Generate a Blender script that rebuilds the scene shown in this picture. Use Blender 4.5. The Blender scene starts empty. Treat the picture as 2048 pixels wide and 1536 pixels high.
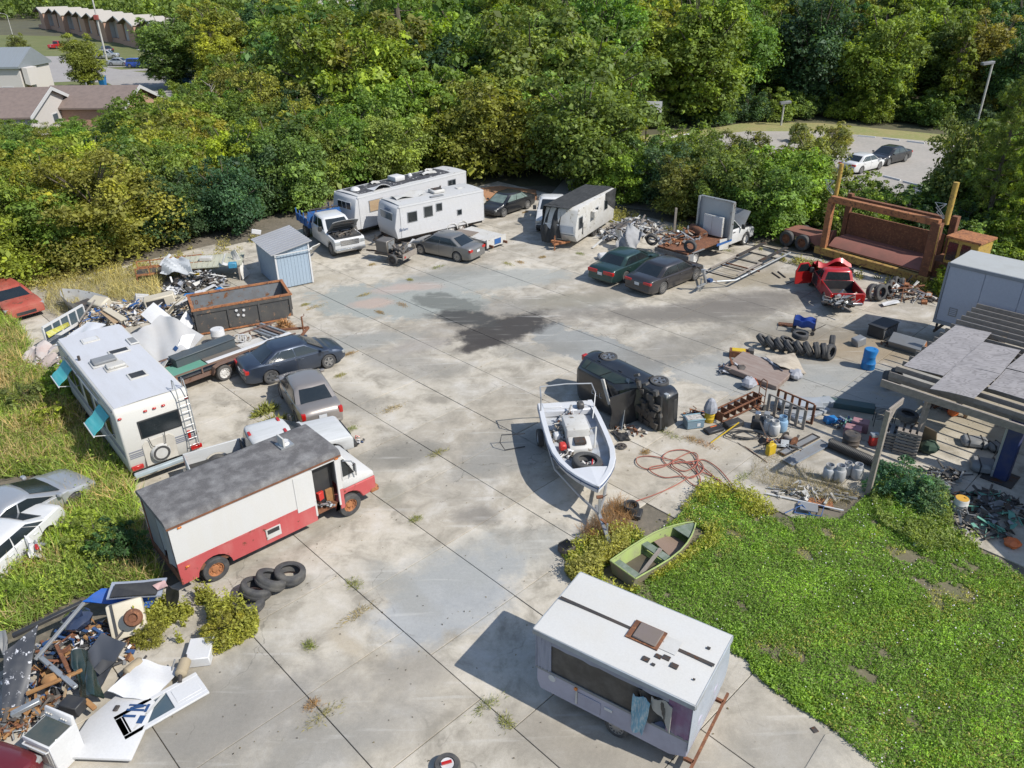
import bpy, bmesh, math, random
import numpy as np
from mathutils import Vector, Matrix
R = math.radians
sc = bpy.context.scene
col = sc.collection
random.seed(11)
RNG = np.random.default_rng(11)

# ------------------------------------------------------------------ camera, sky, sun, exposure
F, PITCH, ROLL, CH = 1550.0, R(28.06), R(-0.63), 15.8
_fw = Vector((0, math.cos(PITCH), -math.sin(PITCH)))
_u0 = Vector((0, math.sin(PITCH), math.cos(PITCH)))
_r0 = Vector((1, 0, 0))
_rt = _r0*math.cos(ROLL) + _u0*math.sin(ROLL)
_up = -_r0*math.sin(ROLL) + _u0*math.cos(ROLL)
cd = bpy.data.cameras.new('camera')
cam = bpy.data.objects.new('camera', cd)
col.objects.link(cam)
cd.sensor_width = 36
cd.lens = 36*F/2048
cd.clip_start, cd.clip_end = 0.5, 6000
m = Matrix.Identity(4)
for i in range(3):
 m[i][0], m[i][1], m[i][2] = _rt[i], _up[i], -_fw[i]
m[2][3] = CH
cam.matrix_world = m
sc.camera = cam

SUN_AZ, SUN_EL = R(-28), R(46)            # direction towards the sun (azimuth from +X)
SUNV = Vector((math.cos(SUN_AZ)*math.cos(SUN_EL), math.sin(SUN_AZ)*math.cos(SUN_EL), math.sin(SUN_EL)))
w = bpy.data.worlds.new('World')
sc.world = w
w.use_nodes = True
nt = w.node_tree
bg = nt.nodes['Background']
sky = nt.nodes.new('ShaderNodeTexSky')
sky.sky_type = 'NISHITA'
sky.sun_disc = False
sky.sun_elevation = SUN_EL
sky.sun_rotation = R(90) - SUN_AZ
sky.air_density, sky.dust_density, sky.ozone_density = 1.0, 0.6, 1.0
nt.links.new(sky.outputs['Color'], bg.inputs['Color'])
bg.inputs['Strength'].default_value = 0.125
sl = bpy.data.lights.new('sun', 'SUN')
sl.energy, sl.angle, sl.color = 4.0, R(0.5), (1.0, 0.955, 0.88)
sun = bpy.data.objects.new('sun', sl)
col.objects.link(sun)
sun.rotation_euler = SUNV.to_track_quat('Z', 'Y').to_euler()
vs = sc.view_settings
sc.display_settings.display_device = 'sRGB'
vs.view_transform, vs.look, vs.gamma, vs.use_curve_mapping = 'Standard', 'None', 1.0, False
vs.exposure = 0.42
try:
 sc.cycles.max_bounces = 6
 sc.cycles.diffuse_bounces = 3
 sc.cycles.glossy_bounces = 3
 sc.cycles.transparent_max_bounces = 8
 sc.cycles.caustics_reflective = sc.cycles.caustics_refractive = False
 sc.cycles.use_denoising = True
except Exception:
 pass

def g(px, py, z=0.0):
 """the point of the level z that the photograph shows at (px, py)"""
 d = _fw*F + _rt*(px-1024) + _up*(768-py)
 t = (z-CH)/d[2]
 return Vector((d[0]*t, d[1]*t, z))

def pix(v):
 q = Vector(v) - Vector((0, 0, CH))
 z = q.dot(_fw)
 return 1024+F*q.dot(_rt)/z, 768-F*q.dot(_up)/z

def hgt(b, py):
 """height at ground point b whose top is seen at row py"""
 lo, hi = 0.0, 60.0
 for _ in range(40):
  mid = (lo+hi)/2
  if pix((b[0], b[1], mid))[1] > py: lo = mid
  else: hi = mid
 return lo

def ang(a, b):
 return math.atan2(b[1]-a[1], b[0]-a[0])

# ------------------------------------------------------------------ materials
def lin(r, g_, b):
 f = lambda c: c/12.92 if c <= 0.04045 else ((c+0.055)/1.055)**2.4
 return (f(r/255), f(g_/255), f(b/255))

_mats = {}
def nnode(nt, t, **k):
 n = nt.nodes.new(t)
 for a, v in k.items():
  if a.startswith('i_'):
   n.inputs[int(a[2:])].default_value = v
  else:
   setattr(n, a, v)
 return n
def L(nt, a, b):
 nt.links.new(a, b)
def mixc(nt, fac, a, b, mode='MIX'):
 n = nt.nodes.new('ShaderNodeMix')
 n.data_type = 'RGBA'; n.blend_type = mode
 for v, s in ((fac, n.inputs[0]), (a, n.inputs[6]), (b, n.inputs[7])):
  if hasattr(v, 'links'): L(nt, v, s)
  elif isinstance(v, (int, float)): s.default_value = v
  else: s.default_value = (*v[:3], 1)
 return n.outputs[2]
def noise(nt, vec, scale, detail=4, rough=.6, dist=0):
 n = nnode(nt, 'ShaderNodeTexNoise')
 n.inputs['Scale'].default_value = scale
 n.inputs['Detail'].default_value = detail
 n.inputs['Roughness'].default_value = rough
 n.inputs['Distortion'].default_value = dist
 if vec is not None: L(nt, vec, n.inputs['Vector'])
 return n.outputs['Fac']
def ramp(nt, fac, lo, hi):
 n = nnode(nt, 'ShaderNodeMapRange')
 n.inputs[1].default_value, n.inputs[2].default_value = lo, hi
 L(nt, fac, n.inputs[0])
 return n.outputs[0]
def scaled(nt, vec, s):
 n = nnode(nt, 'ShaderNodeVectorMath', operation='MULTIPLY')
 L(nt, vec, n.inputs[0]); n.inputs[1].default_value = s
 return n.outputs[0]

def mat(name, c, rough=.5, metal=0.0, dirt=.35, dc=(.16, .13, .09), s=1.2, stretch=(1, 1, 1), grain=0.12, bump=0.0, bs=30, coat=0.0, spots=0.0, spotc=(.1, .045, .02), alpha=1.0, trans=0.0):
 """worn surface: base colour, soft dirt clouds, fine grain, optional spots of rust or peeled paint"""
 if name in _mats: return _mats[name]
 if max(c) > .45: c = tuple(x*.8 for x in c)      # old, weathered whites
 mt = bpy.data.materials.new(name)
 mt.use_nodes = True
 nt = mt.node_tree
 p = nt.nodes['Principled BSDF']
 tc = nnode(nt, 'ShaderNodeTexCoord').outputs['Object']
 oi = nnode(nt, 'ShaderNodeObjectInfo')
 add = nnode(nt, 'ShaderNodeVectorMath', operation='MULTIPLY_ADD')
 L(nt, oi.outputs['Random'], add.inputs[0]); add.inputs[1].default_value = (37, 53, 71)
 L(nt, tc, add.inputs[2])
 v = add.outputs[0]
 if stretch != (1, 1, 1): vs_ = scaled(nt, v, stretch)
 else: vs_ = v
 cur = c
 n1 = noise(nt, vs_, s, 6, .62)
 cur = mixc(nt, scaled_f(nt, ramp(nt, n1, .42, .72), dirt), cur, dc)
 if spots:
  n2 = noise(nt, v, s*3.1, 8, .7)
  cur = mixc(nt, ramp(nt, n2, .62-spots*.25, .66-spots*.22), cur, spotc)
 n3 = noise(nt, v, s*28, 3, .7)
 gr = nnode(nt, 'ShaderNodeMapRange'); gr.inputs[3].default_value = 1-grain; gr.inputs[4].default_value = 1+grain
 L(nt, n3, gr.inputs[0])
 hs = nnode(nt, 'ShaderNodeVectorMath', operation='SCALE')
 L(nt, cur, hs.inputs[0]) if hasattr(cur, 'links') else None
 L(nt, gr.outputs[0], hs.inputs['Scale'])
 L(nt, hs.outputs[0], p.inputs['Base Color'])
 rr = nnode(nt, 'ShaderNodeMapRange'); rr.inputs[3].default_value = max(.05, rough-.08); rr.inputs[4].default_value = min(1, rough+.22)
 L(nt, n1, rr.inputs[0]); L(nt, rr.outputs[0], p.inputs['Roughness'])
 p.inputs['Metallic'].default_value = metal
 p.inputs['Coat Weight'].default_value = coat
 p.inputs['Coat Roughness'].default_value = .12
 if alpha < 1: p.inputs['Alpha'].default_value = alpha
 if bump:
  b = nnode(nt, 'ShaderNodeBump'); b.inputs['Strength'].default_value = bump; b.inputs['Distance'].default_value = .02
  L(nt, noise(nt, v, bs, 4, .65), b.inputs['Height']); L(nt, b.outputs[0], p.inputs['Normal'])
 _mats[name] = mt
 return mt
def scaled_f(nt, f, k):
 n = nnode(nt, 'ShaderNodeMath', operation='MULTIPLY'); L(nt, f, n.inputs[0]); n.inputs[1].default_value = k
 return n.outputs[0]

def car_paint(name, c, metal=.35, fade=.25):
 return mat('paint_'+name, c, rough=.32, metal=metal, dirt=fade, dc=tuple(x*.6+.06 for x in c), s=.8, grain=.05, coat=.7)

M_GLASS = mat('dark_glass', (.012, .017, .02), rough=.06, dirt=.12, dc=(.08, .08, .07), grain=.02, coat=.5)
M_GLASSB = mat('bluish_glass', (.06, .09, .11), rough=.08, dirt=.3, dc=(.16, .17, .16), grain=.02, coat=.5)
M_RUB = mat('tyre_rubber', (.045, .045, .047), rough=.75, dirt=.6, dc=(.15, .14, .12), s=2.5, bump=.3, bs=60)
M_BLK = mat('black_plastic', (.022, .023, .026), rough=.5, dirt=.5, dc=(.075, .07, .06))
M_RIM = mat('alloy_silver', (.5, .5, .5), rough=.32, metal=.8, dirt=.3)
M_RIMW = mat('white_rim', (.72, .71, .68), rough=.5, dirt=.3, spots=.3)
M_CHR = mat('chrome', (.62, .62, .62), rough=.2, metal=.9, dirt=.3)
M_RED = mat('tail_red', (.5, .012, .008), rough=.22, dirt=.1, coat=.6)
M_AMB = mat('amber_lens', (.7, .2, .02), rough=.25, dirt=.1, coat=.6)
M_LAMP = mat('headlamp_lens', (.5, .52, .52), rough=.15, dirt=.3, metal=.3, coat=.7)
M_PLATE = mat('plate_white', (.7, .72, .74), rough=.4, dirt=.2)
M_STEEL = mat('galvanised_steel', (.4, .42, .43), rough=.45, metal=.6, dirt=.5, dc=(.2, .19, .17), spots=.15)
M_RUST = mat('rusty_steel', (.17, .07, .035), rough=.85, dirt=.7, dc=(.07, .035, .022), s=3, spots=.3, spotc=(.25, .11, .05), bump=.3, bs=25)
M_RUSTO = mat('orange_rust', (.36, .15, .06), rough=.85, dirt=.7, dc=(.12, .05, .03), s=2.5, spots=.3, spotc=(.1, .045, .03), bump=.3)
M_DKST = mat('dark_steel', (.05, .048, .047), rough=.6, metal=.3, dirt=.6, dc=(.11, .08, .06), spots=.25)
M_WHT = mat('white_panel', (.68, .68, .68), rough=.5, dirt=.3, dc=(.45, .43, .39), s=.7)
M_WHTD = mat('dirty_white', (.62, .61, .58), rough=.6, dirt=.6, dc=(.36, .33, .27), s=1.4, spots=.1, spotc=(.2, .17, .13))
M_GRYP = mat('grey_plastic', (.2, .21, .22), rough=.55, dirt=.4)
M_WOODW = mat('weathered_wood', (.27, .235, .2), rough=.85, dirt=.7, dc=(.15, .13, .11), s=1.4, stretch=(1, 6, 6), bump=.4, bs=18)
M_WOODT = mat('tan_wood', (.46, .33, .2), rough=.8, dirt=.5, dc=(.26, .17, .1), s=1.5, stretch=(1, 6, 6))
M_BLUEP = mat('blue_plastic', (.015, .19, .5), rough=.4, dirt=.25, dc=(.06, .22, .38))
M_TARP = mat('grey_tarp', (.3, .3, .3), rough=.7, dirt=.6, dc=(.14, .13, .12), s=1.2)
M_ENG = mat('engine_metal', (.1, .1, .1), rough=.55, metal=.5, dirt=.7, dc=(.2, .15, .1), s=4)

# ------------------------------------------------------------------ mesh builder
def rotz(a): return Matrix.Rotation(a, 4, 'Z')
def rot(ax, a): return Matrix.Rotation(a, 4, ax)
def tr(x, y, z): return Matrix.Translation((x, y, z))

KIDS = {}
def adopt(o, parent):
 o.parent = parent
 KIDS.setdefault(parent.name, []).append(o)

class MB:
 def __init__(s):
  s.v, s.f, s.mi = [], [], []
  s.m, s.cm = None, 0
 def _add(s, vs, fs, m=None):
  o = len(s.v)
  for q in vs:
   q = Vector(q)
   if m is not None: q = m @ q
   if s.m is not None: q = s.m @ q
   s.v.append(q)
  for f in fs:
   s.f.append([i+o for i in f]); s.mi.append(s.cm)
  return s
 def box(s, cx, cy, cz, sx, sy, sz, m=None):
  x, y, z = sx/2, sy/2, sz/2
  vs = [(cx+a*x, cy+b*y, cz+c*z) for c in (-1, 1) for a, b in ((-1, -1), (1, -1), (1, 1), (-1, 1))]
  return s._add(vs, [(3, 2, 1, 0), (4, 5, 6, 7), (0, 1, 5, 4), (1, 2, 6, 5), (2, 3, 7, 6), (3, 0, 4, 7)], m)
 def bb(s, x0, x1, y0, y1, z0, z1, m=None):
  return s.box((x0+x1)/2, (y0+y1)/2, (z0+z1)/2, x1-x0, y1-y0, z1-z0, m)
 def bar(s, p0, p1, wx, wy=None, up=(0, 0, 1)):
  """rectangular bar between two points"""
  p0, p1 = Vector(p0), Vector(p1)
  wy = wy or wx
  d = p1-p0
  a = d.normalized()
  u = Vector(up)
  if abs(a.dot(u)) > .98: u = Vector((1, 0, 0))
  x = a.cross(u).normalized(); y = x.cross(a)
  mm = Matrix(((x[0], y[0], a[0], 0), (x[1], y[1], a[1], 0), (x[2], y[2], a[2], 0), (0, 0, 0, 1)))
  mm = Matrix.Translation((p0+p1)/2) @ mm
  return s.box(0, 0, 0, wx, wy, d.length, mm)
 def tube(s, pts, r, n=6, cap=True, closed=False):
  pts = [Vector(p) for p in pts]
  rs = r if isinstance(r, (list, tuple)) else [r]*len(pts)
  rings = []
  ref = None
  for i, p in enumerate(pts):
   if closed: t = pts[(i+1) % len(pts)]-pts[i-1]
   else: t = pts[min(i+1, len(pts)-1)]-pts[max(i-1, 0)]
   if t.length < 1e-9: t = Vector((0, 0, 1))
   t.normalize()
   if ref is None:
    ref = Vector((0, 0, 1)) if abs(t[2]) < .9 else Vector((1, 0, 0))
   x = t.cross(ref)
   if x.length < 1e-6: x = t.orthogonal()
   x.normalize(); y = x.cross(t).normalized(); ref = y
   ref = y
   rings.append([p+(x*math.cos(2*math.pi*k/n)+y*math.sin(2*math.pi*k/n))*rs[i] for k in range(n)])
  return s.loft(rings, cap=cap and not closed, wrap=closed)
 def cyl(s, p0, p1, r, r1=None, n=14):
  return s.tube([p0, p1], [r, r if r1 is None else r1], n)
 def loft(s, rings, cap=True, wrap=False, open_=False, m=None):
  n = len(rings[0]); vs = [p for r in rings for p in r]; fs = []
  k = len(rings)
  for i in range(k if wrap else k-1):
   j = (i+1) % k
   for a in range(n-1 if open_ else n):
    b = (a+1) % n
    fs.append((i*n+a, i*n+b, j*n+b, j*n+a))
  if cap and not wrap:
   fs.append(tuple(range(n-1, -1, -1))); fs.append(tuple(range((k-1)*n, k*n)))
  return s._add(vs, fs, m)
 def lathe(s, prof, n=20, m=None, wrap=False):
  rings = [[(r*math.cos(2*math.pi*k/n), r*math.sin(2*math.pi*k/n), z) for k in range(n)] for r, z in prof]
  return s.loft(rings, cap=not wrap, wrap=wrap, m=m)
 def prism(s, pts, vec, m=None):
  """polygon pts extruded along vec"""
  vec = Vector(vec); n = len(pts)
  a = [Vector(p) for p in pts]; b = [p+vec for p in a]
  return s._add(a+b, [tuple(range(n-1, -1, -1)), tuple(range(n, 2*n))]+[(i, (i+1) % n, n+(i+1) % n, n+i) for i in range(n)], m)
 def panel(s, pts, t=.02, m=None):
  """flat polygon with thickness t along its normal (outwards)"""
  a = [Vector(p) for p in pts]
  nrm = (a[1]-a[0]).cross(a[2]-a[0]).normalized()
  return s.prism(a, nrm*t, m)
 def grid(s, fn, nu, nv, t=0.0, m=None):
  """surface fn(u,v), u,v in 0..1, with thickness t below"""
  P = [[Vector(fn(i/nu, j/nv)) for j in range(nv+1)] for i in range(nu+1)]
  vs = [p for r in P for p in r]
  ix = lambda i, j: i*(nv+1)+j
  fs = [(ix(i, j), ix(i+1, j), ix(i+1, j+1), ix(i, j+1)) for i in range(nu) for j in range(nv)]
  if t:
   o = len(vs)
   N = []
   for i in range(nu+1):
    for j in range(nv+1):
     du = P[min(i+1, nu)][j]-P[max(i-1, 0)][j]; dv = P[i][min(j+1, nv)]-P[i][max(j-1, 0)]
     k = du.cross(dv)
     N.append(k.normalized() if k.length > 1e-9 else Vector((0, 0, 1)))
   vs = vs+[vs[q]-N[q]*t for q in range(o)]
   fs += [tuple(o+q for q in reversed(f)) for f in list(fs)]
   edge = [ix(i, 0) for i in range(nu+1)]+[ix(nu, j) for j in range(1, nv+1)]+[ix(i, nv) for i in range(nu-1, -1, -1)]+[ix(0, j) for j in range(nv-1, 0, -1)]
   for a, b in zip(edge, edge[1:]+edge[:1]): fs.append((b, a, a+o, b+o))
  return s._add(vs, fs, m)
 def mesh(s, name, mats, smooth=40, bev=0.0, seg=1):
  me = bpy.data.meshes.new(name)
  me.from_pydata([tuple(q) for q in s.v], [], s.f)
  for mm in (mats if isinstance(mats, (list, tuple)) else [mats]): me.materials.append(mm)
  if max(s.mi, default=0): me.polygons.foreach_set('material_index', s.mi)
  bm = bmesh.new(); bm.from_mesh(me)
  bmesh.ops.recalc_face_normals(bm, faces=bm.faces)
  if bev:
   es = [e for e in bm.edges if len(e.link_faces) == 2 and e.calc_face_angle(0) > R(35)]
   bmesh.ops.bevel(bm, geom=es, offset=bev, segments=seg, profile=.5, affect='EDGES', clamp_overlap=True)
  bm.to_mesh(me); bm.free()
  if smooth:
   me.polygons.foreach_set('use_smooth', [True]*len(me.polygons))
   me.set_sharp_from_angle(angle=R(smooth))
  return me
 def build(s, name, mats, parent=None, loc=(0, 0, 0), rz=0.0, smooth=40, bev=0.0, seg=1, label=None):
  o = bpy.data.objects.new(name, s.mesh(name, mats, smooth, bev, seg))
  col.objects.link(o)
  o.location = loc; o.rotation_euler = (0, 0, rz)
  if parent is not None: adopt(o, parent)
  if label: o['label'] = label
  return o

def tag(o, label=None, cat=None, group=None, kind=None):
 if label: o['label'] = label
 if cat: o['category'] = cat
 if group: o['group'] = group
 if kind: o['kind'] = kind
 return o
def thing(name, label, cat, loc=(0, 0, 0), rz=0.0, group=None):
 o = bpy.data.objects.new(name, None)
 col.objects.link(o)
 o.empty_display_size = .2
 o.location = loc; o.rotation_euler = (0, 0, rz)
 return tag(o, label, cat, group)
def dup(root, loc, rz=0.0, label=None, group=None, scale=None, rotation=None):
 def cp(o, par):
  c = o.copy(); col.objects.link(c)
  c.parent = None
  if par is not None: adopt(c, par)
  for ch in list(KIDS.get(o.name, ())): cp(ch, c)
  return c
 c = cp(root, None)
 c.location = loc; c.rotation_euler = rotation or (0, 0, rz)
 if scale is not None: c.scale = (scale,)*3 if isinstance(scale, (int, float)) else scale
 if label: c['label'] = label
 if group: c['group'] = group
 return c

# ------------------------------------------------------------------ ground, yard slabs, roads, lot
GA = R(-46)
GU = Vector((math.cos(GA), math.sin(GA), 0)); GV = Vector((-math.sin(GA), math.cos(GA), 0))

def ground_mat(name, a, b, c, s1=.15, s2=2.5, bump=.5):
 mt = bpy.data.materials.new(name); mt.use_nodes = True
 nt = mt.node_tree; p = nt.nodes['Principled BSDF']
 pos = nnode(nt, 'ShaderNodeNewGeometry').outputs['Position']
 n1 = noise(nt, pos, s1, 5, .6); n2 = noise(nt, pos, s2, 6, .7)
 cur = mixc(nt, ramp(nt, n1, .4, .62), a, b)
 cur = mixc(nt, ramp(nt, n2, .48, .68), cur, c)
 L(nt, cur, p.inputs['Base Color'])
 p.inputs['Roughness'].default_value = .95
 bu = nnode(nt, 'ShaderNodeBump'); bu.inputs['Strength'].default_value = bump; bu.inputs['Distance'].default_value = .05
 L(nt, n2, bu.inputs['Height']); L(nt, bu.outputs[0], p.inputs['Normal'])
 return mt

# stains of the yard floor: pixel of the centre, half lengths (m) along and across the direction, angle (deg), colour, strength, softness
STAINS = [
 (1008, 658, 3.0, 1.5, 38, (.050, .045, .042), .92, .35), (962, 688, 1.5, .55, 35, (.06, .052, .047), .8, .45),
 (930, 636, 2.0, 1.0, -25, (.07, .07, .066), .9, .4), (893, 606, 2.1, 1.2, -35, (.19, .2, .18), .85, .25),
 (1015, 640, 5.5, 2.8, 20, (.27, .24, .2), .55, .7),
 (800, 600, 5.0, 2.7, -5, (.36, .38, .35), .8, .15), (745, 606, 1.3, .75, 10, (.52, .4, .33), .7, .5), (790, 578, 1.5, .7, 10, (.52, .41, .35), .6, .5), (838, 572, 1.6, .7, 0, (.5, .4, .34), .6, .5),
 (910, 545, 3.0, 1.2, 20, (.3, .3, .27), .6, .5), (960, 560, 6.0, 1.7, 8, (.4, .41, .38), .7, .3),
 (655, 690, 4.5, 1.0, 14, (.33, .335, .31), .6, .5),
 (1420, 622, 5.2, 1.5, 10, (.2, .18, .155), .75, .7), (1300, 628, 4.5, 1.1, -5, (.22, .2, .17), .65, .7), (1500, 600, 4.0, 1.6, 15, (.2, .18, .155), .7, .7), (1560, 655, 4.5, 1.6, -15, (.24, .22, .18), .6, .7),
 (1350, 700, 4.0, 1.5, 30, (.24, .225, .195), .6, .7), (1480, 560, 4.0, 1.5, 10, (.34, .29, .2), .5, .7), (1690, 690, 5.0, 2.2, -10, (.34, .27, .18), .6, .6), (1600, 560, 4.5, 1.5, -10, (.36, .3, .22), .5, .7),
 (1780, 690, 4, 2, -10, (.36, .28, .18), .6, .6),
 (1140, 600, 3.0, 1.1, 10, (.3, .27, .2), .5, .6), (1190, 700, 4.4, 1.5, -46, (.31, .32, .31), .75, .12), (1110, 610, 4, 1.4, 10, (.35, .36, .34), .5, .5),
 (1080, 700, 2.2, 1.0, 10, (.27, .26, .23), .55, .6), (880, 740, 1.6, .9, 20, (.3, .285, .25), .5, .6), (790, 720, 2.0, 1.0, -20, (.33, .31, .27), .5, .6), (840, 690, 1.6, .8, 20, (.36, .33, .3), .5, .6),
 (810, 905, 1.5, .9, 15, (.25, .235, .2), .65, .6), (740, 930, 2.5, 1.0, 30, (.33, .31, .26), .6, .7), (955, 1030, .8, .6, 0, (.25, .23, .2), .65, .5), (785, 990, .5, .9, 0, (.3, .28, .22), .6, .5), (985, 905, 2, 1.2, 60, (.31, .3, .27), .6, .6),
 (873, 800, .55, .3, 0, (.3, .27, .22), .6, .6), (1040, 900, 2.4, 1.1, 44, (.33, .32, .29), .55, .6), (700, 800, 2.2, 1.0, -46, (.33, .31, .27), .5, .7),
 (520, 1430, 2.6, 1.1, 30, (.3, .28, .245), .65, .7), (610, 1500, 2.2, .9, 30, (.3, .285, .25), .6, .7), (400, 1430, 2.4, 1.3, 50, (.29, .275, .24), .65, .7), (825, 1345, 1.3, .8, 20, (.36, .33, .28), .6, .7), (760, 1450, 1.6, .7, 25, (.36, .34, .3), .5, .7), (560, 1180, 1.0, .4, 30, (.34, .32, .27), .5, .6),
 (905, 1190, 2.6, 1.5, 44, (.41, .43, .44), .7, .35), (960, 1120, 3.2, 1.2, 20, (.38, .385, .36), .5, .5), (800, 1180, 1.6, .5, -46, (.36, .355, .32), .5, .5), (700, 1290, .8, .3, -40, (.5, .42, .3), .5, .6),
 (1420, 905, 4.0, .7, 25, (.5, .44, .34), .5, .6), (1560, 770, 5.5, 1.6, -20, (.4, .4, .375), .7, .12), (1640, 740, 6.0, 1.3, -14, (.36, .365, .345), .65, .2),
 (1090, 1480, 1.8, .8, -30, (.33, .3, .25), .55, .6), (1300, 1530, 2, .8, 0, (.36, .33, .28), .5, .6), (1560, 1500, 1.5, .8, 0, (.33, .31, .27), .5, .6),
 (1900, 820, 5, 3, 0, (.42, .36, .25), .6, .6), (420, 590, 4, 2, 20, (.42, .39, .31), .6, .6), (240, 590, 5, 2, 0, (.4, .36, .27), .7, .6), (640, 560, 2, .8, 20, (.42, .36, .26), .4, .7), (1240, 580, 3, 1.2, 20, (.33, .3, .25), .5, .6),
]
def concrete_mat():
 mt = bpy.data.materials.new('yard_concrete'); mt.use_nodes = True
 nt = mt.node_tree; p = nt.nodes['Principled BSDF']
 pos = nnode(nt, 'ShaderNodeNewGeometry').outputs['Position']
 oi = nnode(nt, 'ShaderNodeObjectInfo').outputs['Random']
 n_big = noise(nt, pos, .16, 6, .65); n_mid = noise(nt, pos, .8, 8, .68, .4); n_fine = noise(nt, pos, 9, 5, .75); n_grit = noise(nt, pos, 55, 2, .8)
 warp = noise(nt, pos, .9, 7, .7)
 cur = mixc(nt, oi, (.37, .33, .265), (.50, .455, .375))
 cur = mixc(nt, scaled_f(nt, ramp(nt, n_big, .45, .66), .65), cur, (.30, .28, .245))
 cur = mixc(nt, scaled_f(nt, ramp(nt, n_mid, .48, .64), .85), cur, (.25, .225, .18))
 cur = mixc(nt, scaled_f(nt, ramp(nt, n_mid, .47, .33), .65), cur, (.53, .50, .45))
 for (px, py, a, b, an, c, st, soft) in sorted(STAINS, key=lambda q: -q[2]*q[3]+(-50 if sum(q[5]) > 1 else 0)):
  q = g(px, py)
  sub = nnode(nt, 'ShaderNodeVectorMath', operation='SUBTRACT'); L(nt, pos, sub.inputs[0]); sub.inputs[1].default_value = (q[0], q[1], 0)
  rt = nnode(nt, 'ShaderNodeVectorRotate', rotation_type='Z_AXIS'); L(nt, sub.outputs[0], rt.inputs[0]); rt.inputs['Angle'].default_value = -R(an)
  mu = nnode(nt, 'ShaderNodeVectorMath', operation='MULTIPLY'); L(nt, rt.outputs[0], mu.inputs[0]); mu.inputs[1].default_value = (1/a, 1/b, 0)
  ln = nnode(nt, 'ShaderNodeVectorMath', operation='LENGTH'); L(nt, mu.outputs[0], ln.inputs[0])
  ad = nnode(nt, 'ShaderNodeMath', operation='MULTIPLY_ADD'); L(nt, warp, ad.inputs[0]); ad.inputs[1].default_value = 1.5; L(nt, ln.outputs['Value'], ad.inputs[2]); st = min(.95, st*1.15)
  mr = nnode(nt, 'ShaderNodeMapRange'); mr.inputs[1].default_value = 1.75+soft*.35; mr.inputs[2].default_value = 1.75-soft*.75; mr.inputs[3].default_value = 0; mr.inputs[4].default_value = st
  L(nt, ad.outputs[0], mr.inputs[0])
  cur = mixc(nt, mr.outputs[0], cur, tuple(x*.74 for x in c))
 # tyre scuffs and cracks
 vo = nnode(nt, 'ShaderNodeTexVoronoi', feature='DISTANCE_TO_EDGE'); vo.inputs['Scale'].default_value = .33
 wv = nnode(nt, 'ShaderNodeVectorMath', operation='MULTIPLY_ADD')
 nz = nnode(nt, 'ShaderNodeTexNoise'); nz.inputs['Scale'].default_value = 1.3; nz.inputs['Detail'].default_value = 5; L(nt, pos, nz.inputs['Vector'])
 L(nt, nz.outputs['Color'], wv.inputs[0]); wv.inputs[1].default_value = (1.3, 1.3, 0); L(nt, pos, wv.inputs[2])
 L(nt, wv.outputs[0], vo.inputs['Vector'])
 cr = ramp(nt, vo.outputs['Distance'], .007, .003)
 ck = nnode(nt, 'ShaderNodeMath', operation='MULTIPLY'); L(nt, cr, ck.inputs[0]); L(nt, ramp(nt, n_big, .5, .58), ck.inputs[1])
 cur = mixc(nt, scaled_f(nt, ck.outputs[0], .5), cur, (.13, .12, .1))
 wa = nnode(nt, 'ShaderNodeTexNoise'); wa.inputs['Scale'].default_value = 1.1; wa.inputs['Detail'].default_value = 6
 L(nt, scaled(nt, pos, (.35, 3.2, 1)), wa.inputs['Vector'])
 cur = mixc(nt, scaled_f(nt, ramp(nt, wa.outputs['Fac'], .6, .75), .35), cur, (.56, .54, .5))
 sp = noise(nt, pos, 3.3, 9, .8)
 cur = mixc(nt, scaled_f(nt, ramp(nt, sp, .66, .72), .6), cur, (.2, .18, .15))
 mr = nnode(nt, 'ShaderNodeMapRange'); mr.inputs[3].default_value = .84; mr.inputs[4].default_value = 1.16; L(nt, n_fine, mr.inputs[0])
 mr2 = nnode(nt, 'ShaderNodeMapRange'); mr2.inputs[3].default_value = .8; mr2.inputs[4].default_value = 1.2; L(nt, n_grit, mr2.inputs[0])
 mm_ = nnode(nt, 'ShaderNodeMath', operation='MULTIPLY'); L(nt, mr.outputs[0], mm_.inputs[0]); L(nt, mr2.outputs[0], mm_.inputs[1])
 hs = nnode(nt, 'ShaderNodeVectorMath', operation='SCALE'); L(nt, cur, hs.inputs[0]); L(nt, mm_.outputs[0], hs.inputs['Scale'])
 L(nt, hs.outputs[0], p.inputs['Base Color'])
 p.inputs['Roughness'].default_value = .88
 bu = nnode(nt, 'ShaderNodeBump'); bu.inputs['Strength'].default_value = .35; bu.inputs['Distance'].default_value = .015
 L(nt, n_grit, bu.inputs['Height']); L(nt, bu.outputs[0], p.inputs['Normal'])
 return mt
M_CONC = concrete_mat()

def flat(name, pts, z, m, label=None, kind='structure', cat=None):
 b = MB(); b._add([(p[0], p[1], z) for p in pts], [tuple(range(len(pts)))])
 o = b.build(name, m, smooth=0)
 return tag(o, label, cat, None, kind)

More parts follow.
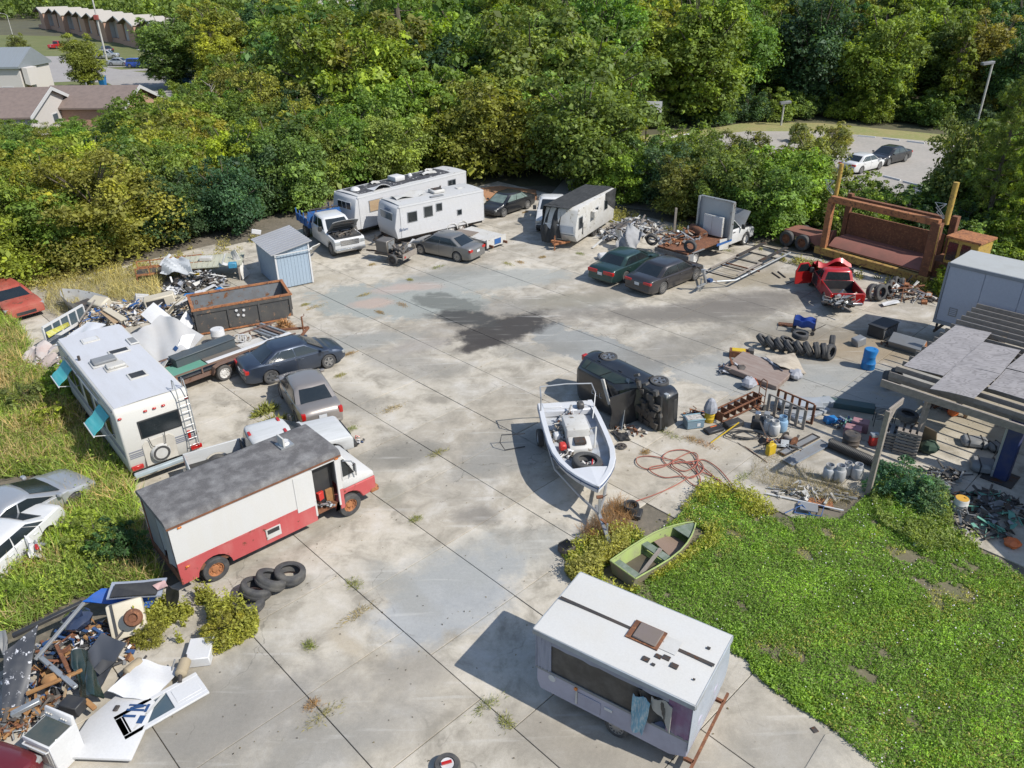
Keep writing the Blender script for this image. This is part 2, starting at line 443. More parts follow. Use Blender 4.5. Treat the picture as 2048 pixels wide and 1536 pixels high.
M_SOIL = ground_mat('forest_floor', (.085, .075, .045), (.11, .1, .05), (.06, .075, .03))
flat('ground', [(-3000, -300), (3000, -300), (3000, 5000), (-3000, 5000)], -.09, M_SOIL, 'brown and green soil under the trees')
M_DIRT = ground_mat('sandy_dirt', (.36, .31, .23), (.28, .23, .16), (.2, .17, .11), .3, 3)
P_GRASS = [(1120, 1110), (1180, 1085), (1250, 1060), (1300, 1078), (1350, 1040), (1410, 975), (1480, 992), (1530, 1035), (1680, 1040), (1740, 985), (1880, 1005), (1900, 1060), (1960, 1100), (2070, 1170), (2200, 1300), (2200, 1600), (1830, 1600), (1640, 1440), (1560, 1390), (1450, 1270), (1440, 1300), (1180, 1170)]
WG = [g(*p) for p in P_GRASS]
def inside(p, poly):
 c = False; n = len(poly)
 for i in range(n):
  a, b = poly[i], poly[i-1]
  if (a[1] > p[1]) != (b[1] > p[1]) and p[0] < (b[0]-a[0])*(p[1]-a[1])/(b[1]-a[1])+a[0]: c = not c
 return c
# the yard outline on the ground
P_YARD = [(-80, 640), (20, 585), (110, 560), (280, 545), (330, 500), (470, 490), (560, 465), (690, 440), (700, 385), (950, 365), (1060, 375), (1190, 420), (1240, 440), (1370, 445), (1480, 480), (1560, 505), (1690, 540), (1860, 570), (2100, 600), (2300, 800), (2300, 1100), (2100, 1170), (1900, 1080), (1740, 985), (1500, 985), (1410, 975), (1250, 1065), (1100, 1100), (1190, 1180), (1440, 1300), (1560, 1395), (1640, 1440), (1760, 1460), (1850, 1600), (1500, 1700), (600, 1760), (-60, 1700), (-60, 1420), (60, 1330), (330, 1180), (260, 1000), (170, 850), (110, 700), (-80, 690)]
WY = [g(*p) for p in P_YARD]
yard = thing('concrete_yard', 'stained pale concrete slabs of the salvage yard floor', None)
yard['kind'] = 'structure'
flat('slab_bedding', [g(-150, 640), g(110, 560), g(690, 385), g(1100, 370), g(1400, 440), g(2100, 590), g(2500, 900), g(2300, 1700), g(-200, 1760), g(-150, 1100)], -.05, ground_mat('dark_bedding', (.15, .13, .1), (.1, .09, .065), (.19, .16, .12), .4, 5), 'dark sandy earth in the slab joints')
VE = [-9.85, -6.8, -3.7, -.6, 2.45, 5.55, 8.55, 11.65, 14.78, 17.85, 20.55, 23.25, 26.8, 29.9, 33, 36.1, 39.2, 42.3, 45.4]
_slabs = {}
n_slab = 0
for iv in range(len(VE)-1):
 v0, v1 = VE[iv], VE[iv+1]
 off = 0.0 if 8 < v0 < 20 else (1.95 if v0 < 8 else 1.0)
 u = -52.6+off
 while u < 12:
  ln = 3.12
  cu, cv = u+ln/2, (v0+v1)/2
  c = GU*cu+GV*cv
  if n_slab < 299 and sum(inside(c+GU*a*ln*.33+GV*b_*(v1-v0)*.33, WY) for a in (-1, 1) for b_ in (-1, 1)) >= 2:
   key = round(v1-v0, 2)
   if key not in _slabs:
    b = MB(); b.bb(-ln/2+.011, ln/2-.011, -key/2+.011, key/2-.011, -.07, 0)
    _slabs[key] = b.mesh('concrete_slab', M_CONC, 0, .008)
   o = bpy.data.objects.new('concrete_slab', _slabs[key]); col.objects.link(o)
   rr = random.Random(n_slab)
   o.location = (c[0], c[1], rr.uniform(-.012, .0)); o.rotation_euler = (rr.uniform(-.0012, .0012), rr.uniform(-.0012, .0012), GA)
   adopt(o, yard); n_slab += 1
  u += ln
flat('grass_soil', WG, .006, ground_mat('lawn_soil', (.15, .125, .08), (.1, .11, .045), (.2, .17, .11), .6, 4), 'sandy soil under the weedy grass patch')
flat('driveway_apron', [g(1560, 1620), g(1650, 1470), g(1700, 1452), g(1760, 1480), g(1840, 1600)], .012, M_CONC, 'rounded end of pale concrete path in the grass')

# parking lot behind the hedge
M_LOT = ground_mat('lot_concrete', (.34, .31, .275), (.29, .27, .24), (.38, .35, .31), .2, 3, .1)
flat('parking_lot', [g(1095, 395), g(1180, 300), g(1490, 262), g(1640, 262), g(2060, 300), g(2300, 330), g(2300, 480), g(1990, 470), g(1700, 420), g(1300, 420)], -.03, M_LOT, 'pale concrete parking lot beyond the hedge')
M_VERGE = ground_mat('dry_verge', (.26, .23, .09), (.2, .22, .07), (.32, .27, .14), .3, 3)
flat('grass_verge', [g(1180, 300), g(1490, 262), g(1640, 262), g(2060, 300), g(2060, 285), g(1640, 245), g(1500, 243), g(1380, 262), g(1200, 278), g(1150, 310)], -.04, M_VERGE, 'strip of dry grass along the far edge of the lot')

# streets and lawns at the upper left
M_ASPH = ground_mat('pale_asphalt', (.3, .28, .26), (.27, .25, .24), (.34, .32, .3), .15, 2, .1)
M_LAWN = ground_mat('mown_lawn', (.10, .125, .03), (.14, .15, .045), (.17, .155, .07), .12, 2.5, .3)
flat('lawn', [g(-200, 215), g(-200, 65), g(480, 80), g(560, 140), g(420, 200), g(240, 240), g(60, 235)], -.06, M_LAWN, 'green lawns in front of the brick town houses')
flat('street', [g(-60, 112), g(130, 112), g(170, 128), g(250, 140), g(330, 150), g(420, 165), g(420, 195), g(270, 192), g(215, 165), g(150, 162), g(60, 166), g(-60, 170)], -.045, M_ASPH, 'pale asphalt street running past the town houses')
for i, (a, b) in enumerate((((215, 133), (310, 128)), ((235, 141), (330, 137)), ((260, 121), (330, 118)))):
 p, q = g(*a), g(*b)
 d = (q-p).normalized(); n = Vector((-d[1], d[0], 0))*1.7
 flat('driveway', [p-n, q-n, q+n, p+n], -.04, M_ASPH, 'concrete driveway strip between lawns')
flat('field', [g(380, 70), g(470, 34), g(600, 37), g(700, 46), g(760, 75), g(640, 90), g(540, 85)], -.05, ground_mat('dry_field', (.33, .27, .13), (.26, .24, .09), (.38, .32, .18), .06, .8), 'dry mown field beside the green metal hall')
flat('field_track', [g(480, 40), g(600, 34), g(622, 37), g(520, 46)], -.03, M_LOT, 'pale track beside the field')
flat('dirt_patch', [g(960, 376), g(1000, 372), g(1072, 380), g(1075, 400), g(1020, 412), g(975, 405)], .01, ground_mat('red_dirt', (.35, .17, .08), (.4, .22, .12), (.28, .14, .07), .5, 4), 'patch of bare reddish dirt by the treeline')

# ------------------------------------------------------------------ foliage
def leaf_mat(name, rough=.55, tr_=.35, ctint=(1.2, 1.15, .6)):
 mt = bpy.data.materials.new(name); mt.use_nodes = True
 nt = mt.node_tree; p = nt.nodes['Principled BSDF']; out = nt.nodes['Material Output']
 oi = nnode(nt, 'ShaderNodeObjectInfo')
 at = nnode(nt, 'ShaderNodeAttribute', attribute_name='tint')
 hu = nnode(nt, 'ShaderNodeHueSaturation')
 mr = nnode(nt, 'ShaderNodeMapRange'); mr.inputs[3].default_value = .45; mr.inputs[4].default_value = 1.55; L(nt, at.outputs['Fac'], mr.inputs[0])
 sc_ = nnode(nt, 'ShaderNodeVectorMath', operation='SCALE'); L(nt, oi.outputs['Color'], sc_.inputs[0]); L(nt, mr.outputs[0], sc_.inputs['Scale'])
 warm = nnode(nt, 'ShaderNodeVectorMath', operation='MULTIPLY'); L(nt, sc_.outputs[0], warm.inputs[0]); warm.inputs[1].default_value = ctint
 cur = mixc(nt, ramp(nt, at.outputs['Fac'], .55, .95), sc_.outputs[0], warm.outputs[0])
 L(nt, cur, hu.inputs['Color'])
 h2 = nnode(nt, 'ShaderNodeMapRange'); h2.inputs[3].default_value = .485; h2.inputs[4].default_value = .515; L(nt, oi.outputs['Random'], h2.inputs[0]); L(nt, h2.outputs[0], hu.inputs['Hue'])
 L(nt, hu.outputs[0], p.inputs['Base Color'])
 p.inputs['Roughness'].default_value = rough
 p.inputs['Specular IOR Level'].default_value = .3
 tl = nnode(nt, 'ShaderNodeBsdfTranslucent')
 t2 = nnode(nt, 'ShaderNodeVectorMath', operation='MULTIPLY'); L(nt, hu.outputs[0], t2.inputs[0]); t2.inputs[1].default_value = (1.5, 1.4, .5)
 L(nt, t2.outputs[0], tl.inputs['Color'])
 ms = nnode(nt, 'ShaderNodeMixShader'); ms.inputs[0].default_value = tr_
 L(nt, p.outputs[0], ms.inputs[1]); L(nt, tl.outputs[0], ms.inputs[2]); L(nt, ms.outputs[0], out.inputs['Surface'])
 return mt
M_LEAF = leaf_mat('leaves')
M_DRY = leaf_mat('dry_stalks', .8, .2, (1.1, .95, .75))
M_BARK = mat('bark', (.13, .105, .08), rough=.9, dirt=.7, dc=(.06, .05, .04), s=3, stretch=(3, 3, .5), bump=.6, bs=12)
M_BARKP = mat('pale_bark', (.3, .27, .23), rough=.9, dirt=.6, dc=(.14, .12, .1), s=3, stretch=(3, 3, .5), bump=.5, bs=12)

def unit(a):
 return a/np.maximum(np.linalg.norm(a, axis=1, keepdims=True), 1e-9)
def leaf_mesh(name, P, size, nrm, tint, mats, aspect=.55, rng=RNG, dirn=None):
 """diamond leaf faces centred at P, facing nrm"""
 N = len(P)
 r = unit(rng.normal(size=(N, 3))) if dirn is None else dirn
 nrm = unit(nrm)
 a = unit(r-nrm*(r*nrm).sum(1, keepdims=True)); b = np.cross(nrm, a)
 s = size[:, None]
 fold = nrm*s*.12
 V = np.stack([P-a*s*.5, P+b*s*.5*aspect+fold, P+a*s*.5, P-b*s*.5*aspect+fold], 1).reshape(-1, 3)
 me = bpy.data.meshes.new(name)
 me.vertices.add(4*N); me.loops.add(4*N); me.polygons.add(N)
 me.vertices.foreach_set('co', V.astype(np.float32).ravel())
 me.loops.foreach_set('vertex_index', np.arange(4*N, dtype=np.int32))
 me.polygons.foreach_set('loop_start', np.arange(0, 4*N, 4, dtype=np.int32))
 me.materials.append(mats)
 t = me.attributes.new('tint', 'FLOAT', 'FACE'); t.data.foreach_set('value', np.clip(tint, 0, 1).astype(np.float32))
 me.update()
 return me

def crown_points(lobes, n, rng, fill=.22, squash=.8):
 """leaf positions on and inside a set of lobes (cx,cy,cz,r): returns P, outward normals, tint base"""
 ar = np.array([l[3]**2 for l in lobes]); ar = ar/ar.sum()
 idx = rng.choice(len(lobes), n, p=ar)
 Lb = np.array(lobes)[idx]
 d = unit(rng.normal(size=(n, 3))); d[:, 2] = np.where(d[:, 2] < -.35, -d[:, 2], d[:, 2])
 rr = np.where(rng.random(n) < fill, rng.uniform(.3, .85, n), rng.normal(.96, .15, n))
 # bumpy shell: sprays of leaves that stick out
 k = np.sin(d[:, 0]*7+idx*3.1)*np.sin(d[:, 1]*6+idx*1.7)*np.sin(d[:, 2]*8+idx)
 rr = rr*(1+.22*k)
 P = Lb[:, :3]+d*(Lb[:, 3]*rr)[:, None]*np.array([1, 1, squash])
 lt = rng.random(len(lobes))[idx]
 return P, d, lt, idx

def mk_crown(seed, H, W, nl, n, leaf, z0=.15, shape='round', fill=.22, squash=.85):
 rng = np.random.default_rng(seed)
 lobes = []
 for i in range(nl):
  t = (i+.5)/nl
  z = H*(z0+(1-z0)*t**.8*.95)
  if shape == 'round': env = math.sin(math.pi*min(1, .18+t*.80))**.6
  elif shape == 'cone': env = (1.02-t)**.75
  else: env = .55+.45*math.sin(math.pi*t)
  r = W*.5*env*rng.uniform(.24, .5)
  th = i*2.4+rng.uniform(-.4, .4); q = W*.5*env*rng.uniform(.25, .98)
  lobes.append((q*math.cos(th), q*math.sin(th), max(r*.6, z-r*squash), r))
 for i in range(nl):                     # sprays that break the outline
  t = rng.uniform(.1, 1.0); z = H*(z0+(1-z0)*t)
  env = math.sin(math.pi*min(1, .18+t*.80))**.6 if shape == 'round' else (1.02-t)**.75 if shape == 'cone' else .55+.45*math.sin(math.pi*t)
  th = rng.uniform(0, 6.28); r = W*rng.uniform(.045, .10); q = W*.5*env*rng.uniform(.8, 1.12)
  lobes.append((q*math.cos(th), q*math.sin(th), max(r, z+H*.05*rng.random()), r))
 P, d, lt, idx = crown_points(lobes, n, rng, fill, squash)
 P[:, 2] = np.maximum(P[:, 2], .05)
 nrm = d*.7+rng.normal(size=(n, 3))*.55+np.array([0, 0, .45])
 sz = leaf*rng.lognormal(-.05, .42, n)
 tint = np.clip(.42+(lt-.5)*.5+rng.normal(0, .17, n), 0, 1)
 me = leaf_mesh('crown', P, sz, nrm, tint, M_LEAF, .6, rng)
 # trunk with limbs to the lobes
 b = MB()
 top = H*.7
 lean = rng.uniform(-.04, .04, 2)
 pts = [(lean[0]*top*k+.04*H*math.sin(k*5+seed)*k*.3, lean[1]*top*k, top*k) for k in (0, .25, .5, .75, 1)]
 r0 = .02*H+.03
 b.tube(pts, [r0*1.25, r0, r0*.8, r0*.55, r0*.25], 7)
 for lb in lobes[::2]:
  z = min(top*.9, max(.15*H, lb[2]*.55)); k = z/top
  p0 = Vector((lean[0]*z, lean[1]*z, z)); p1 = Vector(lb[:3])
  b.tube([p0, (p0+p1)/2+Vector((0, 0, .08*H*.3)), p1], [r0*.45*(1-k*.4), r0*.3, r0*.12], 5)
 return me, b.mesh('trunk', M_BARK)

def mk_pine(seed, H, bare=.45):
 rng = np.random.default_rng(seed)
 b = MB(); r0 = .013*H+.06
 pts = [(.015*H*math.sin(k*3+seed), .012*H*math.sin(k*4+seed*2), H*k*.97) for k in np.linspace(0, 1, 8)]
 b.tube(pts, [r0*(1.2-k*.95) for k in np.linspace(0, 1, 8)], 8)
 Ps, Ds, Ts = [], [], []
 nb = 46
 for i in range(nb):
  k = bare+(1-bare)*(i/nb)**.9
  z = H*k; th = i*2.4+rng.uniform(-.3, .3)
  ln = (1-(k-bare)/(1-bare))**.6*H*.2+.5
  ln *= rng.uniform(.6, 1.15)
  base = Vector((.015*H*math.sin(k*3+seed), .012*H*math.sin(k*4+seed*2), z))
  tip = base+Vector((math.cos(th)*ln, math.sin(th)*ln, ln*rng.uniform(.05, .45)))
  mid = (base+tip)/2+Vector((0, 0, -.08*ln))
  b.tube([base, mid, tip], [.05, .035, .012], 4)
  nt_ = 5+int(ln*2)
  for j in range(nt_):
   f = .35+.65*j/max(1, nt_-1)
   c = base.lerp(tip, f)+Vector(rng.normal(0, .22, 3))
   N = 46
   dd = unit(rng.normal(size=(N, 3))+np.array([math.cos(th)*.4, math.sin(th)*.4, .75]))
   Lh = rng.uniform(.3, .5, N)
   Ps.append(np.array(c)+dd*(Lh*.5)[:, None]); Ds.append(np.c_[dd, Lh]); Ts.append(np.clip(rng.normal(.5, .18, N)+rng.uniform(-.15, .15), 0, 1))
 P = np.concatenate(Ps); D = np.concatenate(Ds); T = np.concatenate(Ts)
 nr = rng.normal(size=P.shape)
 me = leaf_mesh('crown', P, D[:, 3], nr, T, M_LEAF, .13, rng, D[:, :3])
 return me, b.mesh('trunk', M_BARK)

def mk_snag(seed, H):
 """dead vine-draped stem with grey twigs"""
 rng = np.random.default_rng(seed)
 b = MB()
 b.tube([(0, 0, 0), (.1, 0, H*.4), (.05, .1, H*.75), (.2, .1, H)], [.16, .13, .09, .03], 7)
 n = 0
 for i in range(26):
  z = H*rng.uniform(.3, .98); th = rng.uniform(0, 6.28); ln = rng.uniform(.5, 2.0)*(1.1-z/H*.5)
  p0 = Vector((.08, .05, z)); p1 = p0+Vector((math.cos(th)*ln*.6, math.sin(th)*ln*.6, ln*.55)); p2 = p1+Vector((math.cos(th+.5)*ln*.4, math.sin(th+.5)*ln*.4, ln*rng.uniform(-.1, .4)))
  b.tube([p0, p1, p2], [.045, .03, .012], 4)
 N = 2600
 z = rng.uniform(.1, .85, N)*H
 a = rng.uniform(0, 6.28, N); rr = .25+rng.random(N)**1.5*(.9-.5*z/H)
 P = np.c_[np.cos(a)*rr, np.sin(a)*rr, z]
 me = leaf_mesh('crown', P, rng.uniform(.1, .26, N), rng.normal(size=(N, 3)), rng.uniform(0, .8, N), M_DRY, .3, rng, unit(rng.normal(size=(N, 3))*.5+np.array([0, 0, -1])))
 return me, b.mesh('trunk', M_BARKP)

PROTO = {}
def proto(key):
 if key in PROTO: return PROTO[key]
 k, i = key
 if k == 'bush': r = mk_crown(100+i, 3.0, 3.8, 22, 10000, .14, .03, 'round')
 elif k == 'thicket': r = mk_crown(200+i, 6.0, 6.0, 38, 19000, .19, .04, 'oval', .25)
 elif k == 'willow': r = mk_crown(300+i, 6.0, 6.6, 42, 26000, .15, .02, 'round', .3)
 elif k == 'tall': r = mk_crown(400+i, 13.0, 8.0, 54, 25000, .28, .07, 'oval', .22)
 elif k == 'spire': r = mk_crown(500+i, 13.0, 6.0, 44, 20000, .27, .06, 'cone', .22)
 elif k == 'pine': r = mk_pine(600+i, 18.0, .42)
 elif k == 'lowpine': r = mk_pine(650+i, 12.0, .2)
 elif k == 'snag': r = mk_snag(700+i, 7.0)
 PROTO[key] = r
 return r
BASEH = {'bush': 3.0, 'thicket': 6.0, 'willow': 6.0, 'tall': 13.0, 'spire': 13.0, 'pine': 18.0, 'lowpine': 12.0, 'snag': 7.0}
NV = {'bush': 3, 'thicket': 4, 'willow': 2, 'tall': 4, 'spire': 2, 'pine': 2, 'lowpine': 2, 'snag': 2}
GREEN = (.15, .235, .055); MID = (.19, .28, .05); YEL = (.29, .325, .055); DARK = (.075, .14, .055); OLIVE = (.22, .245, .06); LIME = (.27, .38, .05); RUSTY = (.27, .3, .07); BLUEG = (.11, .205, .085); PINEC = (.2, .29, .06); BROWN = (.26, .2, .12)
LAND = [(555, 515, 'the metal shed'), (470, 600, 'the dumpster'), (610, 450, 'the blue stake truck'), (700, 420, 'the long trailer end'), (800, 370, 'the trailer roof vents'), (930, 345, 'the trailer far ends'), (1005, 400, 'the wrecked sedan'), (1100, 380, 'the white pickup'), (1180, 400, 'the draped caravan'), (1260, 430, 'the scrap heap'), (1348, 430, 'the lone post'), (1440, 430, 'the grey bulkhead'), (1560, 480, 'the rusty wheels'), (1690, 350, 'the left mast'), (1910, 400, 'the right mast'), (40, 590, 'the red old car'), (340, 530, 'the crushed camper top'), (430, 520, 'the green table roof'), (120, 530, 'the weedy clearing'), (30, 240, 'the low house'), (210, 210, 'the blue bins'), (300, 110, 'the town houses'), (640, 110, 'the grey shingle roof'), (700, 190, 'the brick house'), (800, 130, 'the tallest pine'), (900, 150, 'the broken pine'), (1060, 120, 'the bushy pine'), (1300, 230, 'the basketball goal'), (1252, 280, 'the litter bin'), (1562, 230, 'the square lamp'), (1720, 270, 'the wheel stops'), (1775, 310, 'the lot sedan'), (1950, 180, 'the far square lamp'), (2040, 280, 'the right edge pine'), (1400, 120, 'the goal, high up'), (1850, 120, 'the lot, high up'), (1150, 200, 'the pines, right side'), (480, 300, 'the thicket centre'), (300, 380, 'the thicket slope'), (150, 380, 'the left thicket slope'), (560, 350, 'the dark gap'), (700, 300, 'the wood slope'), (860, 280, 'the pine foot')]
n_tree = [0]
def tree(kind, loc, H, c, label, group, cat='tree', wide=1.0, name=None):
 v = n_tree[0]; n_tree[0] += 1
 rr = random.Random(v*7+3)
 me, tk = proto((kind, v % NV[kind]))
 t = thing(name or {'bush': 'bush', 'pine': 'pine_tree', 'lowpine': 'pine_tree', 'snag': 'dead_tree', 'thicket': 'young_tree', 'willow': 'bushy_tree'}.get(kind, 'tall_tree'), label, cat, loc, rr.uniform(0, 6.28), group)
 s = H/BASEH[kind]
 t.scale = (s*wide, s*wide, s)
 for nm, d in (('crown', me), ('trunk', tk)):
  o = bpy.data.objects.new(nm, d); col.objects.link(o); adopt(o, t)
  if nm == 'crown':
   j = rr.uniform(.82, 1.2)
   o.color = (c[0]*j*rr.uniform(.9, 1.12), c[1]*j, c[2]*j*rr.uniform(.8, 1.2), 1)
 return t

def scatter(poly, dist, fn, seed, zlev=-.08):
 """dart-throwing over a polygon given by ground points; fn(loc, rnd) plants one"""
 W = [g(*p) for p in poly]
 x0, x1 = min(p[0] for p in W), max(p[0] for p in W); y0, y1 = min(p[1] for p in W), max(p[1] for p in W)
 rr = random.Random(seed); pts = []; miss = 0
 while miss < 500:
  p = (rr.uniform(x0, x1), rr.uniform(y0, y1))
  if not inside(p, W) or any((p[0]-q[0])**2+(p[1]-q[1])**2 < dist*dist for q in pts): miss += 1; continue
  pts.append(p); miss = 0
  fn(Vector((p[0], p[1], zlev)), rr)
 return len(pts)

def pick(rr, opts):
 s = sum(o[0] for o in opts); r = rr.random()*s
 for o in opts:
  r -= o[0]
  if r <= 0: return o
 return opts[-1]
NAMEC = {GREEN: 'mid green', MID: 'fresh green', YEL: 'yellow-green', DARK: 'dark green', OLIVE: 'olive green', LIME: 'bright lime green', RUSTY: 'rusty yellow', BLUEG: 'bluish green', PINEC: 'long-needled', BROWN: 'withered brown'}

SEEN = {}
def planter(opts, where, hfun):
 def f(loc, rr):
  o = pick(rr, opts)
  kind, c = o[1], o[2]
  H = hfun(loc, rr)*(o[3] if len(o) > 3 else 1)
  noun = {'bush': 'bush', 'thicket': 'young tree', 'willow': 'fine-leaved tree', 'tall': 'broadleaf tree', 'spire': 'narrow tree', 'pine': 'pine', 'lowpine': 'young pine', 'snag': 'vine-draped dead tree'}[kind]
  q = pix((loc[0], loc[1], H*.6)); l = min(LAND, key=lambda k: (k[0]-q[0])**2+(1.6*(k[1]-q[1]))**2)
  dx, dy = q[0]-l[0], q[1]-l[1]
  far_ = math.hypot(dx, dy)
  rel = ('just ' if far_ < 45 else '' if far_ < 100 else 'well ')+('left of' if dx < -abs(dy) else 'right of' if dx > abs(dy) else 'behind' if dy < 0 else 'in front of')
  lab = '%s%s %s %s %s' % ({'bush': '', 'snag': ''}.get(kind, 'big ' if H > hfun.hi else 'small ' if H < hfun.lo else ''), NAMEC[c], noun, rel, l[2])
  grp = '%s %ss %s' % (NAMEC[c], noun, where)
  SEEN[lab] = SEEN.get(lab, 0)+1
  tree(kind, loc, H, c, lab, grp, 'bush' if kind == 'bush' else 'tree', rr.uniform(.9, 1.2))
 hs = sorted(hfun(Vector((20, 300, 0)), random.Random(k)) for k in range(60)); hfun.lo, hfun.hi = hs[20], hs[40]
 return f
# left thicket: from the yard edge back to the roofs
EDGE_L = [(-60, 590), (0, 560), (90, 545), (270, 518), (330, 490), (470, 468), (520, 436), (690, 402)]
scatter(EDGE_L+[(665, 330), (430, 300), (240, 300), (40, 310), (-60, 330)], 2.5,
  planter([(4, 'willow', YEL), (3, 'thicket', MID), (2, 'thicket', GREEN), (2, 'willow', OLIVE), (.5, 'thicket', LIME), (.6, 'thicket', DARK)], 'at the left yard edge', lambda p, r: r.uniform(4.2, 6.4) if pix(p)[0] > 260 or p[1] < 58 else r.uniform(2.4, 3.6)), 3)
scatter([(-40, 322), (40, 305), (240, 298), (430, 298), (660, 328), (700, 380), (950, 352), (940, 280), (700, 215), (560, 195), (430, 215), (330, 250), (230, 275), (60, 290)], 4.0,
  planter([(3, 'thicket', GREEN), (3, 'thicket', MID), (2, 'willow', YEL), (1.4, 'thicket', OLIVE), (1, 'thicket', DARK), (.8, 'thicket', RUSTY), (.4, 'snag', BROWN, 1.0)], 'behind the white trailers', lambda p, r: r.uniform(5.5, 8.0) if pix(p)[0] > 440 else r.uniform(3.4, 4.8) if pix(p)[0] > 300 else r.uniform(2.6, 3.6)), 5)
# middle: behind the trailers up to the pines
scatter([(690, 330), (940, 350), (1060, 362), (1180, 392), (1190, 300), (1150, 285), (1000, 255), (820, 190), (700, 160), (600, 190)], 4.0,
  planter([(3, 'thicket', MID), (2, 'thicket', GREEN), (1.5, 'thicket', OLIVE), (1.2, 'thicket', RUSTY), (1, 'thicket', LIME), (1, 'thicket', DARK), (.8, 'snag', BROWN)], 'beyond the wrecked black sedan', lambda p, r: r.uniform(6.0, 8.5) if p[1] < 78 else r.uniform(8.5, 13)), 8)
# hedge between the yard and the parking lot
scatter([(1190, 400), (1300, 424), (1480, 462), (1560, 486), (1600, 488), (1620, 415), (1480, 395), (1300, 370), (1200, 352)], 2.7,
  planter([(3, 'thicket', MID), (3, 'thicket', GREEN), (1.5, 'thicket', DARK), (1, 'thicket', OLIVE), (1.2, 'thicket', LIME), (.8, 'thicket', BLUEG)], 'in the hedge before the parking lot', lambda p, r: r.uniform(4.6, 5.9) if p[0] > 13 else r.uniform(3.8, 4.8)), 13)
scatter([(1660, 480), (1900, 520), (2090, 540), (2090, 475), (1900, 452), (1700, 428)], 2.0,
  planter([(3, 'bush', MID), (3, 'bush', GREEN), (1.5, 'bush', DARK), (1, 'bush', LIME)], 'behind the rusty yellow trailer', lambda p, r: r.uniform(2.4, 3.2)), 14)
# tall wood beyond the lot
scatter([(1150, 270), (1380, 250), (1500, 236), (1640, 233), (2060, 262), (2160, 262), (2130, 200), (2100, 150), (1500, 120), (1100, 125), (960, 160), (1000, 230)], 5.2,
  planter([(3, 'tall', GREEN), (3, 'tall', MID), (2, 'tall', OLIVE), (1.2, 'tall', DARK), (.9, 'tall', RUSTY), (1.3, 'spire', MID), (1, 'tall', YEL), (.4, 'lowpine', PINEC), (.4, 'snag', BROWN, .9)], 'beyond the parking lot', lambda p, r: r.uniform(9, 15)), 21)
scatter([(1150, 272), (1380, 252), (1500, 240), (1640, 237), (2060, 266), (2060, 254), (1640, 226), (1500, 230), (1380, 240), (1150, 258)], 2.8,
  planter([(3, 'bush', GREEN), (2, 'bush', MID), (1.5, 'bush', DARK), (1, 'bush', OLIVE)], 'at the foot of the tall wood', lambda p, r: r.uniform(2.5, 4.5)), 23)
# trees around the roofs at the upper left
scatter([(440, 205), (600, 185), (700, 150), (900, 180), (930, 120), (860, 80), (700, 92), (600, 130), (450, 125), (400, 150)], 6.5,
  planter([(3, 'tall', GREEN), (2, 'tall', MID), (2, 'tall', YEL), (1, 'tall', OLIVE), (1, 'tall', DARK), (.7, 'lowpine', PINEC)], 'around the shingled house roofs', lambda p, r: r.uniform(8, 12.5)), 31)
# single trees one can point to
def one(kind, px, py, top, c, label, wide=1.0, name=None, cat='tree'):
 b = g(px, py, -.08)
 return tree(kind, b, hgt(b, top), c, label, None, cat, wide, name)
tree('pine', g(806, 232, -.08), 27, PINEC, 'tallest pine with a long bare trunk rising out of the picture', None)
tree('pine', g(893, 195, -.08), 23, PINEC, 'pine with a pale broken trunk right of the tallest pine', None)
tree('lowpine', g(1032, 235, -.08), 19, PINEC, 'big bushy pine with bright needle tufts above the caravan', None, 'tree', 1.15)
tree('lowpine', g(1075, 262, -.08), 15, PINEC, 'smaller pine at the right of the big bushy pine', None, 'tree', 1.1)
tree('pine', g(970, 170, -.08), 22, PINEC, 'slim pine left of the big bushy pine', None)
one('tall', 178, 178, 72, OLIVE, 'round street tree standing on the lawn by two blue bins', 1.25, 'street_tree')
one('tall', 48, 133, 68, OLIVE, 'thin-crowned street tree by the far bend of the street', 1.0, 'street_tree')
one('tall', 350, 178, 30, GREEN, 'dark green tree in front of the last town house', 1.3, 'street_tree')
one('tall', 400, 150, 20, GREEN, 'tall dark tree right of the town houses by the lamp', 1.3, 'street_tree')
one('tall', 450, 190, 55, YEL, 'yellow-green tree left of the shingled roofs', 1.1)
one('bush', 1600, 285, 248, RUSTY, 'feathery bush with rusty seed heads left end of the lot', 1.0, 'bush', 'bush')
one('bush', 1675, 290, 245, RUSTY, 'feathery bush with rusty seed heads at the lot edge', 1.0, 'bush', 'bush')
one('thicket', 1900, 455, 235, OLIVE, 'ragged tree leaning over the lot beside the right yellow mast', .72)
one('lowpine', 2045, 520, 180, PINEC, 'pine at the right edge behind the grey box trailer', .9)
one('thicket', 1985, 475, 260, GREEN, 'green tree between the ragged tree and the right edge pine', 1.0)
one('lowpine', 1960, 500, 150, PINEC, 'dark pine behind the operator cab at the right', .8)
one('thicket', 1945, 468, 300, GREEN, 'green tree hiding the right end of the lot', .9)
one('thicket', 2010, 400, 250, MID, 'tree at the right edge beyond the lot corner', 1.1)
one('bush', 1893, 590, 535, LIME, 'bright green shrub between the box trailer and the rusty trailer', .8, 'bush', 'bush')
one('bush', 1800, 990, 925, BLUEG, 'round bush at the foot of the timber post', 1.15, 'bush', 'bush')
one('bush', 1850, 1010, 960, BLUEG, 'lower bush right of the round one by the post', 1.3, 'bush', 'bush')
print('trees', n_tree[0])

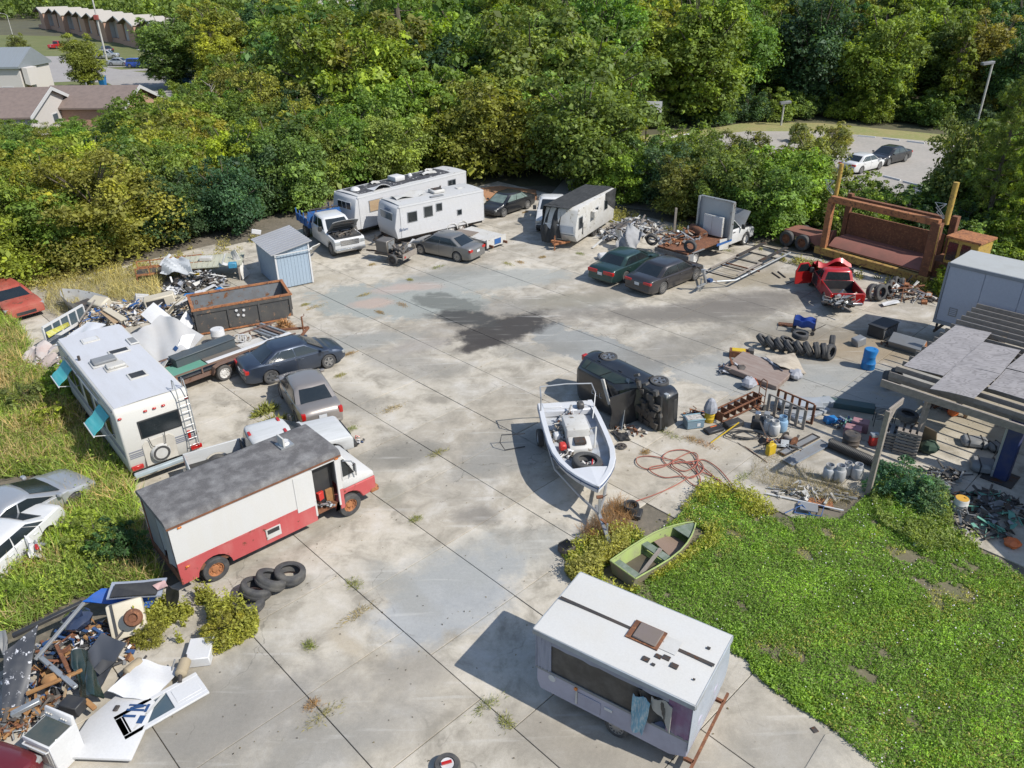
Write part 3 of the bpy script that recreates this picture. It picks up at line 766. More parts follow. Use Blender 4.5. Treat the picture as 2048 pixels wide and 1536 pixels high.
# ------------------------------------------------------------------ town houses, far hall, roofs, street furniture
M_BRICK = mat('red_brick', (.45, .28, .2), rough=.9, dirt=.5, dc=(.24, .13, .09), s=3, stretch=(1, 1, 5))
M_SHING = mat('brown_shingles', (.19, .145, .125), rough=.9, dirt=.6, dc=(.12, .095, .085), s=2, stretch=(1, 1, 1), bump=.5, bs=9)
M_SHING2 = mat('grey_shingles', (.16, .155, .16), rough=.9, dirt=.5, dc=(.1, .1, .105), s=2, bump=.5, bs=9)
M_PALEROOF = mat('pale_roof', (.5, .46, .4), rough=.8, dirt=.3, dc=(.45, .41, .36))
M_SIDING = mat('grey_siding', (.42, .4, .39), rough=.7, dirt=.3)
M_SIDW = mat('cream_siding', (.66, .62, .58), rough=.7, dirt=.25, dc=(.5, .46, .42))
M_HALL = mat('dark_green_metal', (.035, .085, .075), rough=.6, dirt=.4, dc=(.06, .11, .1), stretch=(6, 6, .4))
M_POLE = mat('pole_grey', (.42, .41, .38), rough=.7, dirt=.4)

def house_window(par, x, y0, y1, z0, z1, sgn=1):
 f = MB()
 f.bb(min(x, x+.05*sgn), max(x, x+.05*sgn), y0-.07, y1+.07, z0-.07, z1+.07)
 o = f.build('window', M_WHT, par, smooth=0)
 q = MB(); q.bb(min(x, x+.07*sgn), max(x, x+.07*sgn), y0, y1, z0, z1)
 q.build('pane', M_GLASSB, o, smooth=0)

TH0, TH1 = g(347, 109), g(66, 56)          # front feet of the row, near and far end
dirn = (TH1-TH0); NU = 11
step = dirn.length/NU
th_rz = ang(TH0, TH1)                       # the row runs along +x of each house
grp = 'brick town houses in a stepped row'
def town_house():
 """local: x along the row, the street front faces -y turned to +y below"""
 t = thing('town_house', 'x', 'house', (0, 0, 0), 0, grp)
 W, D, He, Hr = step*.98, 9.0, 5.0, 6.4
 xr = W*.42
 b = MB(); b.prism([(0, 1.4, 0), (W, 1.4, 0), (W, 1.4, He), (xr, 1.4, Hr-.15), (0, 1.4, He)], (0, D-1.4, 0)); b.build('wall', M_SIDING, t, smooth=0)
 b = MB(); b.prism([(0, 0, 0), (xr, 0, 0), (xr, 0, Hr-.2), (0, 0, He)], (0, 1.395, 0)); b.build('brick_wing', M_BRICK, t, smooth=0)
 b = MB(); b.prism([(-.25, -.3, He-.05), (xr, -.3, Hr+.08), (xr, -.3, Hr+.28), (-.25, -.3, He+.15)], (0, D+.6, 0)); b.build('roof_slope', M_PALEROOF, t, smooth=0, label='roof slope with sunlight painted in as a pale tone')  # sun glare on this slope is painted in by the paler material
 b = MB(); b.prism([(xr+.003, -.3, Hr+.08), (W+.2, -.3, He-.1), (W+.2, -.3, He+.1), (xr+.003, -.3, Hr+.28)], (0, D+.6, 0)); b.build('roof_slope', M_SHING, t, smooth=0, label='brown shingled roof slope')
 b = MB(); b.prism([(-.27, -.36, He-.3), (xr, -.36, Hr-.12), (xr, -.36, Hr+.3), (-.27, -.36, He+.17)], (0, .05, 0)); b.build('fascia', M_WHT, t, smooth=0)
 b = MB(); b.bb(xr+.5, xr+1.5, 1.33, 1.398, 0, 2.1); d = b.build('door', M_BRICK, t, smooth=0)
 for x0, z0, z1 in ((xr+1.0, 3.2, 4.4), (xr+1.9, .9, 2.0)):
  b = MB(); b.bb(x0-.07, x0+.97, 1.34, 1.398, z0-.07, z1+.07); o = b.build('window', M_WHT, t, smooth=0)
  b = MB(); b.bb(x0, x0+.9, 1.32, 1.34, z0, z1); b.build('pane', M_GLASS, o, smooth=0)
 b = MB(); b.bb(xr+.2, W-.2, .3, 1.3, 0, 1.1); b.build('patio_fence', M_BRICK, t, smooth=0)
 return t
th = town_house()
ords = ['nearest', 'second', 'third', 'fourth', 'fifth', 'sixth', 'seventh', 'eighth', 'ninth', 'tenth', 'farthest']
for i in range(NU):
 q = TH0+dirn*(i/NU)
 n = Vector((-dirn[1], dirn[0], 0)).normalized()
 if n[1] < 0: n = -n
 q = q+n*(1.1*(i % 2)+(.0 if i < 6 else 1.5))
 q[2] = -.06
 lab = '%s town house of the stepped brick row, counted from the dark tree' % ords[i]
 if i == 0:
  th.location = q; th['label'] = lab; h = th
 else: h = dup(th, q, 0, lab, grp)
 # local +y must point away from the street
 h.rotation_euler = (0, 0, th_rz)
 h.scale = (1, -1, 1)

# cream house at the left edge: gable wall towards the street
def cream_house():
 a = g(56, 205); c = g(-40, 165)
 t = thing('cream_house', 'cream sided house with grey metal roof at the left edge', 'house', (a[0], a[1], -.06), R(180))
 b = MB(); b.bb(0, 9, -8, 0, 0, 4.6); b.build('wall', M_SIDW, t, smooth=0)
 b = MB(); b.prism([(-.3, -8.4, 4.55), (-.3, .4, 4.55), (-.3, .4, 4.8), (-.3, -4, 7.0), (-.3, -8.4, 4.8)], (9.8, 0, 0)); b.build('roof', mat('grey_metal_roof', (.3, .33, .35), rough=.5, metal=.4, dirt=.2, stretch=(9, .4, .4)), t, smooth=0)
 b = MB(); b.prism([(-.32, -.2, 2.5), (-1.0, -.2, 2.3), (-1.0, -.2, 4.55), (-.32, -.2, 4.62)], (0, -2.6, 0)); b.build('porch_hood', M_SIDW, t, smooth=0)
 b = MB(); b.bb(-.08, -.003, -1.9, -.9, 0, 2.1); b.build('door', M_BRICK, t, smooth=0)
 b = MB(); b.bb(1.4, 3.0, .003, .06, .9, 2.2); o = b.build('window', M_WHT, t, smooth=0)
 b = MB(); b.bb(1.5, 2.9, .06, .08, 1.0, 2.1); b.build('pane', M_GLASSB, o, smooth=0)
cream_house()

def gable_house(name, label, c, rz, W, D, He, Hr, wall, roof, win=True):
 t = thing(name, label, 'house', (c[0], c[1], -.06), rz)
 b = MB(); b.prism([(-W/2, -D/2, 0), (W/2, -D/2, 0), (W/2, -D/2, He), (0, -D/2, Hr-.1), (-W/2, -D/2, He)], (0, D, 0)); b.build('wall', wall, t, smooth=0)
 for s in (-1, 1):
  b = MB(); b.prism([(s*.002, -D/2-.4, Hr), (s*(W/2+.5), -D/2-.4, He-.25), (s*(W/2+.5), -D/2-.4, He-.07), (s*.002, -D/2-.4, Hr+.18)], (0, D+.8, 0)); b.build('roof_slope', roof, t, smooth=0)
  b = MB(); b.prism([(s*.002, -D/2-.45, Hr-.2), (s*(W/2+.52), -D/2-.45, He-.45), (s*(W/2+.52), -D/2-.45, He-.05), (s*.002, -D/2-.45, Hr+.2)], (0, .045, 0)); b.build('fascia', M_WHT, t, smooth=0)
 b = MB(); b.cyl((W*.2, D*.2, He+.2), (W*.2, D*.2, Hr+.25), .09, n=8); b.build('vent_pipe', M_STEEL, t)
 if win:
  b = MB(); b.bb(-.7, .7, -D/2-.06, -D/2-.002, 1, 2.2); o = b.build('window', M_WHT, t, smooth=0)
  b = MB(); b.bb(-.6, .6, -D/2-.08, -D/2-.06, 1.1, 2.1); b.build('pane', M_GLASSB, o, smooth=0)
 return t
z = 4.0
gable_house('low_house', 'low house under a brown shingle roof at the far left', g(0, 268), R(95), 12, 13, 2.8, 4.8, M_SIDW, M_SHING)
gable_house('low_house', 'low house with brown shingles seen behind the thicket', g(208, 246), R(88), 9, 10, 2.6, 4.2, M_BRICK, M_SHING)
gable_house('brick_house', 'brick house with brown shingle roof and white fascia by the pines', g(710, 215), R(38), 9, 12, 3.4, 6.0, M_BRICK, M_SHING)
gable_house('grey_roof_house', 'house with dark grey shingle roof and white gable edge', g(628, 170), R(20), 9, 11, 3.4, 6.2, M_SIDW, M_SHING2)
gable_house('grey_roof_house', 'house end with white gable left of the grey roof', g(520, 180), R(-20), 8, 9, 3.2, 5.6, M_SIDW, M_SHING2)
# green metal hall across the field
a, b_ = g(597, 42), g(648, 46)
t = thing('green_hall', 'long dark green metal hall with pale roof across the field', 'hall', (a[0], a[1], -.06), ang(a, b_))
Wd = (b_-a).length
b = MB(); b.prism([(0, 0, 0), (Wd, 0, 0), (Wd, 0, 5.4), (Wd*.5, 0, 7.0), (0, 0, 5.4)], (0, 34, 0)); b.build('wall', M_HALL, t, smooth=0)
for s0, s1, z0, z1 in ((-.4, Wd*.5, 5.3, 7.05), (Wd*.5+.003, Wd+.4, 7.05, 5.3)):
 b = MB(); b.prism([(s0, -.4, z0), (s1, -.4, z1), (s1, -.4, z1+.2), (s0, -.4, z0+.2)], (0, 34.8, 0)); b.build('roof_slope', M_PALEROOF, t, smooth=0)
b = MB(); b.bb(4, 7, -2.2, -.2, 0, 2.4); o = b.build('cooling_unit', M_WHTD, t, smooth=0)
b = MB(); b.bb(Wd*.62, Wd*.62+1.4, -.06, -.003, 0, 2.4); b.build('door', M_GRYP, t, smooth=0)
# other far pale buildings between the trees
for i, (px, py, wd, hh, lab) in enumerate(((915, 48, 34, 5, 'long white building glimpsed behind the pines'), (35, 22, 22, 6, 'white boat store at the far upper left'), (1990, 60, 20, 4, 'pale shed glimpsed through the wood at the upper right'))):
 q = g(px, py)
 t = thing('far_building', lab, 'building', (q[0], q[1], -.06), R(8))
 b = MB(); b.bb(-wd/2, wd/2, 0, 12, 0, hh); b.build('wall', M_WHTD, t, smooth=0)
 b = MB(); b.prism([(-wd/2-.4, -.4, hh), (-wd/2-.4, 12.4, hh), (-wd/2-.4, 6, hh+1.6)], (wd+.8, 0, 0)); b.build('roof', M_PALEROOF, t, smooth=0)

def street_lamp(px, py, top, label, arm=-1, rz=0):
 q = g(px, py); H = hgt(q, top)
 t = thing('street_lamp', label, 'street lamp', (q[0], q[1], -.06), rz, )
 b = MB(); b.cyl((0, 0, 0), (0, 0, H-.3), .13, .08, 10); b.build('pole', M_POLE, t)
 b = MB(); b.tube([(0, 0, H-.35), (arm*.5, 0, H-.05), (arm*1.6, 0, H+.15)], .06, 6); b.build('arm', M_POLE, t)
 b = MB(); b.box(arm*1.95, 0, H+.13, .8, .3, .16); b.build('lamp_head', M_WHTD, t, bev=.04)
street_lamp(312, 153, 100, 'grey street lamp beside the blue parked car', -1)
street_lamp(407, 112, 78, 'street lamp in front of the dark trees right of the houses', -1)
street_lamp(28, 80, 27, 'street lamp at the upper left corner', -1)
q = g(214, 122); t = thing('utility_pole', 'tall slim pole with red box before the town houses', 'pole', (q[0], q[1], -.06))
b = MB(); b.cyl((0, 0, 0), (0, 0, 17), .2, .13, 10); b.build('pole', M_POLE, t)
b = MB(); b.box(0, -.25, hgt(q, 34), .9, .5, .9); b.build('red_box', mat('dull_red', (.3, .06, .05), rough=.6), t, bev=.04)
for i, (px, py, h_, lab) in enumerate(((207, 16, 12, 'grey pole behind the town house roofs'), (291, 20, 20, 'white mast behind the town houses'), (518, 38, 12, 'pale lamp post at the edge of the field'), (1256, 276, 6.0, 'thin brown pole on the verge beside a grey bin'))):
 q = g(px, py); t = thing('pole', lab, 'pole', (q[0], q[1], -.06))
 b = MB(); b.cyl((0, 0, 0), (0, 0, h_), .14 if i < 3 else .07, .09 if i < 3 else .05, 8); b.build('shaft', M_POLE if i < 3 else M_RUST, t)
 b = MB(); b.box(0, 0, h_+.05, .35, .35, .12); b.build('cap', M_POLE, t)
# bins by the street
def wheelie(px, py, label, c=M_BLUEP, rz=0, s=1.0):
 q = g(px, py); t = thing('wheeled_bin', label, 'bin', (q[0], q[1], -.04), rz)
 b = MB(); b.loft([[(-.28, -.3, .08), (.28, -.3, .08), (.28, .3, .08), (-.28, .3, .08)], [(-.36, -.4, 1.05), (.36, -.4, 1.05), (.36, .4, 1.05), (-.36, .4, 1.05)]]); b.build('body', c, t, bev=.03)
 b = MB(); b.box(0, 0, 1.1, .78, .88, .07); b.build('lid', c, t, bev=.02)
 for s_ in (-1, 1):
  b = MB(); b.cyl((s_*.3, .36, .12), (s_*.36, .36, .12), .12); b.build('wheel', M_RUB, t)
 t.scale = (s, s, s)
wheelie(207, 172, 'blue wheeled bin alone on the kerb right of the street tree', s=1.4)
wheelie(179, 166, 'blue wheeled bin half behind the street tree trunk', s=1.4)
wheelie(361, 174, 'left one of two blue bins beside the dark car', s=1.3)
wheelie(373, 175, 'right one of two blue bins beside the dark car', s=1.3)

# basketball goal, grey bin, lamp heads and wheel stops of the lot
q = g(1291, 283); t = thing('basketball_goal', 'white basketball backboard on a dark pole at the lot edge', 'basketball goal', (q[0], q[1], -.05), R(-8))
Hb = hgt(q, 222)
b = MB(); b.cyl((0, 0, 0), (0, 0, Hb), .09, n=8); b.bar((0, 0, Hb-.3), (.5, -.3, Hb+.1), .1); b.build('pole', M_DKST, t)
b = MB(); b.box(.55, -.35, Hb+.5, 1.7, .05, 1.1); b.build('backboard', M_WHT, t)
b = MB(); b.tube([(.75+.22*math.cos(k*.52), -.62+.22*math.sin(k*.52), Hb+.15) for k in range(12)], .03, 5, closed=True); b.build('hoop', mat('hoop_red', (.5, .06, .04)), t)
b = MB(); b.lathe([(.22, Hb+.13), (.17, Hb-.1), (.13, Hb-.25)], 10, tr(.75, -.62, 0)); b.build('net', M_WHTD, t)
q = g(1252, 290); t = thing('litter_bin', 'pale grey round bin at the foot of the brown pole', 'bin', (q[0], q[1], -.04))
b = MB(); b.lathe([(.42, 0), (.42, 1.25), (.36, 1.3), (.36, 1.1)], 16); b.build('drum', M_STEEL, t)
b = MB(); b.lathe([(.45, 1.2), (.47, 1.28), (.42, 1.34)], 16); b.build('rim', M_STEEL, t)
for px, py, top, lab in ((1562, 250, 205, 'square headed lamp before the wood at the lot edge'), (1950, 262, 125, 'square headed lamp in the trees at the upper right')):
 q = g(px, py); H = hgt(q, top)
 t = thing('lot_lamp', lab, 'street lamp', (q[0], q[1], -.05))
 b = MB(); b.cyl((0, 0, 0), (0, 0, H), .11, n=8); b.build('pole', M_POLE, t)
 b = MB(); b.box(.45, 0, H, 1.2, .6, .28, rot('Y', R(-8))); b.build('lamp_head', M_GRYP, t, bev=.04)
stop0 = None
for i, (a, c) in enumerate((((1717, 272), (1750, 275)), ((1766, 277), (1799, 281)), ((1815, 283), (1848, 287)), ((1361, 272), (1379, 268)), ((1338, 277), (1352, 273)), ((1282, 288), (1290, 286)), ((1253, 293), (1264, 291)), ((1768, 353), (1800, 361)), ((1808, 364), (1840, 372)), ((1215, 302), (1222, 300)))):
 p, q = g(*a), g(*c); k = (p+q)/2
 labs = ['left', 'middle', 'right', 'near the goal, longer', 'near the goal, shorter', 'by the goal pole', 'by the grey bin', 'before the white car', 'before the dark shadow', 'leftmost']
 lab = {0: 'left white wheel stop of three along the far lot edge', 1: 'middle white wheel stop of three along the far lot edge', 2: 'right white wheel stop of three along the far lot edge', 3: 'white wheel stop right of the basketball goal, farther one', 4: 'white wheel stop right of the basketball goal, nearer one', 5: 'white wheel stop at the foot of the basketball goal', 6: 'white wheel stop beside the grey litter bin', 7: 'white wheel stop between the dark sedan and the hedge', 8: 'white wheel stop in the shade at the near lot edge', 9: 'white wheel stop left of the litter bin'}[i]
 b = MB(); ln = max(1.7, (q-p).length)
 b.prism([(-ln/2, -.1, 0), (-ln/2, .1, 0), (-ln/2, .06, .13), (-ln/2, -.06, .13)], (ln, 0, 0))
 o = b.build('wheel_stop', M_WHT, None, (k[0], k[1], -.028), ang(p, q))
 tag(o, lab, 'wheel stop', 'wheel stops of the parking lot')

# far wood that reads as one mass
def far_wood():
 rng = np.random.default_rng(5)
 Ps, Ns, Ts, Ss = [], [], [], []
 W = [g(*p) for p in ((-300, 30), (560, 22), (700, 30), (900, 70), (1200, 118), (2150, 140), (2300, 60))]
 cand = []
 for x in range(-480, 560, 9):
  for y in range(150, 760, 9):
   p = (x+rng.uniform(-4, 4), y+rng.uniform(-4, 4), 0)
   px, py = pix(p)
   if not (-80 < px < 2130): continue
   lim = np.interp(px, [-80, 40, 420, 560, 700, 860, 960, 1200, 2130], [40, 40, 44, 24, 30, 62, 118, 112, 140])
   if py < lim and py > -14: cand.append(p)
 for p in cand:
  H = rng.uniform(8, 14); n = 170
  d = unit(rng.normal(size=(n, 3))); d[:, 2] = np.abs(d[:, 2])
  rr = rng.normal(.9, .15, n)
  Ps.append(np.array(p)+d*rr[:, None]*np.array([H*.42, H*.42, H*.62])+np.array([0, 0, H*.35])*rng.random((n, 1)))
  Ns.append(d+rng.normal(size=(n, 3))*.5); Ts.append(np.clip(rng.normal(.4, .15, n)+rng.uniform(-.25, .3), 0, 1)); Ss.append(np.full(n, 1.3)*rng.lognormal(0, .25, n))
 me = leaf_mesh('far_wood', np.concatenate(Ps), np.concatenate(Ss), np.concatenate(Ns), np.concatenate(Ts), M_LEAF, .7, rng)
 o = bpy.data.objects.new('far_wood', me); col.objects.link(o); o.color = (*GREEN, 1)
 tag(o, 'far-off green wood reaching to the horizon', 'wood', None, 'stuff')
far_wood()

# ------------------------------------------------------------------ wheels, cars and trucks
_wh = {}
def wheel(par, x, y, r=.33, w=.21, style='alloy', rimm=None, side=1, name='wheel', rz=0.0, tilt=0.0):
 """wheel whose axle runs along y; outer face towards side"""
 key = (round(r, 3), round(w, 3), style, rimm.name if rimm else '')
 if key not in _wh:
  b = MB()
  ri = r*(.66 if style != 'truck' else .58)
  prof = [(ri, -w*.42), (ri+.015, -w*.5), (r*.93, -w*.5), (r*.985, -w*.4), (r, -w*.3), (r, w*.3), (r*.985, w*.4), (r*.93, w*.5), (ri+.015, w*.5), (ri, w*.42)]
  b.lathe(prof, 28, rot('X', -math.pi/2), wrap=True)
  ty = b.mesh('tyre', M_RUB)
  b = MB()
  X = rot('X', -math.pi/2)
  if style == 'steel' or style == 'truck':
   b.lathe([(ri, -w*.4), (ri, w*.42), (ri-.02, w*.44), (ri-.035, w*.36), (ri*.8, w*.22), (ri*.55, w*.16), (ri*.42, w*.3), (0, w*.32)], 24, X)
   for k in range(8):
    a = k*math.pi/4
    b.box(ri*.68*math.cos(a), w*.24, ri*.68*math.sin(a), .05, .03, .05)
  else:
   b.lathe([(ri, -w*.4), (ri, w*.44), (ri-.022, w*.44), (ri-.03, w*.1), (0, w*.06)], 24, X)
   n = 5 if style == 'five' else 10
   for k in range(n):
    a = k*2*math.pi/n
    wd = .05 if n == 10 else .085
    b.box(0, w*.33, ri*.5, wd, .05, ri*.96, rot('Y', a))
   b.lathe([(ri*.26, w*.2), (ri*.24, w*.42), (0, w*.44)], 12, X)
  rm = b.mesh('rim', rimm or M_RIM)
  _wh[key] = (ty, rm)
 ty, rm = _wh[key]
 o = bpy.data.objects.new(name, ty); col.objects.link(o); adopt(o, par)
 o.location = (x, y, r)
 o.rotation_euler = (0, tilt, rz if side > 0 else math.pi+rz)
 q = bpy.data.objects.new('rim', rm); col.objects.link(q); adopt(q, o)
 return o

def ipl(x, xs, ys):
 return float(np.interp(x, xs, ys))

def cabin_(t, xb, xrr, xfr, xwb, zb_, zr, wb_, wt, paint, glass, spans, c0=.16, wl=.14, wh=.93, front=True, rear=True, name='cabin'):
 """greenhouse with glass in its four faces"""
 def ring(k):
  return xb+(xrr-xb)*k, xwb+(xfr-xwb)*k, wb_+(wt-wb_)*k**1.15, zb_+(zr-.07-zb_)*k
 def rpts(x0, x1, wd, z, c1=c0):
  c1 = min(c1, wd*.5, (x1-x0)*.2)
  return [(x0, -wd+c1, z), (x0+c1*.6, -wd, z), (x1-c1*1.2, -wd, z), (x1, -wd+c1*1.5, z), (x1+.05, 0, z), (x1, wd-c1*1.5, z), (x1-c1*1.2, wd, z), (x0+c1*.6, wd, z), (x0, wd-c1, z), (x0-.04, 0, z)]
 rr_ = [rpts(*ring(k)) for k in (0, .33, .66, 1)]
 x0, x1, wd, z = ring(1)
 rr_.append(rpts(x0+.05, x1-.05, wd-.05, zr-.025)); rr_.append(rpts(x0+.2, x1-.2, wd-.22, zr))
 b = MB(); b.loft(rr_)
 o = b.build(name, paint, t, smooth=42)
 def sp(fb, k, s, off=.012):
  x0, x1, wd, z = ring(k)
  return (x0+.08+(x1-.24-x0)*fb, s*(wd+off), z)
 for s in (-1, 1):
  for (f0, f1) in spans:
   b = MB(); b.grid(lambda u, v: sp(f0+(f1-f0)*u, wl+(wh-wl)*v, s), 3, 3, .01); b.build('side_window', glass, t, smooth=40)
 def gp(v, y, fr, off=.01):
  x0, x1, wd, z = ring(v)
  xe = (x1+.05-.05*abs(y)+off) if fr else (x0-.04+.04*abs(y)-off)
  return (xe, y*(wd-.17), z+off*.6)
 for fr, nm, on in ((True, 'windscreen', front), (False, 'rear_window', rear)):
  if on:
   b = MB(); b.grid(lambda u, v: gp(.1+.84*v, u*2-1, fr), 4, 3, .01); b.build(nm, glass, t, smooth=40)
 return ring

def sedan(label, p_rear, p_front, paint, L=4.6, W=1.8, H=1.43, wb=2.65, fo=.9, r=.33, top=None, style='alloy', cabin=(-.36, -.19, .13, .30), tail=None, glass=None, name='parked_car', cat='car', group=None, wheels=(1, 1, 1, 1), hood=.78, belt=.93, deck=.98, square=False, mirrors=True, plate=True, at=None, tumble=.16, rimm=None, quarter=True, lamps=(1, 1), rz=None):
 """car: p_rear/p_front pixels of the ground points midway under the rear/front ends, +x forward.
 cabin: x of rear glass base, rear roof edge, front roof edge, windscreen base, as fractions of L from the middle (negative = rear)"""
 if at is None:
  a, f = g(*p_rear), g(*p_front); c = (a+f)/2; h = ang(a, f)
 else:
  c, h = Vector(at[0]), at[1]
 t = thing(name, label, cat, (c[0], c[1], 0), h, group)
 hl, hw = L/2, W/2
 xf = hl-fo; xr = xf-wb
 glass = glass or M_GLASS
 xb, xrr, xfr, xwb = [k*L for k in cabin]
 # lower body: stations along x
 base = .19
 ar = r+.055
 xs = sorted(set([-hl, -hl+.03, -hl+.12, -hl+.3, hl, hl-.03, hl-.12, hl-.3]+[xf+ar*k for k in (-1.02, -.97, -.87, -.7, -.5, -.25, 0, .25, .5, .7, .87, .97, 1.02)]+[xr+ar*k for k in (-1.02, -.97, -.87, -.7, -.5, -.25, 0, .25, .5, .7, .87, .97, 1.02)]+list(np.linspace(xr+ar+.1, xf-ar-.1, 7))+[xb-.02, xwb+.02]))
 kx = [-hl, -hl+.06, -hl+.25, xb, (xb+xwb)/2, xwb, xwb+.12, xf, hl-.3, hl-.08, hl]
 dz = deck if not square else belt
 kz = [dz-.26, dz-.08, dz-.01, dz, belt+.01, belt, belt-.015, (hood+belt)/2+.015, hood-.02, hood-.1, hood-.2]
 kw = [hw*.84, hw*.91, hw*.955, hw*.985, hw, hw*.99, hw*.985, hw*.97, hw*.92, hw*.84, hw*.72] if not square else [hw*.95, hw*.97, hw*.985, hw, hw, hw, hw, hw, hw*.98, hw*.95, hw*.9]
 def wz(x): return ipl(x, kx, kw), ipl(x, kx, kz)
 def arch(x):
  z = base if abs(x) < hl-.35 else base+.1*(abs(x)-(hl-.35))/.35
  for cx in (xf, xr):
   d = abs(x-cx)
   if d < ar: z = max(z, r+math.sqrt(ar*ar-d*d))
  return z
 def prof(x):
  wd, zt = wz(x); zb = arch(x)
  P = [(wd*.93, zb), (wd*.985, max(zb, .30)), (wd, max(zb, .5)), (wd*.995, max(zb, min(zt-.12, .66))), (wd*.965, max(zb, zt-.05)), (wd*.90, zt+.002), (wd*.5, zt+.028), (0, zt+.036)]
  return P
 rings = []
 for x in xs:
  P = prof(x)
  rings.append([(x, y, z) for y, z in P]+[(x, -y, z) for y, z in reversed(P[:-1])])
 b = MB(); b.loft(rings, cap=True)
 body = b.build('body', paint, t, smooth=38)
 # dark sills inside the wheel wells
 b = MB(); b.bb(-hl*.93, hl*.93, -hw*.72, hw*.72, .17, .5); b.build('underbody', M_BLK, t, smooth=0)
 # greenhouse
 zb_ = belt-.02; zr = H
 spans = [(.06, .155), (.175, .545), (.57, .955)] if quarter else [(.08, .50), (.53, .955)]
 cabin_(t, xb, xrr, xfr, xwb, zb_, zr, hw*.93, hw*(.93-tumble), paint, glass, spans)
 for s in (-1, 1):
  # door seams and handle
  for f in ((.175, .555, .985) if quarter else (.08, .515, .985)):
   xa = xb+.08+(xwb-.16-xb-.08)*f
   pts = [(xa, z) for z in np.linspace(.27, zb_+.02, 5)]
   b = MB()
   for (xx, z0), (_, z1) in zip(pts, pts[1:]):
    if z1 < arch(xx)+.04: continue
    q0 = np.interp(z0, [.2, .3, .5, .66, .9], [hw*.93, hw*.985, hw, hw*.995, hw*.96]); q1 = np.interp(z1, [.2, .3, .5, .66, .9], [hw*.93, hw*.985, hw, hw*.995, hw*.96])
    b.bar((xx, s*(q0-.002), z0), (xx, s*(q1-.002), z1), .014, .012)
   if b.v: b.build('door_seam', M_BLK, t, smooth=0)
  for f in ((.21, .60) if quarter else (.56,)):
   xa = xb+.2+(xwb-xb)*f*.9
   b = MB(); b.box(xa, s*(hw*.985+.012), zb_-.1, .2, .03, .032); b.build('door_handle', paint, t, bev=.008)
 # lamps
 def lampbox(x0, x1, y0, y1, z0, z1, nm, mm, s):
  b = MB(); b.bb(x0, x1, min(s*y0, s*y1), max(s*y0, s*y1), z0, z1); b.build(nm, mm, t, bev=.025, seg=2)
 tz = tail or (deck-.27, deck-.11, hw*.52, hw*.93)
 for s in (-1, 1):
  if lamps[0]:
   wz_f = wz(hl-.1)[0]
   lampbox(hl-.32, hl-.055, wz_f*.55, wz_f+.02, hood-.27, hood-.12, 'headlight', M_LAMP, s)
  if lamps[1]:
   lampbox(-hl-.004, -hl+.17, tz[2], min(tz[3], wz(-hl+.09)[0]+.004), tz[0], tz[1], 'tail_light', M_RED, s)
  if mirrors:
   b = MB(); b.box(xwb-.28, s*(hw+.07), zb_+.07, .14, .2, .13); b.build('mirror', paint, t, bev=.04, seg=2)
 b = MB(); b.bb(hl-.06, hl+.012, -hw*.5, hw*.5, .33, .52); b.build('grille', M_BLK, t, bev=.02)
 b = MB(); b.bb(-hl-.02, -hl+.2, -hw*.82, hw*.82, .27, .44); b.build('bumper', paint if not square else M_CHR, t, bev=.05, seg=2)
 if plate:
  b = MB(); b.box(-hl-.022, 0, deck-.3, .012, .31, .155); b.build('number_plate', M_PLATE, t, smooth=0)
 for i, (x, s) in enumerate(((xf, 1), (xf, -1), (xr, 1), (xr, -1))):
  if wheels[i]: wheel(t, x, s*(hw-.115), r, .21, style, rimm, s)
 t['hw'] = hw
 del t['hw']
 return t
P_NAVY = car_paint('slate_blue', (.045, .06, .09), .6, .2)
P_GREY = car_paint('warm_grey', (.2, .195, .185), .5, .2)
P_TAUPE = car_paint('taupe_silver', (.30, .27, .245), .5, .15)
P_GREEN = car_paint('dark_green', (.022, .055, .05), .5, .3)
P_CHAR = car_paint('charcoal', (.06, .056, .058), .6, .2)
P_BLACK = car_paint('black', (.016, .017, .02), .2, .35)
P_WHITE = car_paint('white', (.72, .72, .71), 0, .3)
P_SILV = car_paint('silver', (.42, .43, .44), .5, .3)
P_REDC = car_paint('red', (.48, .012, .012), .1, .25)
P_BLUE = car_paint('bright_blue', (.01, .06, .36), .2, .1)
P_FADR = mat('faded_red_paint', (.3, .055, .035), rough=.7, dirt=.6, dc=(.33, .13, .09), s=1.5, spots=.2, spotc=(.12, .05, .03))

def cloc(px0, px1): return px0, px1
sedan('slate blue sedan parked between the loaded trailer and the taupe sedan', (500, 762), (668, 716), P_NAVY, L=4.6, W=1.78, H=1.43, wb=2.65, style='five', tail=(.68, .86, .42, .86))
sedan('taupe sedan with pale seats, nose to the slate blue car', (650, 862), (592, 770), P_TAUPE, L=4.45, W=1.75, H=1.46, wb=2.62, tail=(.66, .93, .64, .93), cabin=(-.36, -.2, .13, .30), deck=1.0)
sedan('warm grey sedan with a yellow note on its rear window', (952, 521), (840, 498), P_GREY, L=4.75, W=1.77, H=1.45, wb=2.85, tail=(.70, .86, .5, .92))
sedan('dark green sedan with wide red tail band beside the charcoal sedan', (1206, 566), (1292, 527), P_GREEN, L=5.1, W=1.9, H=1.44, wb=2.77, fo=1.05, style='alloy', tail=(.66, .86, .2, .93), cabin=(-.33, -.19, .11, .27))
sedan('long charcoal sedan with a broken front bumper by the boat trailer', (1272, 590), (1384, 545), P_CHAR, L=5.15, W=1.95, H=1.46, wb=3.05, fo=.95, r=.36, tail=(.72, .86, .4, .9), cabin=(-.37, -.2, .13, .30))

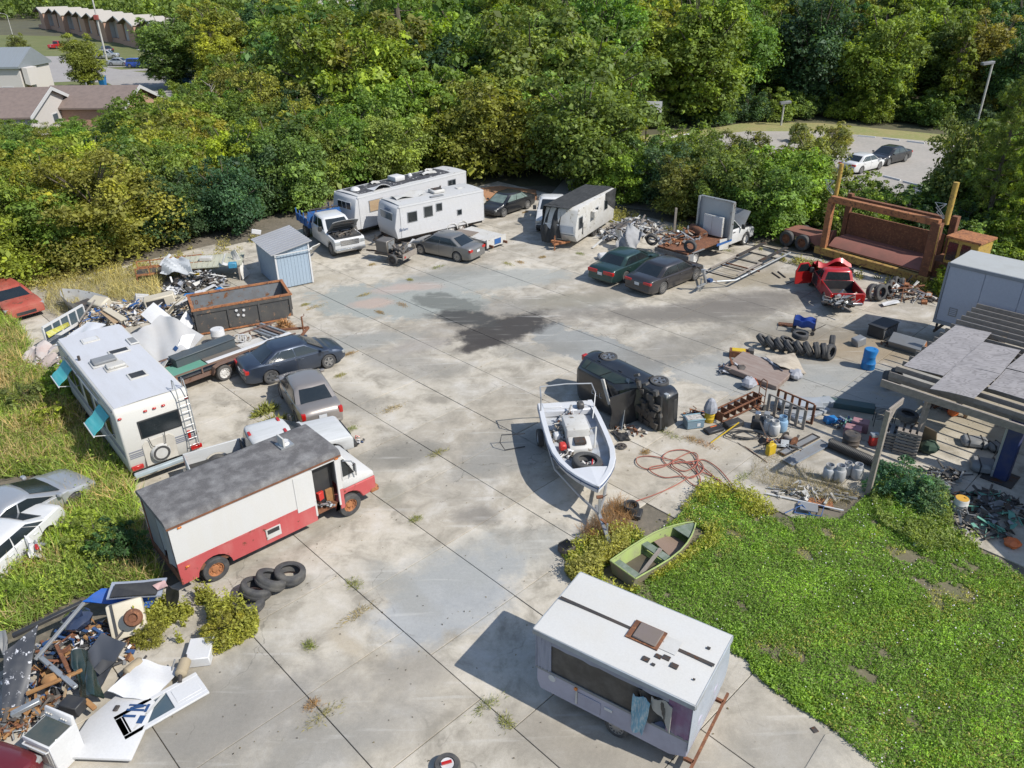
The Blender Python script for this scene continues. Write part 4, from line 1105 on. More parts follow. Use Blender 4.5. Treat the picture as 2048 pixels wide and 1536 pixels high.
sedan('wrecked black sedan with its rear half burnt to bare rust', (1045, 412), (985, 432), P_BLACK, L=4.6, W=1.8, H=1.45, wb=2.7, name='wrecked_sedan', lamps=(1, 0), plate=False, glass=mat('crazed_glass', (.17, .22, .2), rough=.3, dirt=.7, dc=(.05, .07, .06), s=3))
sedan('black sedan alone in the middle of the parking lot', (1800, 318), (1752, 330), P_BLACK, L=4.8, W=1.85, H=1.44, wb=2.8)
sedan('white sedan beside the black one, half behind the left yellow mast', (1700, 345), (1742, 335), P_WHITE, L=4.7, W=1.8, H=1.46, wb=2.75)
sedan('bright blue small SUV parked on a driveway by the street', (256, 135), (300, 135), P_BLUE, L=4.5, W=1.8, H=1.7, wb=2.7, belt=1.0, hood=.95, deck=1.02, cabin=(-.47, -.42, .12, .27), tumble=.1, r=.36)
sedan('silver sedan nose to tail with the blue small SUV', (224, 131), (256, 131), P_SILV, L=4.6, W=1.8, H=1.45, wb=2.7)
sedan('silver SUV below the slim pole near the town houses', (195, 117), (238, 116), P_SILV, L=4.7, W=1.85, H=1.72, wb=2.8, belt=1.0, hood=.98, deck=1.02, cabin=(-.47, -.43, .1, .25), tumble=.1, r=.36)
sedan('dark car in the tree shade by two blue bins', (338, 162), (384, 156), P_NAVY, L=4.8, W=1.85, H=1.44, wb=2.8)
sedan('red and white pickup far away by the bend of the street', (104, 98), (124, 95), P_REDC, L=4.8, W=1.8, H=1.7, wb=3, cabin=(-.05, -.03, .16, .27), deck=1.0)
sedan('dark car parked in front of the nearest town houses', (222, 106), (205, 104), P_BLACK, L=4.6, W=1.8, H=1.44, wb=2.7)
sedan('faded red old car with square nose and its hood buckled', (-4, 600), (46, 632), P_FADR, L=5.2, W=1.95, H=1.35, wb=2.9, hood=.9, square=True, name='old_car', plate=False, mirrors=False)
sedan('silver coupe sunk in dry weeds behind the step van', (-40, 1100), (118, 1010), P_SILV, L=4.7, W=1.85, H=1.38, wb=2.75, name='coupe', cabin=(-.40, -.12, .06, .27), quarter=False, r=.34)
sedan('dark red car corner at the lower left corner of the photo', (-250, 1840), (-40, 1622), car_paint('maroon', (.14, .012, .016), .2, .2), L=4.6, W=1.8, H=1.43, wb=2.65, hood=.8)

# ------------------------------------------------------------------ pickups, step van, vehicles on wheels
def shell(b, x0, x1, top, zb, arches, hw, hw2=None):
 """solid of a side outline from x0 (rear) to x1 (front), extruded over the width; arches = (centre, radius, axle z)"""
 pts = [(x0, zb)]
 for cx, r, cz in sorted(arches):
  if cx-r > x0+.02: pts.append((cx-r, zb))
  for k in range(0, 11):
   a = math.pi-k*math.pi/10
   x, z = cx+r*math.cos(a), cz+r*math.sin(a)
   if x0+.01 < x < x1-.01 and z > zb: pts.append((x, z))
  if cx+r < x1-.02: pts.append((cx+r, zb))
 pts.append((x1, zb))
 pts += [(x, z) for x, z in sorted(top, reverse=True)]
 return b.prism([(x, -hw, z) for x, z in pts], (0, 2*hw, 0))

def pose(pf, pa, pb):
 """origin at ground pixel pf (front middle), heading from pa to pb"""
 return g(*pf), ang(g(*pa), g(*pb))

def pickup(name, label, loc, h, paint, hw=.98, Lh=1.35, Lc=2.3, bed=2.0, zh=1.1, zb=1.2, zr=1.85, r=.38, spans=((.1, .47), (.53, .95)), bedmat=None, bedin=None, style='steel', rimm=None, hood_open=False, tail=True, dual=False, flat_deck=None, glass=None, bed_h=.5, cat='pickup', mirrors=True, grille=M_BLK, front_wheels=True):
 t = thing(name, label, cat, (loc[0], loc[1], 0), h)
 xf = -.85
 xc = -Lh-Lc
 L_ = Lh+Lc+bed
 xr = -L_+1.05
 ar = r+.08
 b = MB(); shell(b, xc, 0, [(xc, zb), (-Lh-.05, zb), (-Lh, zh+.03), (-.12, zh-.06), (0, zh-.16)], .42, [(xf, ar, r)], hw)
 b.build('body', paint, t, bev=.05, seg=2, smooth=50)
 glass = glass or M_GLASS
 cabin_(t, xc+.02, xc+.12, -Lh-.75, -Lh-.05, zb-.03, zr, hw*.95, hw*.80, paint, glass, spans, c0=.12)
 b = MB(); b.bb(-L_+.1, -.1, -hw*.45, hw*.45, .4, .62); b.build('chassis', M_DKST, t)
 if flat_deck is None:
  pm = bedmat or paint
  for s in (-1, 1):
   b = MB()
   pts_b = MB(); shell(pts_b, -L_, xc-.03, [(-L_, zb), (xc-.03, zb)], .45, [(xr, ar, r)], .035)
   for q in pts_b.v: q[1] += s*(hw-.04)
   b.v, b.f, b.mi = pts_b.v, pts_b.f, pts_b.mi
   b.build('bed_side', pm, t, bev=.012)
  b = MB(); b.bb(-L_+.05, xc-.04, -hw+.08, hw-.08, zb-bed_h-.05, zb-bed_h); b.build('bed_floor', bedin or pm, t)
  b = MB(); b.bb(xc-.08, xc-.035, -hw+.08, hw-.08, zb-bed_h, zb); b.build('bulkhead', bedin or pm, t)
  b = MB(); b.bb(-L_, -L_+.05, -hw+.02, hw-.02, zb-bed_h-.12, zb-.01); b.build('tailgate', pm, t, bev=.02)
 for s in (-1, 1):
  if front_wheels: wheel(t, xf, s*(hw-.13), r, .25, style, rimm, s)
  wheel(t, xr, s*(hw-.13), r, .25, style, rimm, s)
  if dual: wheel(t, xr, s*(hw-.42), r, .25, style, rimm, s)
  if tail:
   b = MB(); b.bb(-L_-.01, -L_+.06, s*hw-.15 if s > 0 else s*hw-.012, s*hw+.012 if s > 0 else s*hw+.15, zb-.42, zb-.06); b.build('tail_light', M_RED, t, bev=.015)
  b = MB(); b.bb(-.3, .012, min(s*hw*.62, s*hw*.99), max(s*hw*.62, s*hw*.99), zh-.42, zh-.18); b.build('headlight', M_LAMP, t, bev=.03, seg=2)
  if mirrors:
   b = MB(); b.box(-Lh-.35, s*(hw+.17), zb+.12, .12, .24, .3); b.build('mirror', M_BLK, t, bev=.03)
  b = MB(); b.bb(-Lh-1.2, -Lh-.95, min(s*(hw), s*(hw+.03)), max(s*hw, s*(hw+.03)), zb-.15, zb-.11); b.build('door_handle', M_BLK, t)
 b = MB(); b.bb(-.02, .03, -hw*.6, hw*.6, zh-.45, zh-.14)
 for k in range(3): b.bb(.03, .045, -hw*.6, hw*.6, zh-.42+k*.1, zh-.38+k*.1)
 b.build('grille', grille, t, smooth=0)
 b = MB(); b.bb(-.05, .14, -hw*.98, hw*.98, .42, .62); b.build('bumper', M_CHR if grille is M_CHR else M_BLK, t, bev=.04, seg=2)
 if tail:
  b = MB(); b.bb(-L_-.14, -L_+.02, -hw*.9, hw*.9, .45, .6); b.build('rear_bumper', M_CHR, t, bev=.03)
 return t, dict(L=L_, xc=xc, Lh=Lh, hw=hw, zh=zh, zb=zb, zr=zr, xr=xr)

def open_hood(t, d, paint, angle=52, under=M_DKST):
 b = MB(); b.bb(-d['Lh']+.08, -.14, -d['hw']*.86, d['hw']*.86, d['zh']-.25, d['zh']+.045); o = b.build('engine_bay', M_BLK, t)
 b = MB()
 rr = random.Random(4)
 for i in range(26):
  b.box(rr.uniform(-d['Lh']+.2, -.25), rr.uniform(-.7, .7)*d['hw'], d['zh']+.03+rr.uniform(0, .08), rr.uniform(.1, .4), rr.uniform(.1, .35), rr.uniform(.06, .2), rotz(rr.uniform(-.1, .1)))
 b.tube([(-.4, -.6, d['zh']+.1), (-.6, 0, d['zh']+.2), (-.9, .5, d['zh']+.1)], .05, 6)
 b.build('engine', M_ENG, t)
 a = R(angle); n = d['Lh']-.1
 P = lambda u, v, o=0: (-d['Lh']+.05+math.cos(a)*n*u-math.sin(a)*o, (v*2-1)*d['hw']*(.92-.06*u), d['zh']+.06+math.sin(a)*n*u+math.cos(a)*o)
 b = MB(); b.grid(lambda u, v: P(u, v, .07*math.sin(math.pi*v)**.5), 6, 8, .03); h = b.build('hood', paint, t, smooth=40)
 b = MB()
 for k in range(4): b.bar(P(.12+.24*k, .12, -.03), P(.12+.24*k, .88, -.03), .05, .03)
 b.build('hood_ribs', under, h)
 b = MB(); b.tube([(-.3, d['hw']*.7, d['zh']), P(.75, .85)], .012, 4); b.build('hood_prop', M_DKST, t)

# white crew cab with blue stake deck and open hood
loc, h = pose((703, 513), (628, 481), (671, 512))
t, d = pickup('flatbed_truck', 'white crew cab truck with raised hood and blue stake deck by the shed', loc, h, P_WHITE, hw=1.0, Lh=1.55, Lc=2.55, bed=2.6, zh=1.25, zb=1.38, zr=2.05, r=.42, flat_deck=1, tail=False, rimm=M_RIM, style='alloy', cat='truck', grille=M_CHR)
open_hood(t, d, M_GRYP, 38, M_DKST)
M_BLUEM = mat('blue_painted_steel', (.02, .1, .3), rough=.5, dirt=.5, dc=(.06, .09, .14), spots=.2)
b = MB(); b.bb(-d['L'], d['xc']-.1, -1.1, 1.1, 1.0, 1.12); b.build('deck', M_WOODW, t)
for s in (-1, 1):
 b = MB(); b.bb(-d['L'], d['xc']-.1, s*1.1-.03, s*1.1+.03, .98, 1.5); b.build('stake_side', M_BLUEM, t)
 for k in range(4):
  b = MB(); x = -d['L']+.2+k*.75; b.bb(x, x+.07, s*1.15-.035, s*1.15+.035, .98, 1.85); b.build('stake', M_BLUEM, t)
b = MB(); b.bb(d['xc']-.14, d['xc']-.06, -1.1, 1.1, 1.0, 2.05); b.build('headboard', M_BLUEM, t)
b = MB(); b.tube([(d['xc']-.1, -.98, 2.0), (d['xc']-.1, -.98, 2.16), (d['xc']-.1, .98, 2.16), (d['xc']-.1, .98, 2.0)], .045, 6); b.build('rail', M_DKST, t)

# white pickup seen over the draped caravan
loc, h = pose((1100, 468), (1100, 420), (1097, 440))
pickup('white_pickup', 'white pickup with a dark windscreen behind the draped caravan', loc, h, P_WHITE, Lc=2.0, zr=1.95, zb=1.25, tail=True)

# white flat truck with a bulkhead standing behind its cab
h = ang(g(1378, 522), g(1458, 491)); c = g(1485, 462)
loc = c
t, d = pickup('flatbed_truck', 'white truck with raised hood and grey bulkhead behind its cab', g(1478, 478), h, P_WHITE, hw=1.0, Lh=1.3, Lc=1.5, bed=4.6, zh=1.15, zb=1.3, zr=1.95, r=.4, spans=((.15, .95),), flat_deck=1, tail=False, dual=True, rimm=M_RIMW, cat='truck')
open_hood(t, d, M_GRYP, 50)
xc = d['xc']
M_GRYW = mat('grey_white_panel', (.52, .53, .53), rough=.6, dirt=.5, dc=(.36, .36, .34), s=.9)
b = MB(); b.bb(xc-.3, xc-.2, -1.2, 1.2, .95, 3.2); b.build('bulkhead', M_GRYW, t, bev=.02)
b = MB()
for s in (-1, 1): b.bb(xc-.5, xc-.18, s*1.2-.06, s*1.2+.06, .95, 3.25)
b.bb(xc-.36, xc-.18, -1.2, 1.2, 3.2, 3.27); b.build('frame', M_STEEL, t)
b = MB(); b.bb(xc-.75, xc-.55, -.85, .55, 1.05, 2.3); o = b.build('cabinet', M_WHTD, t, bev=.02)
b = MB(); b.bb(xc-.77, xc-.752, -.83, -.1, 1.1, 2.25); b.bb(xc-.77, xc-.752, -.07, .53, 1.1, 2.25); b.build('cabinet_door', M_WHT, o)
b = MB(); b.bb(-d['L'], xc-.2, -1.1, 1.1, .88, .98); b.build('deck', M_RUST, t)
b = MB(); b.bb(-d['L']-.05, -d['L']+.1, -1.25, 1.25, .62, .86); b.build('rear_sill', M_WOODW, t)
for s in (-1, 1):
 b = MB(); b.bb(d['xr']-.6, d['xr']+.6, s*.98-.22, s*.98+.22, .9, .94); b.build('mud_guard', M_GRYP, t)
b = MB(); b.panel([(d['xr']-1.0, -1.13, .2), (d['xr']-.45, -1.13, .25), (d['xr']-.4, -1.13, .85), (d['xr']-1.0, -1.13, .9)], .02); b.build('mud_flap', M_GRYP, t)
b = MB(); b.panel([(xc-1.3, -1.13, .45), (xc-.3, -1.13, .3), (xc-.25, -1.13, 1.0), (xc-1.35, -1.13, 1.15)], .02); b.build('hanging_panel', M_WHTD, t)
b = MB(); b.bb(xc-1.6, xc, -1.16, -1.11, .75, .9); b.build('blue_rail', M_BLUEM, t)
DECK = (t, d)

# red pickup
loc, h = pose((1640, 567), (1705, 646), (1646, 568))
t, d = pickup('red_pickup', 'wrecked red pickup loaded with scrap, crushed cab and open door', g(1639, 560), h, P_REDC, hw=.87, Lh=1.35, Lc=1.6, bed=1.9, zh=.98, zb=1.08, zr=1.6, r=.33, spans=((.1, .35), (.45, .95)), style='steel', rimm=M_RIMW, bedin=M_BLK)
b = MB(); b.grid(lambda u, v: (-1.9+u*1.5, -.95+1.75*v, 1.15+.35*math.sin(u*5+v*3)*math.sin(v*4)+.18*math.sin(u*11)+.3*(1-u)), 9, 8, .02); b.build('crumpled_hood', P_REDC, t, smooth=25)
for s, lab in ((1, 'red front door swung wide open'),):
 b = MB(); b.prism([(0, 0, .35), (-1.0, 0, .35), (-1.05, 0, 1.1), (-.85, 0, 1.55), (-.35, 0, 1.58), (0, 0, 1.1)], (0, .07, 0)); o = b.build('door', P_REDC, t, (-1.45, .88, 0), R(-75), bev=.02, label=lab)
 b = MB(); b.panel([(-.12, -.012, 1.08), (-.95, -.012, 1.08), (-.8, -.012, 1.48), (-.4, -.012, 1.5)], .01); b.build('door_window', M_GLASS, o)
b = MB(); b.bb(-1.5, -2.4, .8, .875, .5, 1.05); b.build('door_opening', M_BLK, t)
b = MB(); b.cyl((-d['L']-.012, .45, .93), (-d['L']-.022, .45, .93), .12, n=16); b.build('round_badge', M_WHT, t)
b = MB(); b.box(-d['L']-.015, -.1, .98, .02, .22, .07); b.build('tailgate_handle', M_BLK, t)
b = MB(); b.box(-d['L']-.15, 0, .52, .02, .5, .1); b.build('plate_recess', M_BLK, t)
REDP = (t, d)

# white extended cab pickup squeezed between the motorhome and the step van
h = ang(g(272, 985), g(640, 882))
t, d = pickup('white_pickup', 'white pickup with faded roof and black bed beside the step van', g(694, 893), ang(g(300, 1020), g(690, 900)), mat('faded_white', (.62, .63, .63), rough=.6, dirt=.7, dc=(.4, .41, .4), s=1.2, stretch=(.5, 4, 4)), hw=.9, Lh=1.35, Lc=2.2, bed=2.0, zh=1.02, zb=1.12, zr=1.68, bedin=M_BLK, bed_h=.45, rimm=M_RIM)
for xx, yy in ((d['xc']+.16, 0), (-d['Lh']-.9, .45), (-d['Lh']-.9, -.45)):
 b = MB(); b.box(xx, yy, d['zr']+.012, .1, .26, .05); b.build('roof_light', M_RED, t, bev=.015)
b = MB(); b.lathe([(.3, .68), (.33, .78), (.2, .8), (0, .8)], 18, tr(-d['L']+.7, -.1, 0)); b.build('bed_lid', M_WHT, t)

# black SUV lying on its side
def suv_on_side():
 t0 = sedan('x', None, None, P_BLACK, L=4.6, W=1.82, H=1.75, wb=2.75, belt=1.05, hood=1.0, deck=1.06, cabin=(-.47, -.40, .1, .26), tumble=.1, r=.37, tail=(.75, 1.0, .6, .93), at=((0, 0, 0), 0), name='overturned_suv', plate=False, style='five', glass=mat('dark_tailglass', (.02, .03, .025), rough=.25, dirt=.5, dc=(.07, .08, .06)))
 t0['label'] = 'black SUV tipped on its side with its engine bay open to view'; t0['category'] = 'SUV'
 a, f = g(1184, 788), g(1312, 856)
 h = ang(a, f)
 c = (a+f)/2
 # its roof faces the camera side: local z -> horizontal, local y -> up
 R1 = rotz(h) @ rot('X', R(94))
 M_ = R1
 t0.rotation_euler = M_.to_euler()
 up = M_.to_3x3() @ Vector((0, 0, 1)); lat = M_.to_3x3() @ Vector((0, 1, 0))
 # left side (y=-hw or +hw) on the ground
 t0.location = (c[0]-up[0]*.85, c[1]-up[1]*.85, .95)
 # open engine bay: dark well with machinery, on the hood (local +z at the front)
 b = MB(); b.bb(1.1, 2.12, -.76, .76, .8, 1.075); b.build('engine_bay', M_BLK, t0)
 b = MB(); rr = random.Random(8)
 for i in range(34):
  b.box(rr.uniform(1.15, 2.05), rr.uniform(-.68, .68), 1.07+rr.uniform(0, .1), rr.uniform(.08, .35), rr.uniform(.08, .3), rr.uniform(.05, .2), rotz(rr.uniform(-.5, .5)))
 for i in range(6):
  x, y = rr.uniform(1.2, 2), rr.uniform(-.6, .6); b.cyl((x, y, 1.0), (x, y, 1.2), rr.uniform(.06, .13), n=10)
 b.build('engine', M_ENG, t0)
 # letters scrawled on the roof
 b = MB()
 for k in range(3):
  x = -.9+k*.22
  b.bar((x, -.1, 1.765), (x+.03, .12, 1.765), .025, .012); b.bar((x, -.1, 1.765), (x+.12, -.08, 1.765), .025, .012)
 b.build('roof_writing', M_WHT, t0, smooth=0)
 b = MB(); b.grid(lambda u, v: (1.0-.25*u, -.8+1.5*v, 1.1+1.25*u+.05*math.sin(v*9)), 4, 8, .02); b.build('bent_hood', P_BLACK, t0, smooth=30)
 b = MB(); b.bar((.55, .95, 1.2), (1.0, -.9, 2.1), .16, .03); b.build('torn_trim', mat('torn_film', (.16, .2, .24), rough=.35, dirt=.6), t0)
 b = MB(); b.bar((-.25, .85, 1.8), (.2, -.1, 1.85), .16, .06); b.build('roof_rail', M_WHTD, t0)
 return t0
SUV = suv_on_side()

# ---- step van
def step_van():
 a, f = g(360, 1196), g(762, 1000)
 h = ang(g(380, 1188), g(740, 1012))
 # near side bottom line passes through these; local: x forward, near side is -y
 o = g(372, 1194)
 L_, W_ = 6.35, 2.25
 t = thing('step_van', 'old white and red step van with a tarred roof and open side door', 'van', (o[0], o[1], 0), h)
 M_VW = mat('van_white', (.66, .65, .63), rough=.55, dirt=.35, dc=(.5, .47, .4), s=1.1, stretch=(2.5, 2.5, .5))
 M_VR = mat('van_red', (.42, .075, .075), rough=.6, dirt=.5, dc=(.5, .2, .18), s=1.0, stretch=(2, 2, .6), spots=.06)
 M_TAR = mat('tarred_roof', (.11, .105, .105), rough=.95, dirt=.9, dc=(.24, .235, .23), s=2.6, grain=.6, bump=1.0, bs=38)
 zt, zs, zb = 2.5, 1.2, .45
 bl = 5.35       # length of the box; the nose is in front
 xd0, xd1 = 4.35, 5.2
 xw = (1.0, 5.55); r = .40
 for s, y in ((-1, 0.0), (1, W_)):
  y0, y1 = (y, y+.05) if s < 0 else (y-.05, y)
  for (z0, z1, mm, nm) in ((zb, zs, M_VR, 'lower_side'), (zs+.002, zt, M_VW, 'upper_side')):
   for (x0, x1) in (((0, xd0), (xd1, bl)) if s < 0 else ((0, bl),)):
    b = MB()
    if z0 == zb and x0 == 0:
     pts = [(0, zb), (xw[0]-.52, zb)]+[(xw[0]-.52*math.cos(k*math.pi/10), r+.02+.52*math.sin(k*math.pi/10)) for k in range(1, 10) if r+.02+.52*math.sin(k*math.pi/10) > zb]+[(xw[0]+.52, zb), (x1, zb), (x1, z1), (0, z1)]
     b.prism([(x, y0, z) for x, z in pts], (0, .05, 0))
    else: b.bb(x0, x1, y0, y1, z0, z1)
    b.build(nm, mm, t)
  b = MB(); b.bb(0, xd0 if s < 0 else bl, y0-.012 if s < 0 else y1, y0 if s < 0 else y1+.012, zs-.05, zs+.0); b.build('belt_rail', M_VR, t)
 # roof with rounded long edges, tarred
 b = MB(); R_ = .22
 prof = [(-.03, zt-.02)]+[(R_-.03-R_*math.cos(k*math.pi/8), zt-.02+.16*math.sin(k*math.pi/8)) for k in range(1, 5)]
 prof = prof+[(W_+.0-p[0], p[1]) for p in reversed(prof)]
 b.prism([(-.06, y, z) for y, z in prof], (bl+.12, 0, 0)); b.build('roof', M_TAR, t, smooth=50)
 for y in (-.03, W_+.03):
  b = MB(); b.bb(-.05, bl+.05, y-.015, y+.015, zt-.08, zt-.02); b.build('roof_gutter', M_RUST, t)
 b = MB(); b.bb(4.05, 4.5, 1.2, 1.65, zt+.14, zt+.19); o2 = b.build('roof_vent', M_STEEL, t)
 b = MB(); b.lathe([(.16, zt+.19), (.1, zt+.26), (.13, zt+.3)], 12, tr(4.28, 1.42, 0)); b.build('vent_cowl', M_WHT, o2)
 b = MB(); b.bb(4.15, 4.2, 1.22, 1.62, zt+.19, zt+.5, None); b.build('vent_flap', M_WHTD, o2)
 # floor, front wall, back frame
 b = MB(); b.bb(.03, bl, .06, W_-.06, .6, .72); b.build('floor', M_RUST, t)
 b = MB()
 for z0, z1 in ((zb, .78), (zt-.2, zt)): b.bb(0, .06, .052, W_-.052, z0, z1)
 for y in (.1, W_-.1): b.bb(0, .06, y-.05, y+.05, .78, zt-.2)
 b.build('rear_frame', M_RUST, t)
 b = MB(); b.bb(.02, .05, W_*.52, W_-.15, .78, 2.5); b.build('rear_door', M_GRYP, t)
 b = MB(); b.grid(lambda u, v: (.0-.1*math.sin(u*6)*v, .12+u*.95, 2.5-1.5*v+.1*math.sin(u*9)), 8, 6, .015); b.build('torn_rear_sheet', mat('dull_sheet', (.3, .33, .36), rough=.4, dirt=.5), t, smooth=30)
 # nose
 b = MB(); b.prism([(bl+.0, 0.02, zs+.25), (bl+.0, 0.02, zt-.06), (bl+.06, .02, zt-.06), (bl+.58, .02, zs+.42), (bl+.58, .02, zs+.25)], (0, W_-.04, 0)); cab = b.build('cab_front', M_VW, t, bev=.03)
 b = MB(); b.prism([(bl, .04, zs-.1), (bl, .04, zs+.34), (bl+.58, .04, zs+.34), (bl+1.18, .04, zs+.1), (bl+1.22, .04, zs-.1)], (0, W_-.08, 0)); b.build('hood', M_VW, t, bev=.06, seg=2)
 b = MB(); pts = [(bl, zb), (xw[1]-.5, zb)]+[(xw[1]-.5*math.cos(k*math.pi/10), r+.02+.5*math.sin(k*math.pi/10)) for k in range(1, 10) if r+.5*math.sin(k*math.pi/10) > zb]+[(xw[1]+.5, .5), (bl+1.22, .58), (bl+1.22, zs-.102), (bl, zs-.102)]
 b.prism([(x, .03, z) for x, z in pts], (0, W_-.06, 0)); b.build('nose', M_VR, t, bev=.03)
 b = MB(); b.bb(bl+1.0, bl+1.33, .02, W_-.02, .48, .68); b.build('front_bumper', M_RUSTO, t, bev=.05, seg=2)
 b = MB(); b.grid(lambda u, v: (bl+.57-.5*v+.02, .12+(W_-.24)*u, zs+.45+(zt-.15-zs-.45)*v), 3, 3, .015); b.build('windscreen', M_GLASS, t)
 b = MB(); b.panel([(bl+.06, .0, zs+.42), (bl+.46, .0, zs+.42), (bl+.14, .0, zt-.25), (bl+.06, .0, zt-.25)], .012); b.build('cab_window', M_GLASS, t)
 b = MB(); b.tube([(bl+.5, -.05, zs+.3), (bl+.42, -.2, zs+.75), (bl+.3, -.2, zs+1.0), (bl+.1, 0, zt-.3)], .02, 5); b.box(bl+.38, -.22, zs+.75, .04, .16, .3); b.build('mirror', M_STEEL, t)
 for s_ in (.35, W_-.35):
  b = MB(); b.cyl((bl+1.2, s_, .95), (bl+1.25, s_, .95), .1, n=14); b.build('headlight', M_LAMP, t)
 # door frame and what shows inside
 b = MB()
 for x in (xd0, xd1): b.bb(x-.03, x+.03, -.008, .06, .62, zt-.1)
 b.bb(xd0, xd1, -.008, .06, zt-.16, zt-.1); b.build('door_frame', M_VW, t)
 b = MB(); b.bb(xd0+.05, xd1-.05, .3, .34, .72, 2.5); b.bb(xd0-.3, xd0-.02, .1, 1.2, .72, 2.5); b.build('inner_partition', M_BLK, t)
 b = MB(); b.bb(xd0-.62, xd0-.01, -.018, -.002, zs-.15, zt-.18); b.build('sliding_door', M_VW, t)
 # vent hatch low on the red side
 b = MB(); b.bb(2.62, 3.1, -.03, -.002, .62, .98); o3 = b.build('side_hatch', M_WHTD, t)
 b = MB(); b.bb(2.67, 3.05, -.034, -.03, .8, .95); b.build('hatch_opening', M_BLK, o3)
 for x, z in ((.25, 1.0), (.3, zt-.15), (5.25, zt-.12)):
  b = MB(); b.box(x, -.02, z, .12, .03, .06); b.build('marker_light', M_AMB, t, bev=.01)
 b = MB(); b.bb(.1, bl+1, .5, W_-.5, .35, .58); b.build('chassis', M_DKST, t)
 for i, x in enumerate(xw):
  wheel(t, x, .14, r, .26, 'truck', M_RUSTO, -1); wheel(t, x, W_-.14, r, .26, 'truck', M_RUSTO, 1)
 return t, o, h
VAN, VO, VH = step_van()
def invan(x, y, z):
 return Vector((VO[0]+x*math.cos(VH)-y*math.sin(VH), VO[1]+x*math.sin(VH)+y*math.cos(VH), z))

# ------------------------------------------------------------------ trailers, shed, dumpster, boats, pergola and other large things
def text(par, s, size, m, mat_, ext=.004, shear=0.0, name='lettering', align='LEFT'):
 c = bpy.data.curves.new(name, 'FONT'); c.body = s; c.size = size; c.extrude = ext; c.shear = shear; c.align_x = align
 c.materials.append(mat_)
 tmp = bpy.data.objects.new('tmp', c)
 me = bpy.data.meshes.new_from_object(tmp)
 bpy.data.objects.remove(tmp); bpy.data.curves.remove(c)
 o = bpy.data.objects.new(name, me); col.objects.link(o)
 adopt(o, par); o.matrix_local = m
 return o
def face_m(origin, xdir, zdir=(0, 0, 1)):
 """text frame: x along xdir, y along zdir"""
 x = Vector(xdir).normalized(); y = Vector(zdir).normalized(); n = x.cross(y)
 return Matrix(((x[0], y[0], n[0], origin[0]), (x[1], y[1], n[1], origin[1]), (x[2], y[2], n[2], origin[2]), (0, 0, 0, 1)))
M_RVW = mat('rv_white', (.6, .6, .61), rough=.45, dirt=.35, dc=(.5, .49, .46), s=.9, stretch=(.5, 2, 2))
M_RVROOF = mat('rv_roof_white', (.56, .56, .55), rough=.7, dirt=.6, dc=(.42, .41, .39), s=.8, spots=.06, spotc=(.25, .23, .2))
M_RVBLK = mat('black_roof_rubber', (.035, .035, .04), rough=.7, dirt=.5, dc=(.1, .1, .1), spots=.15, spotc=(.5, .5, .5), s=1.2)
M_TEAL = mat('teal_awning', (.05, .36, .38), rough=.6, dirt=.6, dc=(.2, .5, .5), s=1.5, stretch=(.6, 5, 1))
M_DKB = mat('navy_print', (.02, .06, .16), rough=.5, dirt=.1)

def ribbed(b, x0, x1, y, z0, z1, n, out=-1, d=.012):
 """wall sheet along x with n horizontal ribs facing out (sign of y)"""
 vs, fs = [], []
 for k in range(n):
  a, c = z0+(z1-z0)*k/n, z0+(z1-z0)*(k+1)/n
  for z, o in ((a, 0), (a+(c-a)*.25, d), (c-(c-a)*.2, d), (c, 0)):
   vs += [(x0, y+out*o, z), (x1, y+out*o, z)]
 for i in range(0, len(vs)-2, 2): fs.append((i, i+1, i+3, i+2))
 b._add(vs, fs)

def rv_window(par, x0, x1, z0, z1, y, out=-1, glass=None, frame=M_GRYP, axis='y', slats=0):
 f = MB(); q = MB()
 a, c, d = y, y+out*.03, y+out*.04
 if axis == 'y':
  f.bb(x0-.05, x1+.05, min(a, c), max(a, c), z0-.05, z1+.05); q.bb(x0, x1, min(c, d), max(c, d), z0, z1)
  for k in range(slats): f.bb(x0+(x1-x0)*(k+1)/(slats+1)-.015, x0+(x1-x0)*(k+1)/(slats+1)+.015, min(c, y+out*.05), max(c, y+out*.05), z0, z1)
 else:
  f.bb(min(a, c), max(a, c), x0-.05, x1+.05, z0-.05, z1+.05); q.bb(min(c, d), max(c, d), x0, x1, z0, z1)
  for k in range(slats): f.bb(min(c, y+out*.05), max(c, y+out*.05), x0+(x1-x0)*(k+1)/(slats+1)-.015, x0+(x1-x0)*(k+1)/(slats+1)+.015, z0, z1)
 o = f.build('window', frame, par, smooth=0, bev=.01)
 q.build('pane', glass or M_GLASS, o, smooth=0)
 return o

